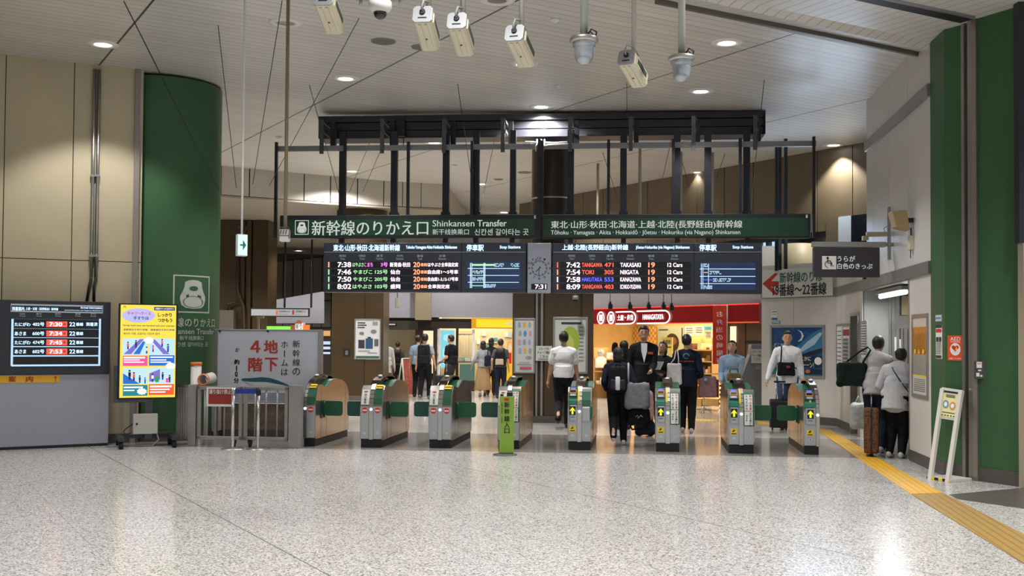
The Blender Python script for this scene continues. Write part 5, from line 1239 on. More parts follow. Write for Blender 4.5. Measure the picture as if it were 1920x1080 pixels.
# ================================================================== things hanging from the ceiling
PLT = mat('housing_plate', '#9da0a4', .4, .3, noise=.06)
def housing(px, py, Y, yaw, lab, rodpx=None, pitch=20, s=1.0):
    P = AT(px, py, Y); t = thing('sensor_housing', lab, 'sensor', loc=P, group=None)
    L_ = .34*s; M_ = Matrix.Rotation(R(yaw), 4, 'Z') @ Matrix.Rotation(-R(pitch), 4, 'X')
    def P_(mb): mb.xf = M_; return mb
    w, h = .066*s, .064*s; c = .018
    oc = [(-w+c, -h), (w-c, -h), (w, -h+c), (w, h-c), (w-c, h), (-w+c, h), (-w, h-c), (-w, -h+c)]
    P_(MB()).prism(oc, .012, L_, 'y').build('body', OFFW, t, bevel=.004)
    P_(MB()).prism([(u*1.04, v*1.04) for u, v in oc], 0, .014, 'y').build('rear_plate', PLT, t, bevel=.003)
    mb = P_(MB()); mb.box(-.03, -.012, .03, L_-.02, -h-.006, -h); mb.box(.012, .03, .03, L_-.02, -h-.006, -h); mb.box(w, w+.006, .05, L_-.04, -.035, .04); mb.build('ribs', OFFW, t)
    mb = P_(MB()); mb.box(w+.005, w+.008, .07, L_-.06, -.02, .025); mb.sph((0, .2, -h-.002), (.008, .008, .003)); mb.build('dark_markings', mat('marking_green_grey', '#3d4a46', .5), t)
    mb = P_(MB()); mb.cyl((0, -.012, .015), (0, .002, .015), .02); mb.box(-.03, .03, -.002, 0, -.035, -.025); mb.build('cable_gland', INK, t)
    mb = P_(MB()); mb.tube([(0, -.01, .015), (0, -.04, .03), (.01, -.04, .08), (.03, .02, .11)], .008); mb.build('cable', mat('grey_cable', '#8b8b8b'), t)
    base = M_ @ Vector((.02, .1, h)); zt = zc(P.x, P.y)-P.z
    MB().cyl((base.x, base.y, base.z-.0), (base.x, base.y, zt), .019).build('rod', mat('rod_white', '#b9b4aa', .45, .1), t)
    mb = P_(MB()); mb.box(-.02, .05, .06, .14, h, h+.03); mb.build('mount', STEEL, t)
housing(606, -6, 7.4, -5, 'cream sensor housing cut off by the top edge, leftmost of the five'); housing(792, 26, 7.4, -6, 'second cream sensor housing from the left, right of the dome camera'); housing(856, 38, 7.5, -9, 'third cream sensor housing from the left'); housing(964, 61, 7.6, -17, 'fourth cream sensor housing from the left, hanging lowest in the middle'); housing(1174, 107, 8.4, -26, 'rightmost cream sensor housing, between the two silver lamps')
def bell(px, py, Y, lab, rodw=.028):
    P = AT(px, py, Y); t = thing('pendant_lamp', lab, 'lamp', loc=P)
    MB().lathe([(.0, .02), (.098, .02), (.104, .012), (.104, -.012), (.085, -.02), (0, -.02)], seg=32).build('flange', STEEL, t)
    MB().lathe([(.084, -.02), (.082, -.045), (.07, -.055), (.0705, -.07), (.067, -.125), (.06, -.148), (.045, -.168), (.022, -.18), (0, -.183)], seg=36).build('shade', mat('lamp_silver_glass', '#aeb4ba', .22, .6, noise=.1), t)
    mb = MB(); mb.tube([(.02, -.02, .02), (.05, -.04, .07), (.09, -.03, .05), (.08, 0, .015)], .006); mb.tube([(.0, -.03, .02), (.04, -.05, .05), (.07, -.05, .02)], .005); mb.build('wiring', RUB, t)
    MB().cyl((0, 0, .02), (0, 0, zc(P.x, P.y)-P.z), rodw).build('rod', mat('rod_pale_green', '#b4bab0', .45), t)
bell(1095, 75, 7.9, 'left silver bell shaped lamp hanging on a thick pale rod'); bell(1278, 110, 8.4, 'right silver bell shaped lamp hanging on a thick pale rod')
# dome camera on a bar
P = AT(713, 10, 7.2); t = thing('dome_camera', 'white dome camera on a steel bar at the top edge', 'camera', loc=P)
MB().lathe([(0, .04), (.06, .04), (.078, .02), (.078, -.015), (.06, -.04), (.045, -.048), (0, -.048)], seg=32).build('body', WHT, t)
MB().sph((0, 0, -.05), (.045, .045, .045), seg=20).build('dome', mat('smoked_dome', '#17181c', .08, coat=.5), t)
mb = MB(); mb.box(-.17, .16, -.03, .03, .035, .06); mb.build('bar', STEEL, t, bevel=.003)
for x in (-.13, .13): MB().cyl((x, 0, -.0), (x, 0, .05), .01).build('bolt', STEEL, t)
MB().cyl((0, 0, .06), (0, 0, zc(P.x, P.y)-P.z), .02).build('rod', mat('rod_white', '#b9b4aa'), t)
# mini pendant speaker and exit light on rods
P = AT(534, 440, 12.5); t = thing('pendant_speaker', 'small pale caged box hanging on a beige rod in front of the left green sign', 'speaker', loc=P)
MB().box(-.055, .055, -.05, .05, -.08, .06).build('box', WHT, t, bevel=.012)
mb = MB(); mb.tube([(-.06, -.05, -.05), (-.065, -.055, .05), (-.05, -.055, .08), (.05, -.055, .08), (.065, -.055, .05), (.06, -.05, -.05)], .005); mb.box(-.06, .06, -.056, -.052, -.02, -.012)
for k in range(3): mb.tube([(-.03+.03*k, -.054, .05), (-.04+.03*k, -.056, .0)], .006)
mb.build('cage', mat('cage_grey', '#6f6f6c', .4, .5), t)
MB().cyl((.005, 0, .07), (.005, 0, CL(537, 107).z-P.z-.3 if False else zc(P.x, P.y)-P.z), .021).build('rod', mat('rod_beige', '#8d8069', .45, .2), t)
MB().lathe([(.0, 0), (.06, 0), (.06, -.012), (0, -.014)], c=(.005, 0, zc(P.x, P.y)-P.z-.001), seg=24).build('ceiling_plate', mat('rod_beige', '#8d8069'), t)
P = AT(453, 460, 11.5); t = thing('exit_light', 'glowing white exit light with green arrow hanging on a white rod', 'exit sign', loc=P, rot=R(32))
MB().box(-.055, .055, -.035, .035, -.115, .115).build('casing', mat('exit_case', '#d6d9dc', .4), t, bevel=.008)
MB().box(-.048, .048, -.038, -.035, -.105, .105).build('light_panel', glow('exit_glow', '#d2f2f6', 1.05), t)
mb = MB(); y = -.041; mb.face([(-.03, y, .008), (.0, y, .008), (.0, y, .055), (.036, y, 0), (.0, y, -.055), (.0, y, -.008), (-.03, y, -.008)]); mb.build('arrow', mat('exit_green', '#0f6b4c', .5), t)
MB().cyl((0, 0, .115), (0, 0, zc(P.x, P.y)-P.z), .0115).build('rod', mat('rod_pure_white', '#dddcd8', .4), t)
mb = MB(); mb.tube([(0, 0, .12), (-.03, .0, .15), (-.04, 0, .2)], .004); mb.tube([(0, 0, .12), (.04, 0, .15), (.05, 0, .2)], .004); mb.build('wiring', RUB, t)
MB().lathe([(0, 0), (.05, 0), (.07, -.02), (.05, -.03), (0, -.03)], c=(0, 0, zc(P.x, P.y)-P.z), seg=24).build('ceiling_plate', WHT, t)
# grey round grilles and smoke detectors on the ceiling
for px, py, r, lab in ((719, 77, .17, 'larger round grey ceiling grille left of the sensor housings'), (790, 88, .14, 'smaller round grey ceiling grille behind the second housing'), (984, 323, .17, 'far round ceiling grille seen between the posts'), (935, 336, .12, 'far small round ceiling grille')):
    P = CL(px, py); t = thing('ceiling_speaker', lab, 'speaker', loc=P)
    MB().lathe([(r, .005), (r, -.01), (r*.93, -.014), (r*.9, -.008)], seg=32).build('rim', GREYM, t); MB().lathe([(r*.92, -.009), (0, -.009)], seg=32).build('grille', mat('grille_grey', '#6e6a62', .6), t)
for px, py, lab in ((1041, 36, 'smoke detector near the top edge above the thick rods'), (1047, 160, 'smoke detector right of the fourth sensor housing'), (523, 256, 'smoke detector beside the beige rod'), (852, 309, 'far smoke detector between posts')):
    P = CL(px, py); o = MB().lathe([(0, -.05), (.025, -.05), (.03, -.035), (.06, -.03), (.065, 0), (0, 0)], seg=20).build('smoke_detector', WHT); o.location = P; tag(o, lab, 'smoke detector')
# bracing wires
WIRE = mat('wire_steel', '#2c2a28', .5, .3)
def wire(a, b, lab, r=.0045, Yb=None, grp='thin bracing wires under the ceiling'):
    A = CL(*a)-Vector((0, 0, .012)); B = AT(b[0], b[1], Yb); o = MB().tube([(0, 0, 0), B-A], r, seg=6).build('bracing_wire', WIRE); o.location = A; tag(o, lab, 'wire', grp)
L_ = 'thin dark bracing wire slanting down from the ceiling'
wire((232, 0), (410, 357), 'long thin wire crossing in front of the green column', .006, 14.0); wire((409, 46), (443, 352), 'thin wire between the green column and the white rod', .005, 17.5); wire((529, 0), (474, 345), 'thin wire slanting left, just right of the white rod', .005, 17)
wire((673, 33), (505, 348), 'thin wire slanting left across the beige rod', .005, 17.5); wire((580, 158), (650, 415), 'thin wire by the left end of the dark casing', .005, 18.2); wire((858, 156), (893, 400), 'thin wire crossing the dark casing left of centre', .005, 18.2)
wire((1175, 154), (1176, 270), 'straight wire by the right sensor housing', .004, 18.1); wire((1433, 148), (1406, 400), 'thin wire at the right end of the dark casing', .005, 18.2)
wire((1130, 285), (1160, 378), 'short far wire right of the brown column', .006, 26); wire((1259, 260), (1242, 335), 'short far wire slanting left', .006, 25); wire((1279, 302), (1292, 350), 'short far wire slanting right', .006, 25); wire((1359, 288), (1343, 335), 'short far wire before the tan wall', .006, 24)
wire((694, 265), (655, 360), 'far thin wire over the curved soffit, left one', .005, 24); wire((712, 285), (680, 360), 'far thin wire over the curved soffit, right one', .005, 24); wire((927, 262), (900, 395), 'thin wire between the middle posts', .005, 18.6)
# far rods behind the signs
for px, py, lab in ((1121, 307, 'far pale hanging rod nearest the brown column'), (1200, 268, 'far pale hanging rod in the middle right'), (1277, 285, 'far pale hanging rod close to a dark post'), (1336, 286, 'far pale hanging rod, rightmost')):
    P = CL(px, py); o = MB().cyl((0, 0, 0), (0, 0, -1.7), .03).build('hanging_rod', mat('rod_far', '#a89d87', .45, .2)); o.location = P; tag(o, lab, 'rod')
for px, Y in ((1462, 21.5), (1456, 21.8), (1473, 21.2)):
    P = AT(px, 400, Y); o = MB().box(-.03, .03, -.03, .03, 3.0, zc(P.x, P.y)).build('far_post', PM); o.location = (P.x, P.y, 0); tag(o, {1462: 'dark far post left of the right brown column', 1456: 'dark far post, leftmost by the right brown column', 1473: 'thin dark far post touching the right brown column'}[px], 'post')
# ================================================================== piers, columns and the shops behind the gates
BR2 = mat('brown_cladding_warm', '#4a3a24', .35, .3, noise=.1, nscale=1)
# central pier
F = Fr(AT(1036, 780, 21).x, 21, 0, R(-3)); t = thing('brown_pier', 'wide brown pier with posters behind the walker in the white T-shirt', 'column', F=F)
x0, xa, xb, x1 = (F.p(v, 780).x for v in (960, 1001, 1020, 1112)); zt = 3.35
MB(F).box(x0, xa, 0, .9, .12, zt).box(xa, xb, .1, .8, .12, zt).box(xb, x1, 0, .9, .12, zt).build('cladding', BROWN, t, bevel=.01)
mb = MB(F); mb.box(F.p(1003.5, 780).x, F.p(1007, 780).x, .02, .1, .12, zt); mb.box(F.p(1013, 780).x, F.p(1017, 780).x, .02, .1, .12, zt); mb.build('strips', GREYM, t)
MB(F).box(x0-.01, x1+.01, -.015, .92, 0, .13).build('baseboard', BASEB, t)
Pc = AT(1036, 340, 21.5); t = thing('brown_column', 'tall dark brown round column above the central pier, reaching the ceiling', 'column', loc=(Pc.x, 21.45, 3.36))
MB().lathe([(.41, 0), (.41, zc(Pc.x)-3.36)], seg=40).build('shaft', mat('dark_brown', '#33261a', .35, .2, noise=.1), t)
zb_ = AT(1036, 371, 21.2).z-3.36; MB().lathe([(.415, zb_-.015), (.425, zb_), (.415, zb_+.015)], seg=40).build('steel_band', STEEL, t)
# left pier
F = Fr(AT(669, 700, 28).x, 28, 0, 0); t = thing('brown_pier', 'brown pier with suitcase poster left of the far shops', 'column', F=F)
x0, x1 = F.p(621, 700).x, F.p(718, 700).x
MB(F).box(x0, F.p(683, 700).x-.01, 0, 1.3, .12, 4.0).box(F.p(683, 700).x+.01, x1, 0, 1.3, .12, 4.0).box(x0+.02, x1-.02, .02, 1.28, .1, 3.99).build('cladding', BR2, t, bevel=.01)
MB(F).box(x0-.01, x1+.01, -.015, 1.3, 0, .13).build('baseboard', BASEB, t)
MB(F).lathe([((x1-x0)/2, 4.0), ((x1-x0)/2, 4.93)], c=((x0+x1)/2, .65, 0), seg=48).build('round_top', BR2, t)
q = F.p(650, 661); mb = MB(F); mb.box(q.x-.08, q.x+.08, -.015, 0, q.z-.09, q.z+.09, 0); mb.box(q.x-.03, q.x+.04, -.03, -.015, q.z-.06, q.z+.05, 1); mb.build('fire_call_plate', [BLK, STEEL], t)
F_LP = F
# far left pillar with pipes and meter box
F = Fr(AT(457, 600, 31).x, 31, 0, 0); t = thing('brown_pillar', 'dark brown double pillar right of the green column', 'column', F=F)
mb = MB(F)
for a, b in ((400, 457), (461, 469), (473, 501)): mb.box(F.p(a, 600).x, F.p(b, 600).x, 0, 1.2, 0, 4.92)
mb.box(F.p(402, 600).x, F.p(500, 600).x, .1, 1.1, 0, 4.92); mb.build('cladding', BR2, t)
q0, q1 = F.p(417, 582), F.p(442, 640); MB(F).box(q0.x, q1.x, -.3, 0, q1.z, q0.z).box(q0.x+.1, q1.x-.1, -.31, -.3, q0.z-.45, q0.z-.33).build('meter_box', mat('meter_grey', '#5d574c', .5), t, bevel=.01)
MB(F).tube([(F.p(447, 500).x, -.06, 4.5), (F.p(447, 500).x, -.06, F.p(447, 545).z), (F.p(458, 580).x, -.08, F.p(458, 575).z), (F.p(460, 600).x, -.08, 1.6)], .05).build('pipe', mat('brown_pipe', '#3a2e22', .5), t)
MB(F).tube([(F.p(430, 582).x, -.15, F.p(430, 582).z), (F.p(430, 570).x, -.15, F.p(430, 570).z), (F.p(447, 566).x, -.1, F.p(447, 566).z)], .03).build('pipe', mat('brown_pipe', '#3a2e22'), t)
F = Fr(AT(485, 605, 22).x, 22, 0, 0); mb = MB(F); q = F.p(484.5, 593); mb.box(q.x-.02, q.x+.02, -.02, .02, 0, q.z); mb.box(q.x-.03, q.x+.11, -.025, .025, q.z-.04, q.z)
tag(place(mb.build('hat_post', mat('post_beige', '#9c9072', .5)), F), 'thin beige post with a short arm behind the whiteboard', 'post')
# right brown column and cream drum
P = AT(1514, 400, 23.8); t = thing('brown_column', 'dark brown round column at the right, beside the tan upper wall', 'column', loc=(P.x, 23.8, 3.2))
MB().lathe([(.42, 0), (.42, zc(P.x, P.y)-3.2)], seg=40).build('shaft', mat('dark_brown_right', '#4a3826', .35, .2, noise=.1), t); MB().lathe([(.424, 1.28), (.424, 1.30)], seg=40).build('joint', BLK, t)
P = AT(1497, 478, 22.9); t = thing('cream_drum', 'low cream drum shaped cover above the arrow sign', 'cover', loc=(P.x, 22.9, 3.13))
mb = MB(); mb.lathe([(.37, 0), (.37, .5), (.0, .51)], seg=40); mb.build('body', mat('drum_cream', '#b9ad8c', .5), t)
F = Fr(AT(1446, 480, 22.9).x, 22.9, 3.13, 0); mb = MB(F); a = F.p(1429, 461); b = F.p(1467, 500); mb.box(a.x, b.x, 0, .3, 0, a.z)
tag(place(mb.build('white_cover', WALLW), F), 'white box cover left of the cream drum above the arrow sign', 'cover')
# posters on piers
FP = Fr(AT(1036, 780, 21).x, 21, 0, R(-3))
egg = []
ec = [mat('egg_%d' % i, c, .5) for i, c in enumerate(('#8fa6c8', '#e0b04a', '#9aa79a', '#4a8fd0', '#c99aa6', '#8899aa'))]
for r_ in range(4):
    for c_ in range(3): egg.append((oval(.22+.28*c_+(.04 if r_ % 2 else 0), .1+.165*r_, .085, .055), ec[(r_*2+c_) % 6]))
notice(FP, 'framed_poster', 'tall white poster of coloured eggs on the left half of the central pier', 'poster', 966.5, 599.5, 1000, 697, mat('poster_pale', '#c9c9c6', .35), egg+[('<233', .55, .70, .88, .76, DKP), (.2, .82, .8, .83, GRT), (.1, .86, .9, .87, GRT), (.25, .91, .9, .95, mat('poster_rose', '#c0485c', .5))], frame=ALU, fw=.03)
notice(FP, 'framed_poster', 'framed map poster with green shape on the right half of the central pier', 'poster', 1041, 598, 1098, 697, mat('poster_map', '#c4c6bc', .35), [(oval(.5, .42, .3, .28), mat('map_green', '#9aad3e', .5)), (oval(.42, .5, .2, .2), mat('map_green2', '#b9c45a', .5)), (.2, .06, .85, .1, DKP)]+[(.78, .15+.07*k, .93, .165+.07*k, GRT) for k in range(10)]+[(.06, .7+.05*k, .3, .71+.05*k, GRT) for k in range(5)], frame=ALU, fw=.04)
notice(FP, 'notice', 'small white notice about IC card charging on the middle of the pier', 'notice', 1004.5, 648.5, 1035, 676.5, mat('notice_white', '#c9cdc2', .5), [('ICカードの', .2, .1, .8, .28, DKP), ('チャージ機は', .1, .34, .9, .56, DKP), ('こちら', .25, .62, .75, .8, DKP), (.15, .87, .85, .92, GRT)])
notice(F_LP, 'framed_poster', 'white suitcase poster framed on the left brown pier', 'poster', 667, 600, 711.5, 672, mat('poster_white', '#c7c7c6', .4), [(.02, .94, .98, 1, mat('poster_green', '#1f5a44', .5)), (.08, .06, .4, .09, DKP), (.08, .12, .45, .15, DKP), (.08, .18, .38, .21, DKP), (.7, .04, .92, .14, PGY), (.42, .48, .72, .75, mat('case_blue', '#2c4a68', .4)), (.12, .52, .38, .74, DKP), (.78, .5, .95, .68, mat('case_grey', '#54585f', .4)), (.5, .44, .64, .48, DKP), (oval(.25, .35, .1, .04), GRT), (oval(.75, .3, .12, .05), GRT), (.12, .8, .6, .82, GRT), (.5, .85, .9, .87, GRT)], frame=ALU, fw=.03)
P = AT(1079, 560, 20.6); t = thing('dome_camera', 'small dome camera under the right departure board near the pier', 'camera', loc=P)
MB().lathe([(0, .06), (.05, .06), (.06, .02), (.055, -.02), (0, -.02)], seg=20).build('body', GREYM, t); MB().sph((0, 0, -.03), .045).build('dome', mat('smoked_dome', '#17181c', .08), t); MB().cyl((0, 0, .06), (0, 0, 1.7), .015).build('rod', GREYM, t)
# small hanging platform sign at far left
F = Fr(AT(545, 585, 30).x, 30, 0, R(3)); t = thing('platform_sign', 'small far hanging sign with two red marks left of the departure boards', 'sign', F=F)
mb = MB(F); mb.pbox(470, 577, 580, 594.5, 0, .1); mb.build('casing', BLKF, t); mb = MB(F); mb.pbox(471, 579.5, 577.5, 592.5, -.006, 0, 0); mb.pbox(517.5, 581.5, 520.5, 590, -.012, -.006, 1); mb.pbox(548, 581.5, 551.5, 590, -.012, -.006, 2)
mb.text('北陸新幹線のりば', 523, 581.5, 544, 586, y=-.014, m=3); mb.text('上越新幹線のりば', 553, 581.5, 573, 586, y=-.014, m=3); mb.text('Hokuriku', 523, 588, 540, 590, y=-.014, m=3); mb.text('Joetsu', 553, 588, 565, 590, y=-.014, m=3)
mb.build('face', [mat('face_grey', '#9a9c9e', .5), mat('mark_orange', '#d0522c', .5), mat('mark_red', '#8a2420', .5), INK], t)
for px, py in ((533, 440), (583, 440)): x = F.p(px, 580).x; MB(F).cyl((x, .05, F.p(px, 577).z), (x, .05, F.p(px, py).z), .028).build('hanger', BLK, t)
# ---------- left shops
FS1 = Fr(-4, 33.6, 0, R(1)); F = FS1
def P1(x, y): return F.p(x, y)
mb = MB(F); SH = mat('shop_dark_brown', '#2b2019', .5, noise=.1)
mb.pbox(782, 597, 884, 616, -.02, .25, 0); mb.pbox(779, 616, 792, 740, -.02, .25, 0); mb.pbox(812.5, 616, 822, 740, -.02, .25, 0)
mb.box(P1(853, 700).x, P1(858, 700).x, .6, .7, 0, 2.1, 0); mb.pbox(716, 601, 784, 618, -.05, .1, 1); mb.pbox(720, 606, 744, 611, -.06, -.05, 2); mb.pbox(724, 607, 741, 609.5, -.07, -.06, 3)
mb.pbox(792, 616, 812.5, 619, .0, .1, 0)
tag(place(mb.build('shop_front_frame', [SH, mat('shutter_steel', '#4f4a45', .4, .5), BLK, mat('strip_white', '#c8c4bc', .4)]), F), 'dark brown shop front framing left of the yellow sign', 'shop front')
# backs of shop volume
WARM = mat('warm_wood', '#c99a58', .5, noise=.1, nscale=2); SHW = mat('shop_wall_cream', '#d9cdb2', .6)
mb = MB(F); mb.box(P1(822, 700).x, P1(966, 700).x+1.0, 2.2, 2.3, 0, 2.8); mb.box(P1(822, 700).x-.05, P1(822, 700).x, .25, 2.3, 0, 2.8); mb.box(P1(966, 700).x+1.0, P1(966, 700).x+1.1, .1, 2.3, 0, 2.8); mb.box(P1(822, 700).x, P1(966, 700).x+1.1, .12, 2.3, 2.45, 2.5)
struct(place(mb.build('wall_souvenir_shop', SHW), F))
mb = MB(F); mb.pbox(714, 618, 780, 760, 1.5, 1.6); struct(place(mb.build('wall_corridor', mat('corridor_beige', '#7d7156', .5, noise=.08)), F))
mb = MB(F); mb.pbox(793, 620, 812, 700, .2, .25); tag(place(mb.build('lit_poster', glow('lit_cream', '#f3dfb6', 1.0)), F), 'bright cream lit panel in the dark brown shop front', 'poster')
o = notice(FS1, 'lit_poster', 'light blue window poster at the left end of the bright shop', 'poster', 826, 619, 852, 690, glow('lit_cyan', '#7fd0dc', .9), [(oval(.5, .2, .3, .1), glow('lit_cyan2', '#a9e4ec', .9)), (oval(.45, .6, .3, .16), glow('lit_cyan2', '#a9e4ec', .9)), (.2, .8, .8, .9, PAPER)])
mb = MB(F); mb.pbox(820, 617, 825.5, 735, -.02, .06, 0); mb.pbox(885.5, 618, 889.5, 700, -.02, .06, 0); tag(place(mb.build('window_posts', WHT), F), 'white window posts of the bright souvenir shop', 'window post')
t = thing('yellow_sign', 'lit yellow shop sign above the souvenir shop', 'sign', F=F)
mb = MB(F); mb.pbox(884, 596.5, 968, 616, -.1, .2, 0); mb.build('casing', mat('sign_amber', '#d89a12', .4), t)
mb = MB(F); mb.pbox(893, 598.5, 966, 614.5, -.12, -.1, 0); mb.build('lit_face', glow('sign_yellow_lit', '#ffc41c', 1.15), t)
mb = MB(F); q = [F.p(948, 607, -.125), F.p(955, 603.5, -.125), F.p(959, 606, -.125), F.p(966, 603, -.125), F.p(966, 609, -.125), F.p(954, 609.5, -.125)]; mb.face([tuple(p) for p in q]); mb.build('white_mark', PAPER, t)
# goods: hanging shirts, wall cards, shelf of packs
ccs = ['#e6e0d2', '#d8b07a', '#b8c8cc', '#e9d9c2', '#c8583c', '#5e9cae', '#f0efe8', '#8fb0a0', '#caa24e', '#3c6f8c']
gm = [mat('goods_%d' % i, c, .6) for i, c in enumerate(ccs)]
for k in range(3):
    x = P1(860+9*k, 640).x; zt = P1(860, 629).z
    mb = MB(F); mb.prism([(x, zt-.0), (x+.05, zt+.03), (x+.09, zt+.03), (x+.14, zt), (x+.13, zt-.62), (x+.01, zt-.62)], 1.2, 1.23, 'y')
    o = tag(place(mb.build('hanging_happi_coat', gm[3]), F), 'cream hanging garment in the bright souvenir shop window', 'garment', 'garments hanging in the souvenir shop')
mb = MB(F); mb.box(P1(857, 630).x, P1(887, 630).x, 1.2, 1.24, P1(860, 628).z, P1(860, 627).z+.02); mb.box(P1(857, 675).x, P1(887, 675).x, .9, 1.3, P1(860, 672).z, P1(860, 671).z); mb.box(P1(857, 680).x, P1(966, 680).x, .4, 1.0, .85, .9); mb.box(P1(862, 700).x, P1(889, 700).x, .3, .9, .1, .55)
for k in range(14): x = P1(859+2*k, 640).x; mb.box(x, x+.012, 1.5, 1.52, P1(860, 672).z, P1(860, 620).z)
tag(place(mb.build('display_rack', STEEL), F), 'steel display rack and shelves inside the bright souvenir shop', 'rack')
rr = random.Random(5)
for k in range(16):
    px = 893+rr.random()*62; py = 621+rr.choice((0, 12, 24, 36))+rr.random()*3; w_ = 5+rr.random()*6
    q0, q1 = F.p(px, py, 2.1), F.p(px+w_, py+8+rr.random()*3, 2.1); m_ = rr.choice(gm)
    o = tag(place(MB(F).box(q0.x, q1.x, 2.12, 2.17, q1.z, q0.z).build('wall_card', m_), F), 'coloured card or picture on the back wall of the souvenir shop', 'card', 'cards on the souvenir shop back wall')
for k in range(26):
    px = 862+k*3.8; q = F.p(px, 683, .6); w_ = .05+rr.random()*.05; h_ = .05+rr.random()*.1
    tag(place(MB(F).box(q.x-w_, q.x+w_, .45+rr.random()*.1, .75, .905, .905+h_).build('souvenir_pack', rr.choice(gm), bevel=.006), F), 'small souvenir pack lying on the counter of the bright shop', 'pack', 'souvenir packs on the bright shop counter')
mb = MB(F); mb.box(P1(918, 700).x, P1(966, 700).x+.3, -.5, .3, .32, .85, 0); mb.box(P1(918, 700).x, P1(966, 700).x+.3, -.5, .3, .0, .32, 1); mb.box(P1(862, 700).x, P1(890, 700).x, -.1, .25, 0, .32, 2); mb.box(P1(862, 700).x, P1(890, 700).x, -.1, .25, .32, .83, 3)
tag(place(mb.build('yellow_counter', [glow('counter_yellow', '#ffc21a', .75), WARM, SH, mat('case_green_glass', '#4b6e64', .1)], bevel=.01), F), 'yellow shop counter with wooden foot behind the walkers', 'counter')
o = notice(FS1, 'poster', 'amber standing figure panel at the right end of the souvenir shop', 'poster', 951, 640, 961, 700, glow('panel_amber', '#f0a84a', .9), [(oval(.5, .2, .3, .14), mat('goods_0', '#e6e0d2')), (.2, .36, .8, .75, RED)])
# A-frame board
P = AT(771, 712, 31.5); t = thing('a_frame_sign', 'A frame menu board standing before the dark brown shop front', 'sign stand', loc=(P.x, 31.5, 0))
mb = MB(); mb.xf = Matrix.Rotation(R(35), 4, 'Z'); mb.face([(-.2, 0, 0), (.2, 0, 0), (.17, .22, 1.0), (-.17, .22, 1.0)]); mb.build('menu_face', mat('menu_red', '#9c4a3a', .5, noise=.5, nscale=20), t)
mb = MB(); mb.xf = Matrix.Rotation(R(35), 4, 'Z')
for s_ in (-1, 1): mb.tube([(s_*.21, -.01, 0), (s_*.18, .22, 1.02)], .02); mb.tube([(s_*.21, .45, 0), (s_*.18, .23, 1.02)], .02)
mb.tube([(-.18, .22, 1.02), (.18, .22, 1.02)], .02); mb.build('frame', mat('frame_wood', '#b9b2a2', .5), t)
# lit slivers right of the whiteboard
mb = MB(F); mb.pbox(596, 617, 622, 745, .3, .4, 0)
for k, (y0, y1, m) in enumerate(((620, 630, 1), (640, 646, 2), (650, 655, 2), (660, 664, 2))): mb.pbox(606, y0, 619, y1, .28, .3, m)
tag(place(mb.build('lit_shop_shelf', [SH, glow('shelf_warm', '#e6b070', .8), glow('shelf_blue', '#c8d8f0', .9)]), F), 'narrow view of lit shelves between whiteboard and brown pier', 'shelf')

# ---------- red souvenir shop
F = FRD; bx0, bx1 = F.p(1112, 590).x, F.p(1431, 590).x
t = thing('red_shop_band', 'long red lit fascia band of the souvenir and lunch box shop', 'sign', F=F)
MB(F).box(bx0-.6, bx1, -.12, .05, 2.0, 2.42).build('band', mat('band_red', '#7c1414', .25, emit='#8a1010', es=.12), t)
mb = MB(F); mb.box(bx0-.6, bx1, -.13, -.12, 2.395, 2.42); mb.box(bx0-.6, bx1, -.13, -.12, 2.0, 2.02); mb.build('edge_light', glow('edge_red', '#ff4638', 1.0), t)
W2 = glow('sign_white_tube', '#fff4f2', 1.7); mb = MB(F); y = -.14
def lr(px, py): q = F.p(px, py, y); return q.x, q.z
def pill(x0, y0, x1, y1, m=0, th=1.3, left=True):
    a = lr(x0, y0); b = lr(x1, y1); r = (a[1]-b[1])/2; cz = (a[1]+b[1])/2; w_ = r*.16; k_ = (lr(x1, y0)[0]-lr(x1-(y1-y0)/2, y0)[0])
    mb.box(a[0], b[0]-k_, y-.01, y, a[1]-w_*1.2, a[1], m); mb.box(a[0], b[0]-k_, y-.01, y, b[1], b[1]+w_*1.2, m)
    for i in range(12):
        t0, t1 = -PI/2+PI*i/12, -PI/2+PI*(i+1)/12
        mb.face([(b[0]-k_+k_*q*math.cos(t_), y-.01, cz+r*q*math.sin(t_)) for t_, q in ((t0, 1), (t1, 1), (t1, .82), (t0, .82))], m)
pill(1155, 584, 1193.5, 608); pill(1194.5, 582.5, 1257.5, 607)
mb.build('sign_tubes', W2, t); mb = MB(F)
mb.text('土産・弁当', 1157.5, 590.5, 1187, 600.5, y=-.142, bold=.03); mb.text('HANAGATAYA', 1205, 590, 1244, 598.5, y=-.142, bold=.03); mb.build('lettering', W2, t)
for cx, nm in ((1127, 'left'), (1146, 'right')):
    c_ = F.p(cx, 596, y); rx = F.p(cx+7, 596, y).x-c_.x; rz = c_.z-F.p(cx, 608, y).z; mb = MB(F)
    for i in range(28):
        t0, t1 = 2*PI*i/28, 2*PI*(i+1)/28; mb.face([(c_.x+rx*q*math.cos(t_), y-.01, c_.z+rz*q*math.sin(t_)) for t_, q in ((t0, 1), (t1, 1), (t1, .78), (t0, .78))])
    mb.box(c_.x-rx*.42, c_.x+rx*.42, y-.01, y, c_.z-rz*.5, c_.z+rz*.5)
    mb.build('round_emblem', W2, t)
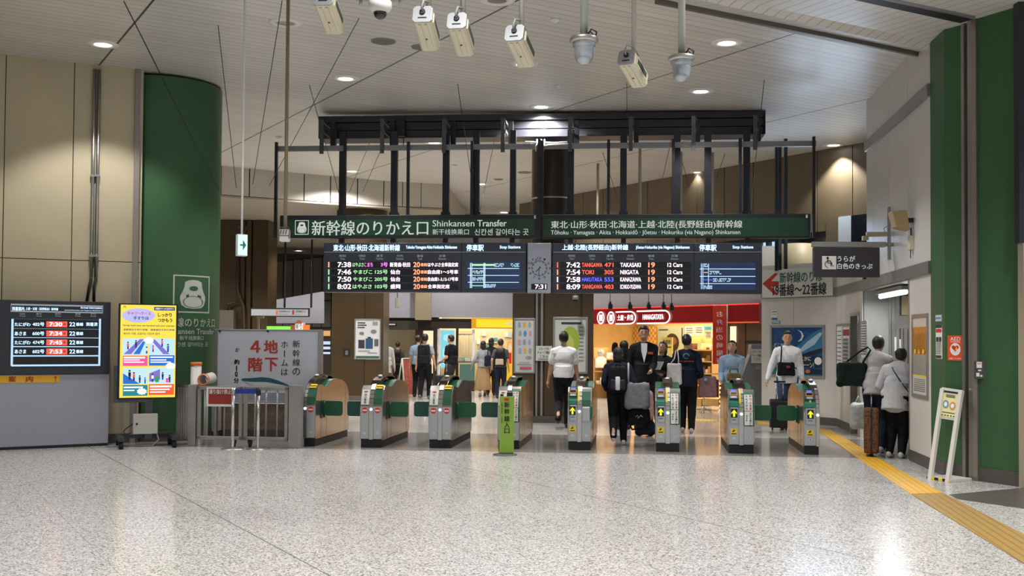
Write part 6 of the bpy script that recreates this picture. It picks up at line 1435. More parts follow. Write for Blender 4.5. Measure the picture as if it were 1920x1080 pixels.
# shop interior
DB = 2.6
mb = MB(F)
def ib(x0, y0, x1, y1, d0, d1, m=0): a = F.p(x0, y0, d0); b = F.p(x1, y1, d0); mb.box(a.x, b.x, d0, d1, b.z, a.z, m)
mb.box(bx0-1.5, F.p(1352, 700).x+.3, DB, DB+.1, 0, 2.6, 0); mb.box(bx0-1.6, bx0-1.5, .1, DB, 0, 2.6, 0); mb.box(bx0-1.5, bx1, .1, DB, 2.42, 2.5, 1)
struct(place(mb.build('wall_red_shop_inside', [mat('wood_panel_warm', '#cda564', .5, noise=.12, nscale=2), SHW]), F))
mb = MB(F); mb.box(F.p(1354, 700).x, bx1+.3, .1, .2, 0, 2.0, 0); mb.box(F.p(1391, 700).x, F.p(1391, 700).x+.02, .09, .1, 0, 2.0, 1); mb.box(F.p(1391, 700).x, bx1, .08, .1, 1.55, 1.6, 1)
struct(place(mb.build('wall_brown_doors', [mat('door_brown', '#6b4c2c', .4, noise=.1), BLK]), F))
mb = MB(F); mb.pbox(1369, 612, 1378, 642, .06, .1); tag(place(mb.build('lit_strip', glow('strip_cream', '#ffe2ae', 1.3)), F), 'upright lit cream strip on the brown wall right of the red banner', 'light')
# lattice screens
for (x0, x1, nm) in ((1166, 1182, 'left'), (1186, 1230, 'right')):
    mb = MB(F); d = DB-.12; a = F.p(x0, 613, d); b = F.p(x1, 690, d); n_ = 14
    mb.box(a.x, b.x, d+.03, d+.05, b.z, a.z, 1)
    W_ = b.x-a.x; H_ = a.z-b.z; st = .16
    k = -H_
    while k < W_:
        for sgn in (1, -1):
            x_0, z_0, x_1, z_1 = (k, 0, k+H_, H_) if sgn > 0 else (k, H_, k+H_, 0)
            if x_0 < 0: z_0 += sgn*(0-x_0); x_0 = 0
            if x_1 > W_: z_1 -= sgn*(x_1-W_); x_1 = W_
            if x_1 > x_0+.03: mb.face([(a.x+x_0, d, b.z+z_0-.012), (a.x+x_1, d, b.z+z_1-.012), (a.x+x_1, d, b.z+z_1+.012), (a.x+x_0, d, b.z+z_0+.012)], 0)
        k += st
    tag(place(mb.build('lattice_screen', [mat('lattice_light', '#f0cf8c', .5), mat('lattice_back', '#c08436', .5)]), F), nm+' wooden lattice screen in the red shop', 'screen')
notice(Fr(F.o.x+F.uy.x*2.4, F.o.y+F.uy.y*2.4, 0, F.rot), 'menu_poster', 'big green grey menu poster with a dark bowl in the red shop', 'poster', 1233, 611, 1283, 692, mat('menu_green_grey', '#8f9274', .4), [(oval(.55, .4, .26, .22), mat('bowl_dark', '#2c1c12', .4)), (oval(.55, .36, .17, .1), mat('bowl_brown', '#6b4226', .4)), (.05, .08, .4, .11, DKP), (.9, .05, .94, .3, DKP), (.08, .5, .3, .53, GRT)])
t = thing('price_card', 'yellow checkout card standing above the heads in the red shop', 'sign', F=F)
mb = MB(F); mb.pbox(1240.5, 632.5, 1260.5, 664, .3, .32); mb.build('card', mat('card_yellow', '#e9cf62', .5), t); mb = MB(F); mb.text('お会計', 1243, 636.5, 1258, 645.5, y=.295, bold=.02); mb.pbox(1243, 650, 1258, 652, .29, .295); mb.build('lettering', INK, t); mb = MB(F); q = F.p(1250, 664, .31); mb.cyl((q.x, .31, 0), (q.x, .31, q.z), .015); mb.build('pole', STEEL, t)
# shelves
def shelf(lab, x0, x1, rows, d0, d1):
    t = thing('shop_shelf', lab, 'shelf', F=F); a = F.p(x0, 700, d0).x; b = F.p(x1, 700, d0).x; zs_ = []
    mb = MB(F)
    for r_ in rows: z = F.p(x0, r_, d0).z; zs_.append(z); mb.box(a, b, d0, d1, z-.03, z)
    mb.build('boards', WARM, t); mb = MB(F); mb.box(a, a+.03, d0, d1, 0, zs_[0]+.3); mb.box(b-.03, b, d0, d1, 0, zs_[0]+.3); mb.box(a, b, d1, d1+.02, 0, zs_[0]+.35); mb.build('back', mat('shelf_back', '#d9b070', .5), t)
    return a, b, zs_
rr = random.Random(11)
pk = [mat('pack_%d' % i, c, .5) for i, c in enumerate(('#efe6d6', '#e2c9a0', '#a97a50', '#d9d9d4', '#8a3b2a', '#f3ead8', '#6b4a34'))]
SL = [('shelf of packaged lunches right of the menu poster in the red shop', 1287, 1336, (655, 676, 698, 720), 1.2, 1.7, 'packs on the right shelf of the red shop'), ('low product shelf at the left end of the red shop', 1113, 1163, (672, 695, 718), .7, 1.2, 'packs on the left shelf of the red shop')]
for lab, x0, x1, rows, d0, d1, grp in SL:
    a, b, zs_ = shelf(lab, x0, x1, rows, d0, d1)
    for z in zs_:
        x = a+.06
        while x < b-.12:
            w_ = .07+rr.random()*.12; h_ = .06+rr.random()*.16; m_ = rr.choice(pk)
            mb = MB(F)
            if rr.random() < .5: mb.box(x, x+w_, d0+.04, d1-.08, z+.002, z+h_)
            else: mb.lathe([(w_*.5, 0), (w_*.5, h_*.6), (w_*.35, h_*.8), (0, h_*.8)], c=(x+w_/2, d0+.2, z+.002), seg=12)
            tag(place(mb.build('food_pack', m_), F), 'small food pack on a '+('right' if x0 > 1200 else 'left')+' side shelf of the red shop', 'food pack', grp); x += w_+.03
# posters row at the top right inside
for k, (x0, y0, x1, y1, m_) in enumerate(((1284, 612, 1300, 630, 5), (1302, 611, 1318, 629, 3), (1320, 611, 1334, 619, 1), (1322, 622, 1334, 634, 3))):
    mb = MB(F); mb.pbox(x0, y0, x1, y1, 1.1, 1.12, 0)
    for j in range(3): mb.pbox(x0+2, y0+3+4*j, x1-2, y0+4+4*j, 1.09, 1.1, 1)
    tag(place(mb.build('hanging_price_board', [mat('pb_%d' % k, ('#e9e2cf', '#e4dccb', '#53b0cc', '#c9c2b4')[k], .5), GRT]), F), ('first', 'second', 'blue topped third', 'lower fourth')[k]+' price board hanging at the right inside the red shop', 'price board')
# rice cooker like heater and dome on the left shelf, counter wood boxes
P = F.p(1127, 655, .6); w_ = F.o+F.ux*P.x+F.uy*.6; t = thing('food_steamer', 'round topped steamer on the left counter of the red shop', 'steamer', loc=(w_.x, w_.y, 0))
z = AT(1127, 672, w_.y).z; MB().lathe([(.16, z-.25), (.16, z-.02), (.1, z+.02), (.06, z+.06), (0, z+.06)], seg=20).build('body', mat('steamer_cream', '#e3d8c2', .4), t); MB().sph((0, 0, z+.16), (.1, .1, .11)).build('dome', mat('steamer_dome', '#c9bfae', .3, .3), t)
mb = MB(F)
for x0, x1 in ((1296, 1315), (1317, 1347)): mb.pbox(x0, 746, x1, 762, -.1, .3, 0)
tag(place(mb.build('wooden_bins', WARM, bevel=.01), F), 'low wooden bins on the floor at the front of the red shop', 'bin')
mb = MB(F); mb.box(F.p(1113, 700).x-.8, F.p(1300, 700).x, 1.75, 2.1, 0, 1.0, 0); mb.box(F.p(1113, 700).x-.8, F.p(1300, 700).x, 1.7, 2.15, 1.0, 1.05, 1); tag(place(mb.build('sales_counter', [WARM, SHW]), F), 'long wooden sales counter inside the red shop', 'counter')
# red banner seen from behind (mirrored writing)
FBn = Fr(AT(1350, 640, 24.35).x, 24.35, 0, R(-10)); t = thing('banner', 'tall red orange banner seen from its back with mirrored white writing', 'banner', F=FBn)
mb = MB(FBn); a = FBn.p(1336.5, 573); b = FBn.p(1361.5, 683); n_ = 10
for i in range(n_):
    u0, u1 = a.x+(b.x-a.x)*i/n_, a.x+(b.x-a.x)*(i+1)/n_; f = lambda u: .012*math.sin(u*40)
    mb.box(u0, u1, f(u0), f(u0)+.006, b.z, a.z)
mb.build('cloth', mat('banner_red', '#b8341c', .7, emit='#b8341c', es=.12), t)
mb = MB(FBn)
for k, c_ in enumerate('お弁当の崎陽軒'): yc = 589+14.6*k; mb.text(c_, 1343, yc-5, 1355, yc+5, y=-.02, flip=True, bold=.012)
mb.build('lettering', PAPER, t)
mb = MB(FBn); x = FBn.p(1363.5, 600).x; mb.cyl((x, .02, 0), (x, .02, FBn.p(1363, 571).z), .012); z = FBn.p(1350, 573).z; mb.cyl((a.x, .02, z), (x, .02, z), .01); mb.lathe([(.2, 0), (.2, .04), (.04, .08), (0, .08)], c=(x, .02, 0), seg=20); mb.build('pole', WHT, t)
# dark red board
Fd = Fr(AT(1335, 730, 24.0).x, 24.0, 0, R(-4)); t = thing('lunch_board', 'dark red board with white souvenir and lunch box writing on a thin stand', 'sign stand', F=Fd)
mb = MB(Fd); mb.pbox(1321.5, 711.5, 1347.5, 744.5, 0, .03); mb.build('board', mat('board_maroon', '#66201a', .5), t)
mb = MB(Fd); mb.text('お土産', 1325, 715.5, 1342, 723, y=-.004, bold=.02); mb.text('お弁当', 1325, 727, 1342, 735, y=-.004, bold=.02); mb.pbox(1327, 739, 1344, 741, -.005, -.004); mb.build('lettering', PAPER, t)
mb = MB(Fd); x = Fd.p(1320, 730).x; mb.cyl((x, .03, 0), (x, .03, Fd.p(1320, 690).z), .012)
for k in range(3): mb.tube([(x, .03, .15), (x+.18*math.cos(2*PI*k/3), .03+.18*math.sin(2*PI*k/3), .01)], .01)
mb.build('stand', STEEL, t)
# zigzag lit post
mb = MB(FBn); x = FBn.p(1351, 730).x
for k in range(9): mb.sph((x, 0, .55-.1*k+.3), (.03, .03, .035), m=0)
mb.cyl((x, 0, 0), (x, 0, .9), .02, m=1); tag(place(mb.build('bead_post', [glow('bead_light', '#ffd890', 1.4), SH]), FBn), 'small post with glowing beads beside the dark red board', 'light')
# grey ticket machine at the right
Fm = Fr(AT(1410, 740, 22.8).x, 22.8, 0, R(-6)); t = thing('charge_machine', 'grey slanted charging machine with notice left of the white wall', 'machine', F=Fm)
a = Fm.p(1428, 646); pts_ = [(1388, 788), (1388, 712), (1407, 665), (1409, 646), (1429, 646), (1429, 788)]
pl = [(Fm.p(x, y_).x, max(0, Fm.p(x, y_).z)) for x, y_ in pts_]; MB(Fm).prism(pl, 0, .6, 'y').build('casing', mat('machine_grey', '#77767c', .4, .1), t, bevel=.01)
mb = MB(Fm); mb.pbox(1408.5, 654.5, 1429, 681, -.01, 0, 0); mb.text('ICカードの', 1411, 657, 1427, 662, y=-.013, m=1, bold=.01); mb.text('チャージ機は', 1410, 664, 1428, 669, y=-.013, m=1, bold=.01); mb.text('こちら', 1413, 671, 1425, 676, y=-.013, m=1, bold=.01); mb.pbox(1417, 684, 1427, 693, -.01, 0, 2); mb.build('notice', [mat('notice_white', '#c9cdc2'), INK, GREYM], t)
# spotlights hanging before the fascia
for px, py, lab in ((1144, 572, 'leftmost spotlight hanging before the red band'), (1181, 573, 'second spotlight hanging before the red band'), (1216, 573, 'third spotlight hanging before the red band'), (1244, 573, 'fourth spotlight hanging before the red band'), (1259, 575, 'rightmost spotlight hanging before the red band')):
    P = AT(px, py, 24.3); t = thing('hanging_spotlight', lab, 'lamp', loc=P)
    MB().box(-.04, .05, -.06, .06, -.09, .02).build('head', BLK, t, bevel=.006); mb = MB(); mb.cyl((0, 0, 0), (0, 0, .08), .03); mb.cyl((0, 0, .06), (0, 0, 1.2), .008); mb.build('hanger', BLK, t)
P = AT(745, 566, 29); t = thing('hanging_speaker', 'white speaker hanging on a wire before the grey shop fascia', 'speaker', loc=P)
MB().box(-.05, .05, -.05, .05, -.16, .1).build('body', mat('speaker_ivory', '#9b9688', .5), t, bevel=.01); MB().cyl((0, 0, .1), (0, 0, 1.6), .01).build('wire', BLK, t)
# light inside the shops
cF = FRD.o+FRD.ux*((bx0+FRD.p(1350, 700).x)/2)+FRD.uy*1.3
area((cF.x, cF.y, 2.38), (0, 0, FRD.rot), 5.5, 2.0, 210, (1, .84, .58))
cF = FS1.o+FS1.ux*FS1.p(892, 700).x+FS1.uy*1.1
area((cF.x, cF.y, 2.4), (0, 0, 0), 2.6, 1.6, 60, (1, .86, .62))
# ================================================================== people
SKIN = mat('skin', '#c99a7c', .5, noise=.04, nscale=20); HAIR = mat('hair_black', '#17130f', .45, noise=.3, nscale=30, bump=.4, bscale=90); HAIRB = mat('hair_brown', '#2e2118', .45, noise=.3, nscale=30, bump=.4, bscale=90)
def cloth(n, c, r=.8): return mat(n, c, r, noise=.08, nscale=9, bump=.5, bscale=14, spec=.25)
def remesh(mb, name, mats, parent, vox, smooth=3, wrinkle=0.0):
    o = mb.build(name, mats, parent)
    r = o.modifiers.new('r', 'REMESH'); r.mode = 'VOXEL'; r.voxel_size = vox; r.use_smooth_shade = True
    if smooth: s_ = o.modifiers.new('s', 'SMOOTH'); s_.factor = .5; s_.iterations = smooth
    if wrinkle:
        tx = bpy.data.textures.get('wrinkles') or bpy.data.textures.new('wrinkles', 'CLOUDS'); tx.noise_scale = .08; tx.noise_depth = 2
        d = o.modifiers.new('d', 'DISPLACE'); d.texture = tx; d.strength = wrinkle; d.mid_level = .5; d.texture_coords = 'LOCAL'
    dg = bpy.context.evaluated_depsgraph_get(); me = bpy.data.meshes.new_from_object(o.evaluated_get(dg)); o.modifiers.clear(); old = o.data; o.data = me; bpy.data.meshes.remove(old)
    for p in me.polygons: p.use_smooth = True
    return o
def ik(a, b, l1, l2, bend):
    a, b, bend = Vector(a), Vector(b), Vector(bend); d = b-a; D = min(d.length, (l1+l2)*.999); dn = d.normalized(); b2 = a+dn*D
    x = (l1*l1-l2*l2+D*D)/(2*D); h = math.sqrt(max(0, l1*l1-x*x)); bn = (bend-dn*bend.dot(dn)).normalized(); return a+dn*x+bn*h, b2
def person(lab, loc, rot, h, face_to=None, top='tee', topc=None, bot='trousers', botc=None, footL=(-.09, .0, 0), footR=(.09, .0, 0), handL=None, handR=None, hair='short', hairc=None,
           lean=0.0, leanx=0.0, headyaw=0, headpitch=0, shoe=None, detail=1, group=None, build=1.0, sleeves='short', pitchL=0, pitchR=0, over=None):
    """local frame: the person looks towards +y; sizes for a 1.70 m figure, scaled"""
    k = h/1.70; t = thing('person', lab, 'person', loc=loc, rot=rot, group=group); vox = .0085 if detail else .014
    def S_(mb): mb.xf = Matrix.Scale(k, 4); return mb
    W = build
    hipz = .90; pel = Vector((0, 0, hipz)); ln = Vector((leanx, lean, 0))
    chest = Vector((0, 0, 1.25))+ln*.72; shl = Vector((0, 0, 1.40))+ln*.95-Vector((0, 0, abs(lean)*.25)); neck = shl+Vector((0, lean*.08, .06)); head = shl+Vector((leanx*.1, .015+lean*.25, .185-abs(lean)*.12))
    sL, sR = shl+Vector((-.160*W, 0, -.05)), shl+Vector((.160*W, 0, -.05)); hL, hR = Vector((-.085, 0, hipz-.02)), Vector((.085, 0, hipz-.02))
    handL = Vector(handL or (-.24, .04, .80)); handR = Vector(handR or (.24, .04, .80))
    aL, aR = Vector(footL)+Vector((0, -.02, .085)), Vector(footR)+Vector((0, -.02, .085))
    eL, wL = ik(sL, handL, .275, .25, (-.25, -1, -.2)); eR, wR = ik(sR, handR, .275, .25, (.25, -1, -.2))
    kL, aL = ik(hL, aL, .42, .41, (0, 1, 0)); kR, aR = ik(hR, aR, .42, .41, (0, 1, 0))
    HR = Matrix.Rotation(R(headyaw), 3, 'Z') @ Matrix.Rotation(R(-headpitch), 3, 'X')
    def H(x, y, z): return head + HR @ Vector((x, y, z))
    he = HR.to_euler()
    # one continuous body
    mb = S_(MB())
    mb.sph(H(0, 0, .012), (.078, .096, .108), he, seg=20, rings=14); mb.sph(H(0, .025, -.055), (.056, .062, .058), he); mb.sph(H(0, .098, -.012), (.011, .016, .02), he, seg=8, rings=6)
    mb.sph(H(0, .088, -.052), (.026, .010, .008), he, seg=8, rings=6)
    for s_ in (-1, 1): mb.sph(H(s_*.077, -.005, -.008), (.01, .02, .032), he, seg=8, rings=6)
    mb.cap(neck-Vector((0, 0, .03)), .054, H(0, -.012, -.05), .05)
    mb.cap(sL, .05, neck-Vector((0, 0, .05)), .052); mb.cap(sR, .05, neck-Vector((0, 0, .05)), .052); mb.sph(chest, (.145*W, .098, .17)); mb.sph(Vector((0, 0, 1.06))+ln*.4, (.125*W, .088, .14)); mb.sph((0, 0, .95), (.15*W, .10, .11))
    for s_, e_, w_ in ((sL, eL, wL), (sR, eR, wR)): mb.cap(s_, .05*W, e_, .039*W); mb.cap(e_, .038*W, w_, .026)
    for h_, k_, a_ in ((hL, kL, aL), (hR, kR, aR)): mb.cap(h_, .082*W, k_, .053*W); mb.cap(k_, .053*W, a_+Vector((0, 0, .04)), .036)
    for w_, e_, sg in ((wL, eL, 1), (wR, eR, -1)):          # hands: palm, four bent fingers, thumb
        d = (w_-e_).normalized(); fw = Vector((0, 1, 0)); fw = (fw-d*fw.dot(d)).normalized(); sd = d.cross(fw)*sg
        pc = w_+d*.045; mb.cap(w_, .025, pc, .03); mb.cap(pc-fw*.02, .018, pc+fw*.022, .018)
        for i, (off, ln_) in enumerate(((-.028, .052), (-.01, .064), (.009, .068), (.028, .062))):
            b0 = pc+fw*off+d*.02; b1 = b0+d*ln_*.55+sd*.004; b2 = b1+d*ln_*.38+sd*.026; mb.cap(b0, .0098, b1, .009); mb.cap(b1, .009, b2, .0078)
        tb = pc+fw*.032-d*.02; mb.cap(tb, .011, tb+fw*.022+d*.03+sd*.012, .0095); mb.cap(tb+fw*.022+d*.03+sd*.012, .0095, tb+fw*.026+d*.052+sd*.022, .008)
    for a_, pt in ((aL, pitchL), (aR, pitchR)): pass
    for a_, pt in ((aL, pitchL), (aR, pitchR)):
        Rx = Matrix.Rotation(R(-pt), 3, 'X'); mb.cap(a_, .036, a_+Rx @ Vector((0, .10, -.05)), .03)
    remesh(mb, 'body', SKIN, t, vox*k, 2)
    # eyes and brows where the face shows
    mb = S_(MB())
    for s_ in (-1, 1): mb.sph(H(s_*.03, .086, .012), (.011, .006, .006), he, m=0, seg=8, rings=6); mb.sph(H(s_*.031, .087, .033), (.018, .005, .004), he, m=0, seg=8, rings=6)
    mb.build('eyes', mat('eye_dark', '#1a1412', .4), t)
    # shoes
    shoe = shoe or mat('shoe_black', '#141414', .5)
    for a_, pt in ((aL, pitchL), (aR, pitchR)):
        Rx = Matrix.Rotation(R(-pt), 3, 'X'); mb = S_(MB()); q = lambda x, y, z: a_+Rx @ Vector((x, y, z))
        e_ = Rx.to_euler()
        mb.sph(q(0, -.03, -.035), (.042, .05, .05), e_); mb.sph(q(0, 0, .01), (.044, .046, .05), e_); mb.sph(q(0, .06, -.05), (.045, .09, .036), e_); mb.sph(q(0, .12, -.055), (.042, .06, .028), e_); 
        o = remesh(mb, 'shoe', shoe, t, .008*k, 1)
    # lower clothing
    if bot == 'trousers':
        mb = S_(MB()); mb.sph((0, 0, .95), (.168*W, .118, .12)); mb.sph((0, 0, .88), (.165*W, .116, .1))
        for h_, k_, a_ in ((hL, kL, aL), (hR, kR, aR)): mb.cap(h_, .098*W, k_, .074*W); d = (a_-k_).normalized(); mb.cap(k_, .074*W, a_+Vector((0, 0, .0)), .058)
        remesh(mb, 'trousers', botc, t, vox*k, 2, .014*k)
    elif bot == 'skirt':
        mb = S_(MB()); n_ = 40; prof = [(.14, 1.05), (.155, .98), (.19, .8), (.23, .5), (.27, .22), (.265, .21), (.1, .4)]; rings = []
        for r_, z_ in prof:
            amp = .05*(1.05-z_)
            rings.append([mb._v(((r_*(1+amp*math.sin(9*2*PI*i/n_)*.9))*math.cos(2*PI*i/n_), r_*.72*(1+amp*math.sin(9*2*PI*i/n_)*.9)*math.sin(2*PI*i/n_), z_)) for i in range(n_)])
        for a_, b_ in zip(rings, rings[1:]):
            for i in range(n_): f = mb.bm.faces.new((a_[i], a_[(i+1) % n_], b_[(i+1) % n_], b_[i])); f.smooth = True
        mb.build('skirt', botc, t)
    # upper clothing
    mb = S_(MB()); hem = {'long': .80, 'tunic': .70}.get(over, .90)
    mb.cap(sL+Vector((.01, 0, 0)), .066*W, neck-Vector((.02, 0, .055)), .062); mb.cap(sR-Vector((.01, 0, 0)), .066*W, neck-Vector((-.02, 0, .055)), .062); mb.cap(sL+Vector((.03, 0, -.03)), .075*W, sR-Vector((.03, 0, .03)), .075*W); mb.sph(chest, (.168*W, .122, .19)); mb.sph(Vector((0, 0, 1.08))+ln*.45, (.166*W, .120, .17))
    mb.sph(Vector((0, 0, .98))+ln*.15, (.175*W, .128, .12)); mb.sph((0, 0, .95 if over else .97), (.18*W, .130, .12 if over else .07)); mb.cyl(Vector((0, 0, 1.1))+ln*.4, (0, 0, hem), .15*W, .168*W, seg=20)
    if over: mb.cap((-.05, 0, hem+.12), .125*W, (.05, 0, hem+.12), .125*W)
    mb.cap(neck-Vector((0, 0, .07)), .068, neck-Vector((0, 0, .05)), .062)
    for s_, e_, w_ in ((sL, eL, wL), (sR, eR, wR)):
        if sleeves == 'short': mb.cap(s_, .064*W, s_.lerp(e_, .62), .066*W)
        else: mb.cap(s_, .064*W, e_, .055*W); mb.cap(e_, .056*W, e_.lerp(w_, .94), .042)
    remesh(mb, {'tee': 'shirt', 'jacket': 'jacket'}.get(top, top), topc, t, vox*k, 7 if detail else 3, .010*k)
    # hair
    hc = hairc or HAIR; mb = S_(MB())
    mb.sph(H(0, -.018, .03), (.087, .095, .102), he, seg=20, rings=12); mb.sph(H(0, -.03, .0), (.081, .076, .078), he, seg=16, rings=10); mb.sph(H(0, .035, .075), (.062, .052, .045), he, seg=14, rings=8)
    if hair in ('bob', 'long'): mb.sph(H(0, -.055, -.055), (.084, .058, .10), he)
    if hair == 'long': mb.sph(H(0, -.07, -.16), (.085, .045, .15), he)
    if hair == 'bun': mb.sph(H(0, -.11, .03), (.04, .035, .04), he)
    if hair == 'pony': mb.cap(H(0, -.1, .03), .03, H(0, -.14, -.10), .018)
    remesh(mb, 'hair', hc, t, .009*k, 2, .006*k)
    t['_k'] = k
    info = dict(k=k, sL=sL*k, sR=sR*k, eL=eL*k, eR=eR*k, wL=wL*k, wR=wR*k, shl=shl*k, head=head*k, chest=chest*k, M=Matrix.Translation(Vector(loc)) @ Matrix.Rotation(rot, 4, 'Z'))
    del t['_k']
    return t, info
def bag_at(info, local, rotz=0):  # world position of a point in the person's frame
    return info['M'] @ Vector(local)
def soft_box(name, m, t, w, d, h, c=(0, 0, 0), taper=.9, vox=.012, wr=.015):
    mb = MB(); c = Vector(c); r = min(w, d)*.38
    n_ = max(4, int((h-2*r)/(r*.45))+1)
    for i in range(n_+1):
        f = i/n_; s_ = 1-(1-taper)*f; z = -h/2+r+(h-2*r)*f
        for sx in (-1, 1):
            mb.cap(c+Vector((sx*(w/2-r)*s_, -(d/2-r), z)), r, c+Vector((sx*(w/2-r)*s_, (d/2-r), z)), r)
    mb.box(c.x-w/2+r*.7, c.x+w/2-r*.7, c.y-d/2+r*.2, c.y+d/2-r*.2, c.z-h/2+r*.3, c.z+h/2-r*.3); mb.box(c.x-w/2+r*.2, c.x+w/2-r*.2, c.y-d/2+r*.8, c.y+d/2-r*.8, c.z-h/2+r*.6, c.z+h/2-r*.6)
    return remesh(mb, name, m, t, vox, 4, wr)
def bag(name, lab, cat, pos, rot, w, d, h, m, taper=.9, straps=(), sm=None, pocket=None, sr=.014):
    t = thing(name, lab, cat, loc=pos, rot=rot); soft_box('bag_body', m, t, w, d, h, taper=taper)
    for pl in straps: MB().tube(pl, sr, seg=8).build('strap', sm or m, t)
    if pocket: soft_box('pocket', pocket[0], t, w*.7, d*.35, h*.42, c=(0, -d*.55, -h*.18), wr=.006)
    return t
def backpack(lab, info, m, w=.30, d=.17, h=.46, dz=-.24, pm=None, back=.19):
    k = info['k']; c = info['shl']+Vector((0, -back*k, dz*k)); P = info['M'] @ c; rot = info['M'].to_euler().z
    t = thing('backpack', lab, 'backpack', loc=P, rot=rot); soft_box('bag_body', m, t, w*k, d*k, h*k, taper=.86)
    soft_box('pocket', pm or m, t, w*k*.76, d*k*.4, h*k*.42, c=(0, -d*k*.5, -h*k*.2), wr=.006)
    for sx in (-1, 1):
        s_ = (info['sL'] if sx < 0 else info['sR'])-c; s2 = Vector((sx*.10*k, s_.y, s_.z+.075*k))
        MB().tube([(sx*.09*k, d*k*.4, h*k*.42), s2+Vector((0, -.04*k, .0)), s2+Vector((0, .05*k, -.01)), s2+Vector((sx*.03*k, .11*k, -.10*k)), (sx*.16*k, s_.y+.02*k, s_.z-.28*k), (sx*.13*k, d*k*.3, -h*k*.35)], .016*k, seg=8).build('strap', m, t)
    MB().tube([(-.04*k, 0, h*k*.47), (-.03*k, -.01, h*k*.54), (.03*k, -.01, h*k*.54), (.04*k, 0, h*k*.47)], .009, seg=8).build('handle', m, t)
    return t
BK = cloth('cloth_black', '#121216'); BK2 = cloth('cloth_charcoal', '#1b1b20'); NAV = cloth('cloth_navy', '#141a2e'); WTE = cloth('cloth_white', '#ebebee'); GRY = cloth('cloth_grey', '#8d9094'); LGR = cloth('cloth_light_grey', '#b4b2b0')
DNM = cloth('denim_blue', '#3d4f68'); DNM2 = cloth('denim_dark', '#232e40'); LBL = cloth('cloth_pale_blue', '#8fa9bf'); TAN = cloth('cloth_tan', '#9a7f5c'); SWT = mat('shoe_white', '#d0cec8', .5); SHB = mat('shoe_brown', '#3a2a22', .5); BEI = mat('shoe_beige', '#a29884', .6)
def gp(px, py): return G(px, py)
def at(px, Y): p = AT(px, 640, Y); return Vector((p.x, Y, 0))
# a: walker in white T-shirt, seen from behind
person('person walking away in a white T-shirt and black trousers through the gate lane', gp(1056, 804), R(-4), 1.74, topc=WTE, botc=BK, footL=(-.08, -.30, .12), footR=(.07, .16, 0), pitchL=-48, handL=(-.27, .06, .82), handR=(.26, .10, .80), shoe=SHB, hair='short', build=1.06)
# b: short person with backpack
tb, ib_ = person('short person in black seen from behind with a black backpack and grey bag', gp(1158, 835), R(-6), 1.5, top='jacket', topc=NAV, botc=BK, sleeves='long', footL=(-.07, -.26, .10), footR=(.10, .12, 0), pitchL=-45, handL=(-.2, .16, .95), handR=(.24, .18, .98), shoe=SWT, hair='bob', lean=.06, build=1.12)
backpack('black backpack worn by the short person between the gates', ib_, BK2, w=.34, d=.2, h=.46, pm=mat('pack_mesh', '#23242a', .7))
k = ib_['k']; P = bag_at(ib_, (-.0*k, -.38*k, 1.08*k)); o = tag(MB().lathe([(.03, -.10), (.035, -.09), (.035, .09), (.025, .10), (0, .10)], seg=20).build('water_bottle', mat('bottle_white', '#d2d4d8', .4)), 'white bottle in the net of the black backpack', 'bottle'); o.location = P
P = bag_at(ib_, (.33*k, -.08*k, .86*k)); s_ = ib_['M'].inverted() @ P; sh = ib_['sR']-s_
bag('tote_bag', 'grey drawstring shoulder bag at the right side of the short person', 'bag', P, R(-6), .40, .2, .42, cloth('cloth_bag_grey', '#85868c'), straps=[[(-.13, -.02, .17), (sh.x+.0, -.14, sh.z*.7), (sh.x, -.06, sh.z+.07), (sh.x, .06, sh.z+.07), (sh.x+.03, .14, sh.z*.6), (-.05, .04, .17)]], sm=mat('strap_pale', '#a6a6aa', .6))
P = bag_at(ib_, (.36*k, -.0*k, .50*k)); t = bag('duffel_bag', 'black duffel bag with white scribble hanging below the grey bag', 'bag', P, R(-6), .36, .2, .28, BK, straps=[[(-.13, 0, .10), (-.12, 0, .19), (.12, 0, .19), (.13, 0, .10)], [(-.16, .02, -.05), (-.1, .03, -.2), (.1, .03, -.18), (.17, .02, -.02)]])
mb = MB(); mb.tube([(-.05, -.115, -.0), (-.02, -.118, .03), (-.01, -.118, -.02), (.02, -.118, .02), (.06, -.115, .0), (.03, -.117, .03)], .004, seg=6); mb.build('white_mark', PAPER, t)
P = bag_at(ib_, (.72*k, .5*k, .42*k)); P = AT(1208, 728, 18.2); t = bag('pink_bag', 'pale pink bag standing low behind the short person', 'bag', Vector((P.x, 18.2, .52)), 0, .32, .2, .5, cloth('cloth_pink', '#b88f88'), straps=[[(-.08, 0, .22), (-.07, 0, .36), (.07, 0, .36), (.08, 0, .22)]])
P = AT(1208, 760, 18.2); bag('black_case', 'small black case under the pale pink bag', 'case', Vector((P.x+.02, 18.25, .14)), 0, .34, .2, .27, BK)
# c: tall man in dark suit facing the camera
tc_, ic = person('tall person in a black jacket and white shirt facing the gates', at(1207, 18.9), R(176), 1.84, top='jacket', topc=BK, botc=BK, sleeves='long', handL=(-.10, .30, 1.0), handR=(.24, .05, .84), over='long', build=1.05)
mb = MB(); mb.xf = Matrix.Scale(ic['k'], 4); mb.face([(-.05, .135, 1.43), (.05, .135, 1.43), (.045, .145, 1.3), (.0, .15, 1.12), (-.045, .145, 1.3)]); mb.build('shirt_front', WTE, tc_)
mb = MB(); mb.box(-.15, -.06, .135, .15, 1.36, 1.40); mb.build('orange_badge', mat('badge_orange', '#b8562c', .6), tc_)
# d: long haired person behind
person('person with long black hair and hooded black top raising a hand', at(1170, 19.6), R(20), 1.58, topc=BK, botc=BK, sleeves='long', hair='long', handL=(-.12, .22, 1.52), over='long')
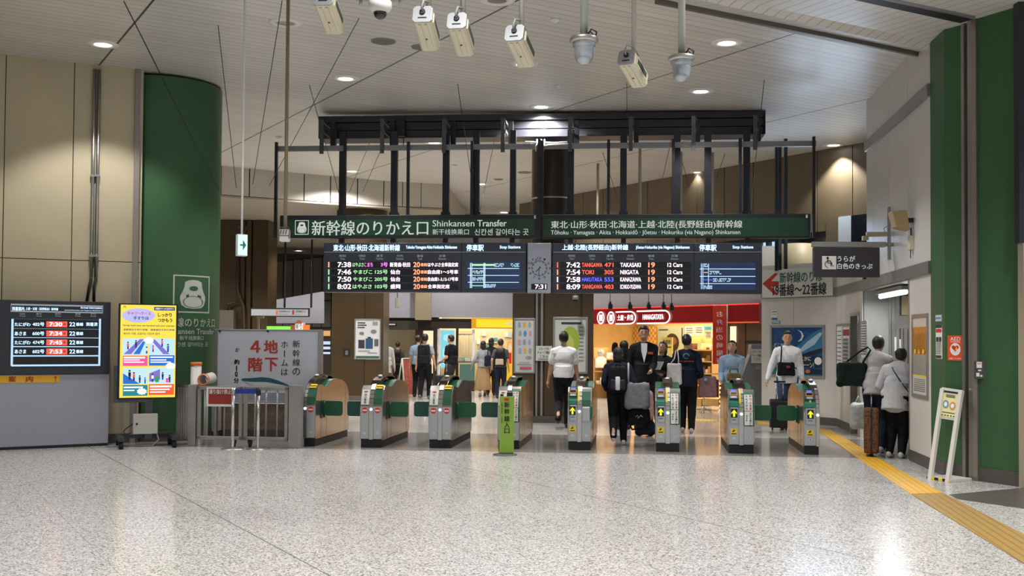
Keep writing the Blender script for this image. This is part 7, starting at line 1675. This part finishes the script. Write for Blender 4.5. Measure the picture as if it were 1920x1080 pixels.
# e: small person with paper
te, ie = person('short person in black holding a white sheet between the taller walkers', at(1243, 19.3), R(150), 1.57, topc=BK2, botc=BK, sleeves='long', handL=(-.10, .26, 1.08), handR=(.10, .28, 1.08), hair='bob', headpitch=-20)
P = bag_at(ie, (.0, .33, 1.16)); mb = MB(); mb.xf = Matrix.Rotation(R(-40), 4, 'Z') @ Matrix.Rotation(R(50), 4, 'X'); mb.box(-.13, .13, -.09, .09, -.004, .004); o = tag(mb.build('paper_sheet', PAPER), 'white sheet of paper held by the short person in black', 'paper'); o.location = P
# f: navy sweatshirt
tf, iff = person('person walking away in a navy sweatshirt with orange back print', gp(1287, 811), R(-12), 1.70, top='sweatshirt', topc=NAV, botc=BK, sleeves='long', footL=(-.07, .10, 0), footR=(.09, -.06, 0), pitchR=-6, handL=(-.25, .06, .84), handR=(.26, .06, .86), shoe=SWT, over='long', hair='bun', build=1.1)
mb = MB(); mb.xf = Matrix.Scale(iff['k'], 4)
for i in range(14):
    t0, t1 = 2*PI*i/16, 2*PI*(i+1)/16; mb.face([(.0+.055*q*math.cos(a_), -.142+.02*abs(q*math.sin(a_)), 1.33+.05*q*math.sin(a_)) for a_, q in ((t0, 1), (t1, 1), (t1, .72), (t0, .72))])
mb.ltext("DON'T QUIT ALWAYS", -.13, .13, 1.225, 1.25, y=-.15, m=1, bold=.02); mb.build('back_print', [mat('print_cyan', '#4aa0a8', .6), mat('print_orange2', '#c85a34', .6)], tf)
k = iff['k']; P = bag_at(iff, (-.20*k, -.2*k, 1.02*k)); s_ = iff['M'].inverted() @ P; sh = iff['sL']-s_
bag('tote_bag', 'white tote bag hanging at the left side of the navy sweatshirt walker', 'bag', P, R(-12), .27, .09, .38, cloth('tote_white', '#c9c8c6'), straps=[[(-.07, -.01, .17), (sh.x-.02, -.02, sh.z*.8), (sh.x, .04, sh.z+.07), (sh.x+.01, .16, sh.z+.07)], [(.07, -.01, .17), (sh.x+.05, -.03, sh.z*.8), (sh.x+.03, .04, sh.z+.075), (sh.x+.03, .16, sh.z+.075)]], sm=mat('strap_white', '#c4c2be', .6), sr=.01)
P = bag_at(iff, (.36*k, .02, .84*k)); t = bag('shoulder_bag', 'dusty pink shoulder bag on the right of the navy sweatshirt walker', 'bag', Vector((P.x, P.y, .80)), R(-12), .32, .12, .38, cloth('bag_dusty_pink', '#8a6a6a'), straps=[[(-.1, 0, .17), (-.18, -.02, .4), (-.2, 0, .58), (-.2, .06, .58)]])
o = tag(MB().sph((0, 0, 0), (.03, .02, .03)).build('bag_charm', mat('charm_blue', '#5f9fc0', .5)), 'small light blue charm on the dusty pink bag', 'charm'); o.location = Vector((P.x-.05, P.y-.09, .92))
# g: pale blue shirt behind the gate
tg, ig = person('person in a pale blue shirt leaning over the gate with a basket bag', at(1373, 19.2), R(160), 1.60, topc=LBL, botc=cloth('trousers_brown', '#3b342e'), sleeves='long', handL=(-.05, .25, .98), handR=(.16, .26, .95), over='long', hair='bob', build=1.1, headpitch=-15)
P = bag_at(ig, (-.08, .34, .98)); P.z = .98; bag('basket_bag', 'small woven brown basket bag held before the pale blue shirt', 'bag', P, 0, .26, .14, .16, mat('basket_weave', '#6b5a35', .6, noise=.3, nscale=40), straps=[[(-.08, 0, .05), (-.06, 0, .14), (.06, 0, .14), (.08, 0, .05)]])
# h: man in white shirt with crossbody bag and suitcase
th_, ih = person('person in a white shirt and jeans pulling a suitcase, facing the camera', gp(1476, 805), R(172), 1.78, topc=WTE, botc=DNM, sleeves='long', handR=(.34, .04, .86), handL=(-.24, .08, .86), over='long', shoe=BEI, build=1.08)
k = ih['k']; P = bag_at(ih, (.04*k, .20*k, 1.05*k)); s_ = ih['M'].inverted() @ P
shl_ = ih['sR']-s_; shr_ = ih['sL']-s_
t = bag('crossbody_bag', 'black crossbody bag with brown patch worn over the white shirt', 'bag', P, R(172), .32, .11, .26, BK, straps=[[(.10, 0, .1), (shl_.x-.05, .0, shl_.z*.5), (shl_.x-.06, -.02, shl_.z+.02), (shl_.x-.07, -.14, shl_.z+.09), (0, -.36, .1), (-.16, -.3, 0), (-.2, -.16, 0), (-.13, -.02, .04)]], sr=.013)
MB().box(-.06, .0, .066, .072, .02, .06).build('brown_patch', mat('patch_brown', '#8a4a30', .6), t)
def suitcase(lab, P, rot, w, d, h, m, hand_h=.2, tilt=0, tm=None):
    t = thing('suitcase', lab, 'suitcase', loc=P, rot=rot); Mx = Matrix.Rotation(R(tilt), 4, 'X')
    mb = MB(); mb.xf = Mx; mb.box(-w/2, w/2, -d/2, d/2, .05, .05+h); mb.build('shell', m, t, bevel=.03)
    mb = MB(); mb.xf = Mx; mb.box(-w/2-.003, w/2+.003, -.012, .012, .048, .052+h); mb.build('zip_band', tm or BLK, t)
    for x in (-w/2+.05, w/2-.05):
        mb = MB(); mb.xf = Mx; mb.cyl((x-.012, 0, .025), (x+.012, 0, .025), .025); mb.box(x-.015, x+.015, -.02, .02, .03, .06); mb.build('caster', RUB, t)
        mb = MB(); mb.xf = Mx; mb.cyl((x*.5, 0, .05+h), (x*.5, 0, .05+h+hand_h), .009); mb.build('handle_tube', STEELB, t)
    mb = MB(); mb.xf = Mx; mb.box(-w/4-.02, w/4+.02, -.015, .015, .05+h+hand_h-.01, .05+h+hand_h+.02); mb.build('grip', BLK, t, bevel=.006)
    return t
suitcase('black suitcase tilted beside the person in the white shirt and jeans', gp(1461, 806), R(-8), .34, .22, .5, mat('case_black', '#15161a', .5), .32, tilt=6)
# i: two people at the counter
ti, ii = person('person in a grey cardigan with a dark tote bending over the service counter', gp(1641, 848), R(-32), 1.74, topc=LGR, botc=DNM2, sleeves='long', lean=.16, handL=(-.1, .45, 1.05), handR=(.15, .45, 1.05), over='long', shoe=SWT, hair='short')
tj, ij = person('person in a white blouse and wide black trousers leaning on the service counter', gp(1680, 858), R(-38), 1.58, topc=cloth('blouse_white', '#bfc0c4'), botc=BK, sleeves='long', lean=.20, handL=(-.25, .40, 1.06), handR=(.15, .5, 1.05), over='tunic', shoe=SWT, hair='short', build=1.28)
k = ij['k']; MB().tube([ij['sL']+Vector((.08, -.03, .08))*k, Vector((-.02, -.05, 1.3))*k, Vector((.12, -.07, 1.1))*k, Vector((.2, -.04, .98))*k], .008).build('bag_strap', BLK, tj)
P = bag_at(ii, (-.33, .0, 1.12)); t = bag('tote_bag', 'big dark green tote bag on the shoulder of the person in the grey cardigan', 'bag', P, R(-20), .46, .17, .38, cloth('tote_dark_green', '#14231f'), taper=.5, straps=[[(-.1, 0, .16), (.1, 0, .33), (.22, 0, .40), (.26, 0, .36), (.14, 0, .15)]])
suitcase('leopard print suitcase between the two people at the counter', gp(1634, 855), R(72), .42, .2, .62, mat('leopard_print', '#6b4424', .5, noise=.9, nscale=34), .18, tm=BLK)
P = at(1609, 17.0); P.z = 0; t = bag('plastic_bag', 'white plastic bag hanging low beside the tote carrier', 'bag', Vector((P.x, 17.0, .45)), 0, .26, .2, .42, mat('plastic_white', '#b8bab8', .35, noise=.1, nscale=20), straps=[[(-.05, 0, .18), (.0, 0, .3), (.05, 0, .18)]])
# ---- far walkers
tk, ikk = person('far person in a grey T-shirt and black trousers with a black backpack', at(797, 29), R(-5), 1.72, topc=GRY, botc=BK, footL=(-.1, -.1, .03), footR=(.1, .1, 0), handR=(.27, .02, .86), shoe=mat('shoe_grey', '#55565a', .6), detail=0)
backpack('big black backpack on the grey T-shirt walker in the distance', ikk, BK, w=.34, h=.56, dz=-.25)
person('far person in a pale blue shirt half hidden behind the backpack walker', at(784, 30), R(-5), 1.68, topc=LBL, botc=BK, sleeves='short', detail=0)
tl_, il = person('far person in a black T-shirt walking left to the shops', at(846, 30.5), R(60), 1.70, topc=BK, botc=cloth('trousers_grey', '#3a3a3c'), handL=(-.24, .2, .95), detail=0, build=1.15)
suitcase('far black suitcase beside the person in the black T-shirt', at(832, 30.2), R(10), .45, .28, .55, mat('case_black', '#15161a', .5), .35)
tm_, im = person('far person in a grey blouse and long tan skirt with a navy bag', at(906, 30.4), R(8), 1.54, topc=GRY, bot='skirt', botc=TAN, sleeves='long', hair='bob', footL=(-.1, -.12, 0), footR=(.08, .15, 0), shoe=mat('shoe_grey', '#55565a'), handL=(-.34, .05, .9), detail=0)
P = bag_at(im, (.22, -.15, 1.0)); bag('shoulder_bag', 'round navy bag carried by the person in the tan skirt', 'bag', P, R(8), .42, .16, .32, NAV, taper=.7, straps=[[(-.12, 0, .12), (-.08, .05, .36), (.02, .05, .36), (.1, 0, .12)]])
person('far person in black between the tan skirt and the two tone backpack', at(921, 31.2), R(0), 1.62, topc=BK, botc=BK, hair='bob', detail=0)
tn, in_ = person('far person in a dark T-shirt with a two tone backpack before the yellow counter', at(939, 29.6), R(-6), 1.60, topc=cloth('tee_dark_grey', '#46464a'), botc=NAV, hair='short', detail=0, handL=(-.26, .1, .9))
backpack('black and tan backpack worn before the yellow counter', in_, BK, w=.32, h=.44, pm=mat('pack_tan', '#a99880', .7), dz=-.26)
person('far person in a long white top partly behind the left brown pier', at(724, 29.5), R(0), 1.62, topc=cloth('top_ivory', '#b9b4a8'), botc=cloth('trousers_pattern', '#6b6456'), sleeves='long', over='tunic', hair='bob', detail=0)
tp, ip = person('far small figure with a dark backpack in the beige corridor', at(746, 33.0), R(0), 1.50, topc=cloth('top_khaki', '#4b4636'), botc=BK, detail=0)
backpack('small dark backpack on the figure in the beige corridor', ip, BK, w=.28, h=.4)
# ================================================================== downlights and light
FLANGE = mat('downlight_ring', '#e6e2da', .45); LAMP = glow('lamp_glow', '#f4f6ff', 9); DIM = mat('lamp_off', '#8f8b84', .3, .4)
def spot(p, e, size=100, blend=.35, col=(1, .975, .96), r=.09, d=(0, 0, -1)):
    l = bpy.data.lights.new('spot_beam', 'SPOT'); l.energy = e; l.spot_size = R(size); l.spot_blend = blend; l.color = col; l.shadow_soft_size = r
    o = bpy.data.objects.new('spot_beam', l); COL.objects.link(o); o.location = p
    o.rotation_euler = Vector(d).to_track_quat('-Z', 'Y').to_euler(); return o
def downlight(P, r, lab, on=True, e=330, grp='recessed ceiling downlights', size=104):
    t = thing('ceiling_downlight', lab, 'downlight', loc=P, group=grp)
    MB().lathe([(r, .01), (r, -.008), (r*.56, -.014), (r*.54, .01)], seg=28).build('ring', FLANGE, t)
    MB().lathe([(r*.54, -.002), (r*.3, -.01), (0, -.012)], seg=24).build('diffuser', LAMP if on else DIM, t)
    if on: spot(P+Vector((0, 0, -.03)), e, size)
LOW = 4.94
def CLz(px, py, z): return G(px, py, z)
DL = [(193, 83, 'downlight just above the cream left wall', 1), (535, 43, 'dim wide ring downlight right of the thin white rod', 0), (648, 147, 'lit downlight above the left end of the dark beam', 1),
      (983, 120, 'lit downlight partly behind the fourth sensor housing', 1), (1363, 80, 'lit downlight nearest the long ceiling rail', 1), (1314, 171, 'lit downlight above the right half of the dark beam', 1),
      (1015, 200, 'lit downlight shining on the middle of the dark beam', 1), (932, 1, 'downlight cut by the top edge of the picture', 0), (1563, 272, 'lit downlight beside the white upper wall', 1),
      (814, 267, 'lit downlight seen just under the dark beam', 1), (1310, 323, 'lit downlight between the posts on the right', 1), (1108, 364, 'small lit downlight right of the brown column', 1),
      (660, 321, 'lit downlight making a bright patch on the curved soffit', 1), (902, 345, 'small far downlight between the middle posts', 1), (945, 398, 'smallest far downlight just above the left green sign', 1)]
for px, py, lab, on in DL:
    P = CL(px, py); downlight(P, .215, lab, bool(on), e={(1015, 200): 760, (193, 83): 320, (660, 321): 620}.get((px, py), 300), size=150 if px in (660, 1015) else 104)
for px, py, lab in ((560, 470, 'downlight in the low far ceiling nearer the green sign'), (506, 484, 'downlight in the low far ceiling beside the brown pier')):
    downlight(G(px, py, LOW), .25, lab, True, 110, 'downlights in the low far ceiling')
# the hall's further rows of downlights, overhead and behind the viewpoint
for s in range(-1, 5):
    for t in range(-2, 3):
        P = U1*(2.9+3.67*s*.92) + U2*(9.0-3.6*t)
        if P.y > 11.2 or abs(P.x) > 9: continue
        spot(Vector((P.x, P.y, zc(P.x, P.y)-.05)), 320, 120, .5)
# added spots without fixtures, put in to brighten the dark far hall
for x in (-9, -5.5, -2, 1.5):
    for y in (23.5, 28, 32, 37): spot(Vector((x, y, 4.9 if (x < -1 and y > 25) else zc(x)-.05)), 420 if x < 1 else 190, 130, .5)
area((5.9, 20.6, 3.6), Vector((.80, .42, -.42)).to_track_quat('Z', 'Y').to_euler(), 2.2, .6, 34, (.55, .74, 1), 'window_daylight')
W = bpy.data.worlds.new('world'); S.world = W; W.use_nodes = True
W.node_tree.nodes['Background'].inputs[0].default_value = (.86, .93, 1.0, 1); W.node_tree.nodes['Background'].inputs[1].default_value = .55
S.view_settings.view_transform = 'Standard'; S.view_settings.look = 'None'; S.view_settings.exposure = 0.25; S.view_settings.gamma = 1
S.view_settings.use_curve_mapping = False
S.cycles.use_denoising = True
S.cycles.max_bounces = 8; S.cycles.diffuse_bounces = 4; S.cycles.glossy_bounces = 4; S.cycles.transparent_max_bounces = 8
S.cycles.sample_clamp_indirect = 6; S.cycles.caustics_reflective = False; S.cycles.caustics_refractive = False
# ---------- details become sub-parts of the part that carries them
NEST = {'lettering': ('green_panel', 'white_label', 'red_face', 'board', 'card', 'screen', 'panel', 'band', 'sheet', 'yellow_strip', 'casing', 'cloth', 'shaft'), 'train_pictogram': ('green_panel', 'shaft'), 'arrow': ('panel', 'light_panel'), 'poster_artwork': ('screen',),
        'print': ('sheet', 'yellow_notice'), 'lock': ('control_box',), 'arrow_indicator': ('ticket_slot_front',), 'card_label': ('ticket_slot_front',), 'number_label': ('front_plate',), 'no_entry_disc': ('front_plate',),
        'caution_sticker': ('front_plate',), 'red_mark': ('white_label',), 'card_reader': ('green_cover',), 'strap': ('bag_body',), 'pocket': ('bag_body',), 'handle': ('bag_body',), 'back_print': ('sweatshirt',), 'shirt_front': ('jacket',),
        'orange_badge': ('jacket',), 'grip': ('handle_tube',), 'cable_gland': ('rear_plate',), 'clamp': ('pipe',), 'dark_markings': ('body',), 'ribs': ('body',), 'eyes': ('body',), 'brown_patch': ('bag_body',), 'white_mark': ('bag_body', 'lit_face'),
        'magnet': ('board',), 'train_drawing': ('board',), 'red_lettering': ('board',), 'black_lettering': ('board',), 'hands': ('dial',), 'sensor_lamp': ('chrome_strip',), 'sensor_dome': ('hood',), 'caster': ('base_foot', 'frame', 'shell'),
        'green_lettering': ('panel',), 'wheelchair_symbol': ('casing',), 'belt_head': ('pole',), 'zip_band': ('shell',), 'edge_light': ('band',), 'round_emblem': ('band',), 'sign_tubes': ('band',), 'rim': ('body',), 'steel_band': ('shaft',)}
def _c(o): 
    v = [Vector(b) for b in o.bound_box]; return sum(v, Vector())/8
bpy.context.view_layer.update()
for root in [o for o in S.objects if o.parent is None and o.children]:
    kids = list(root.children); base = {k: k.name.split('.')[0] for k in kids}; moved = []
    for k in kids:
        for want in NEST.get(base[k], ()):
            cand = [c for c in kids if base[c] == want and c is not k]
            if cand:
                ck = _c(k); best = min(cand, key=lambda c: (_c(c)-ck).length); moved.append((k, best)); break
    ms = {k for k, _ in moved}
    while moved and len(kids)-len(moved) < 2: ms.discard(moved.pop()[0])
    for k, b in moved:
        if b not in ms: k.parent = b
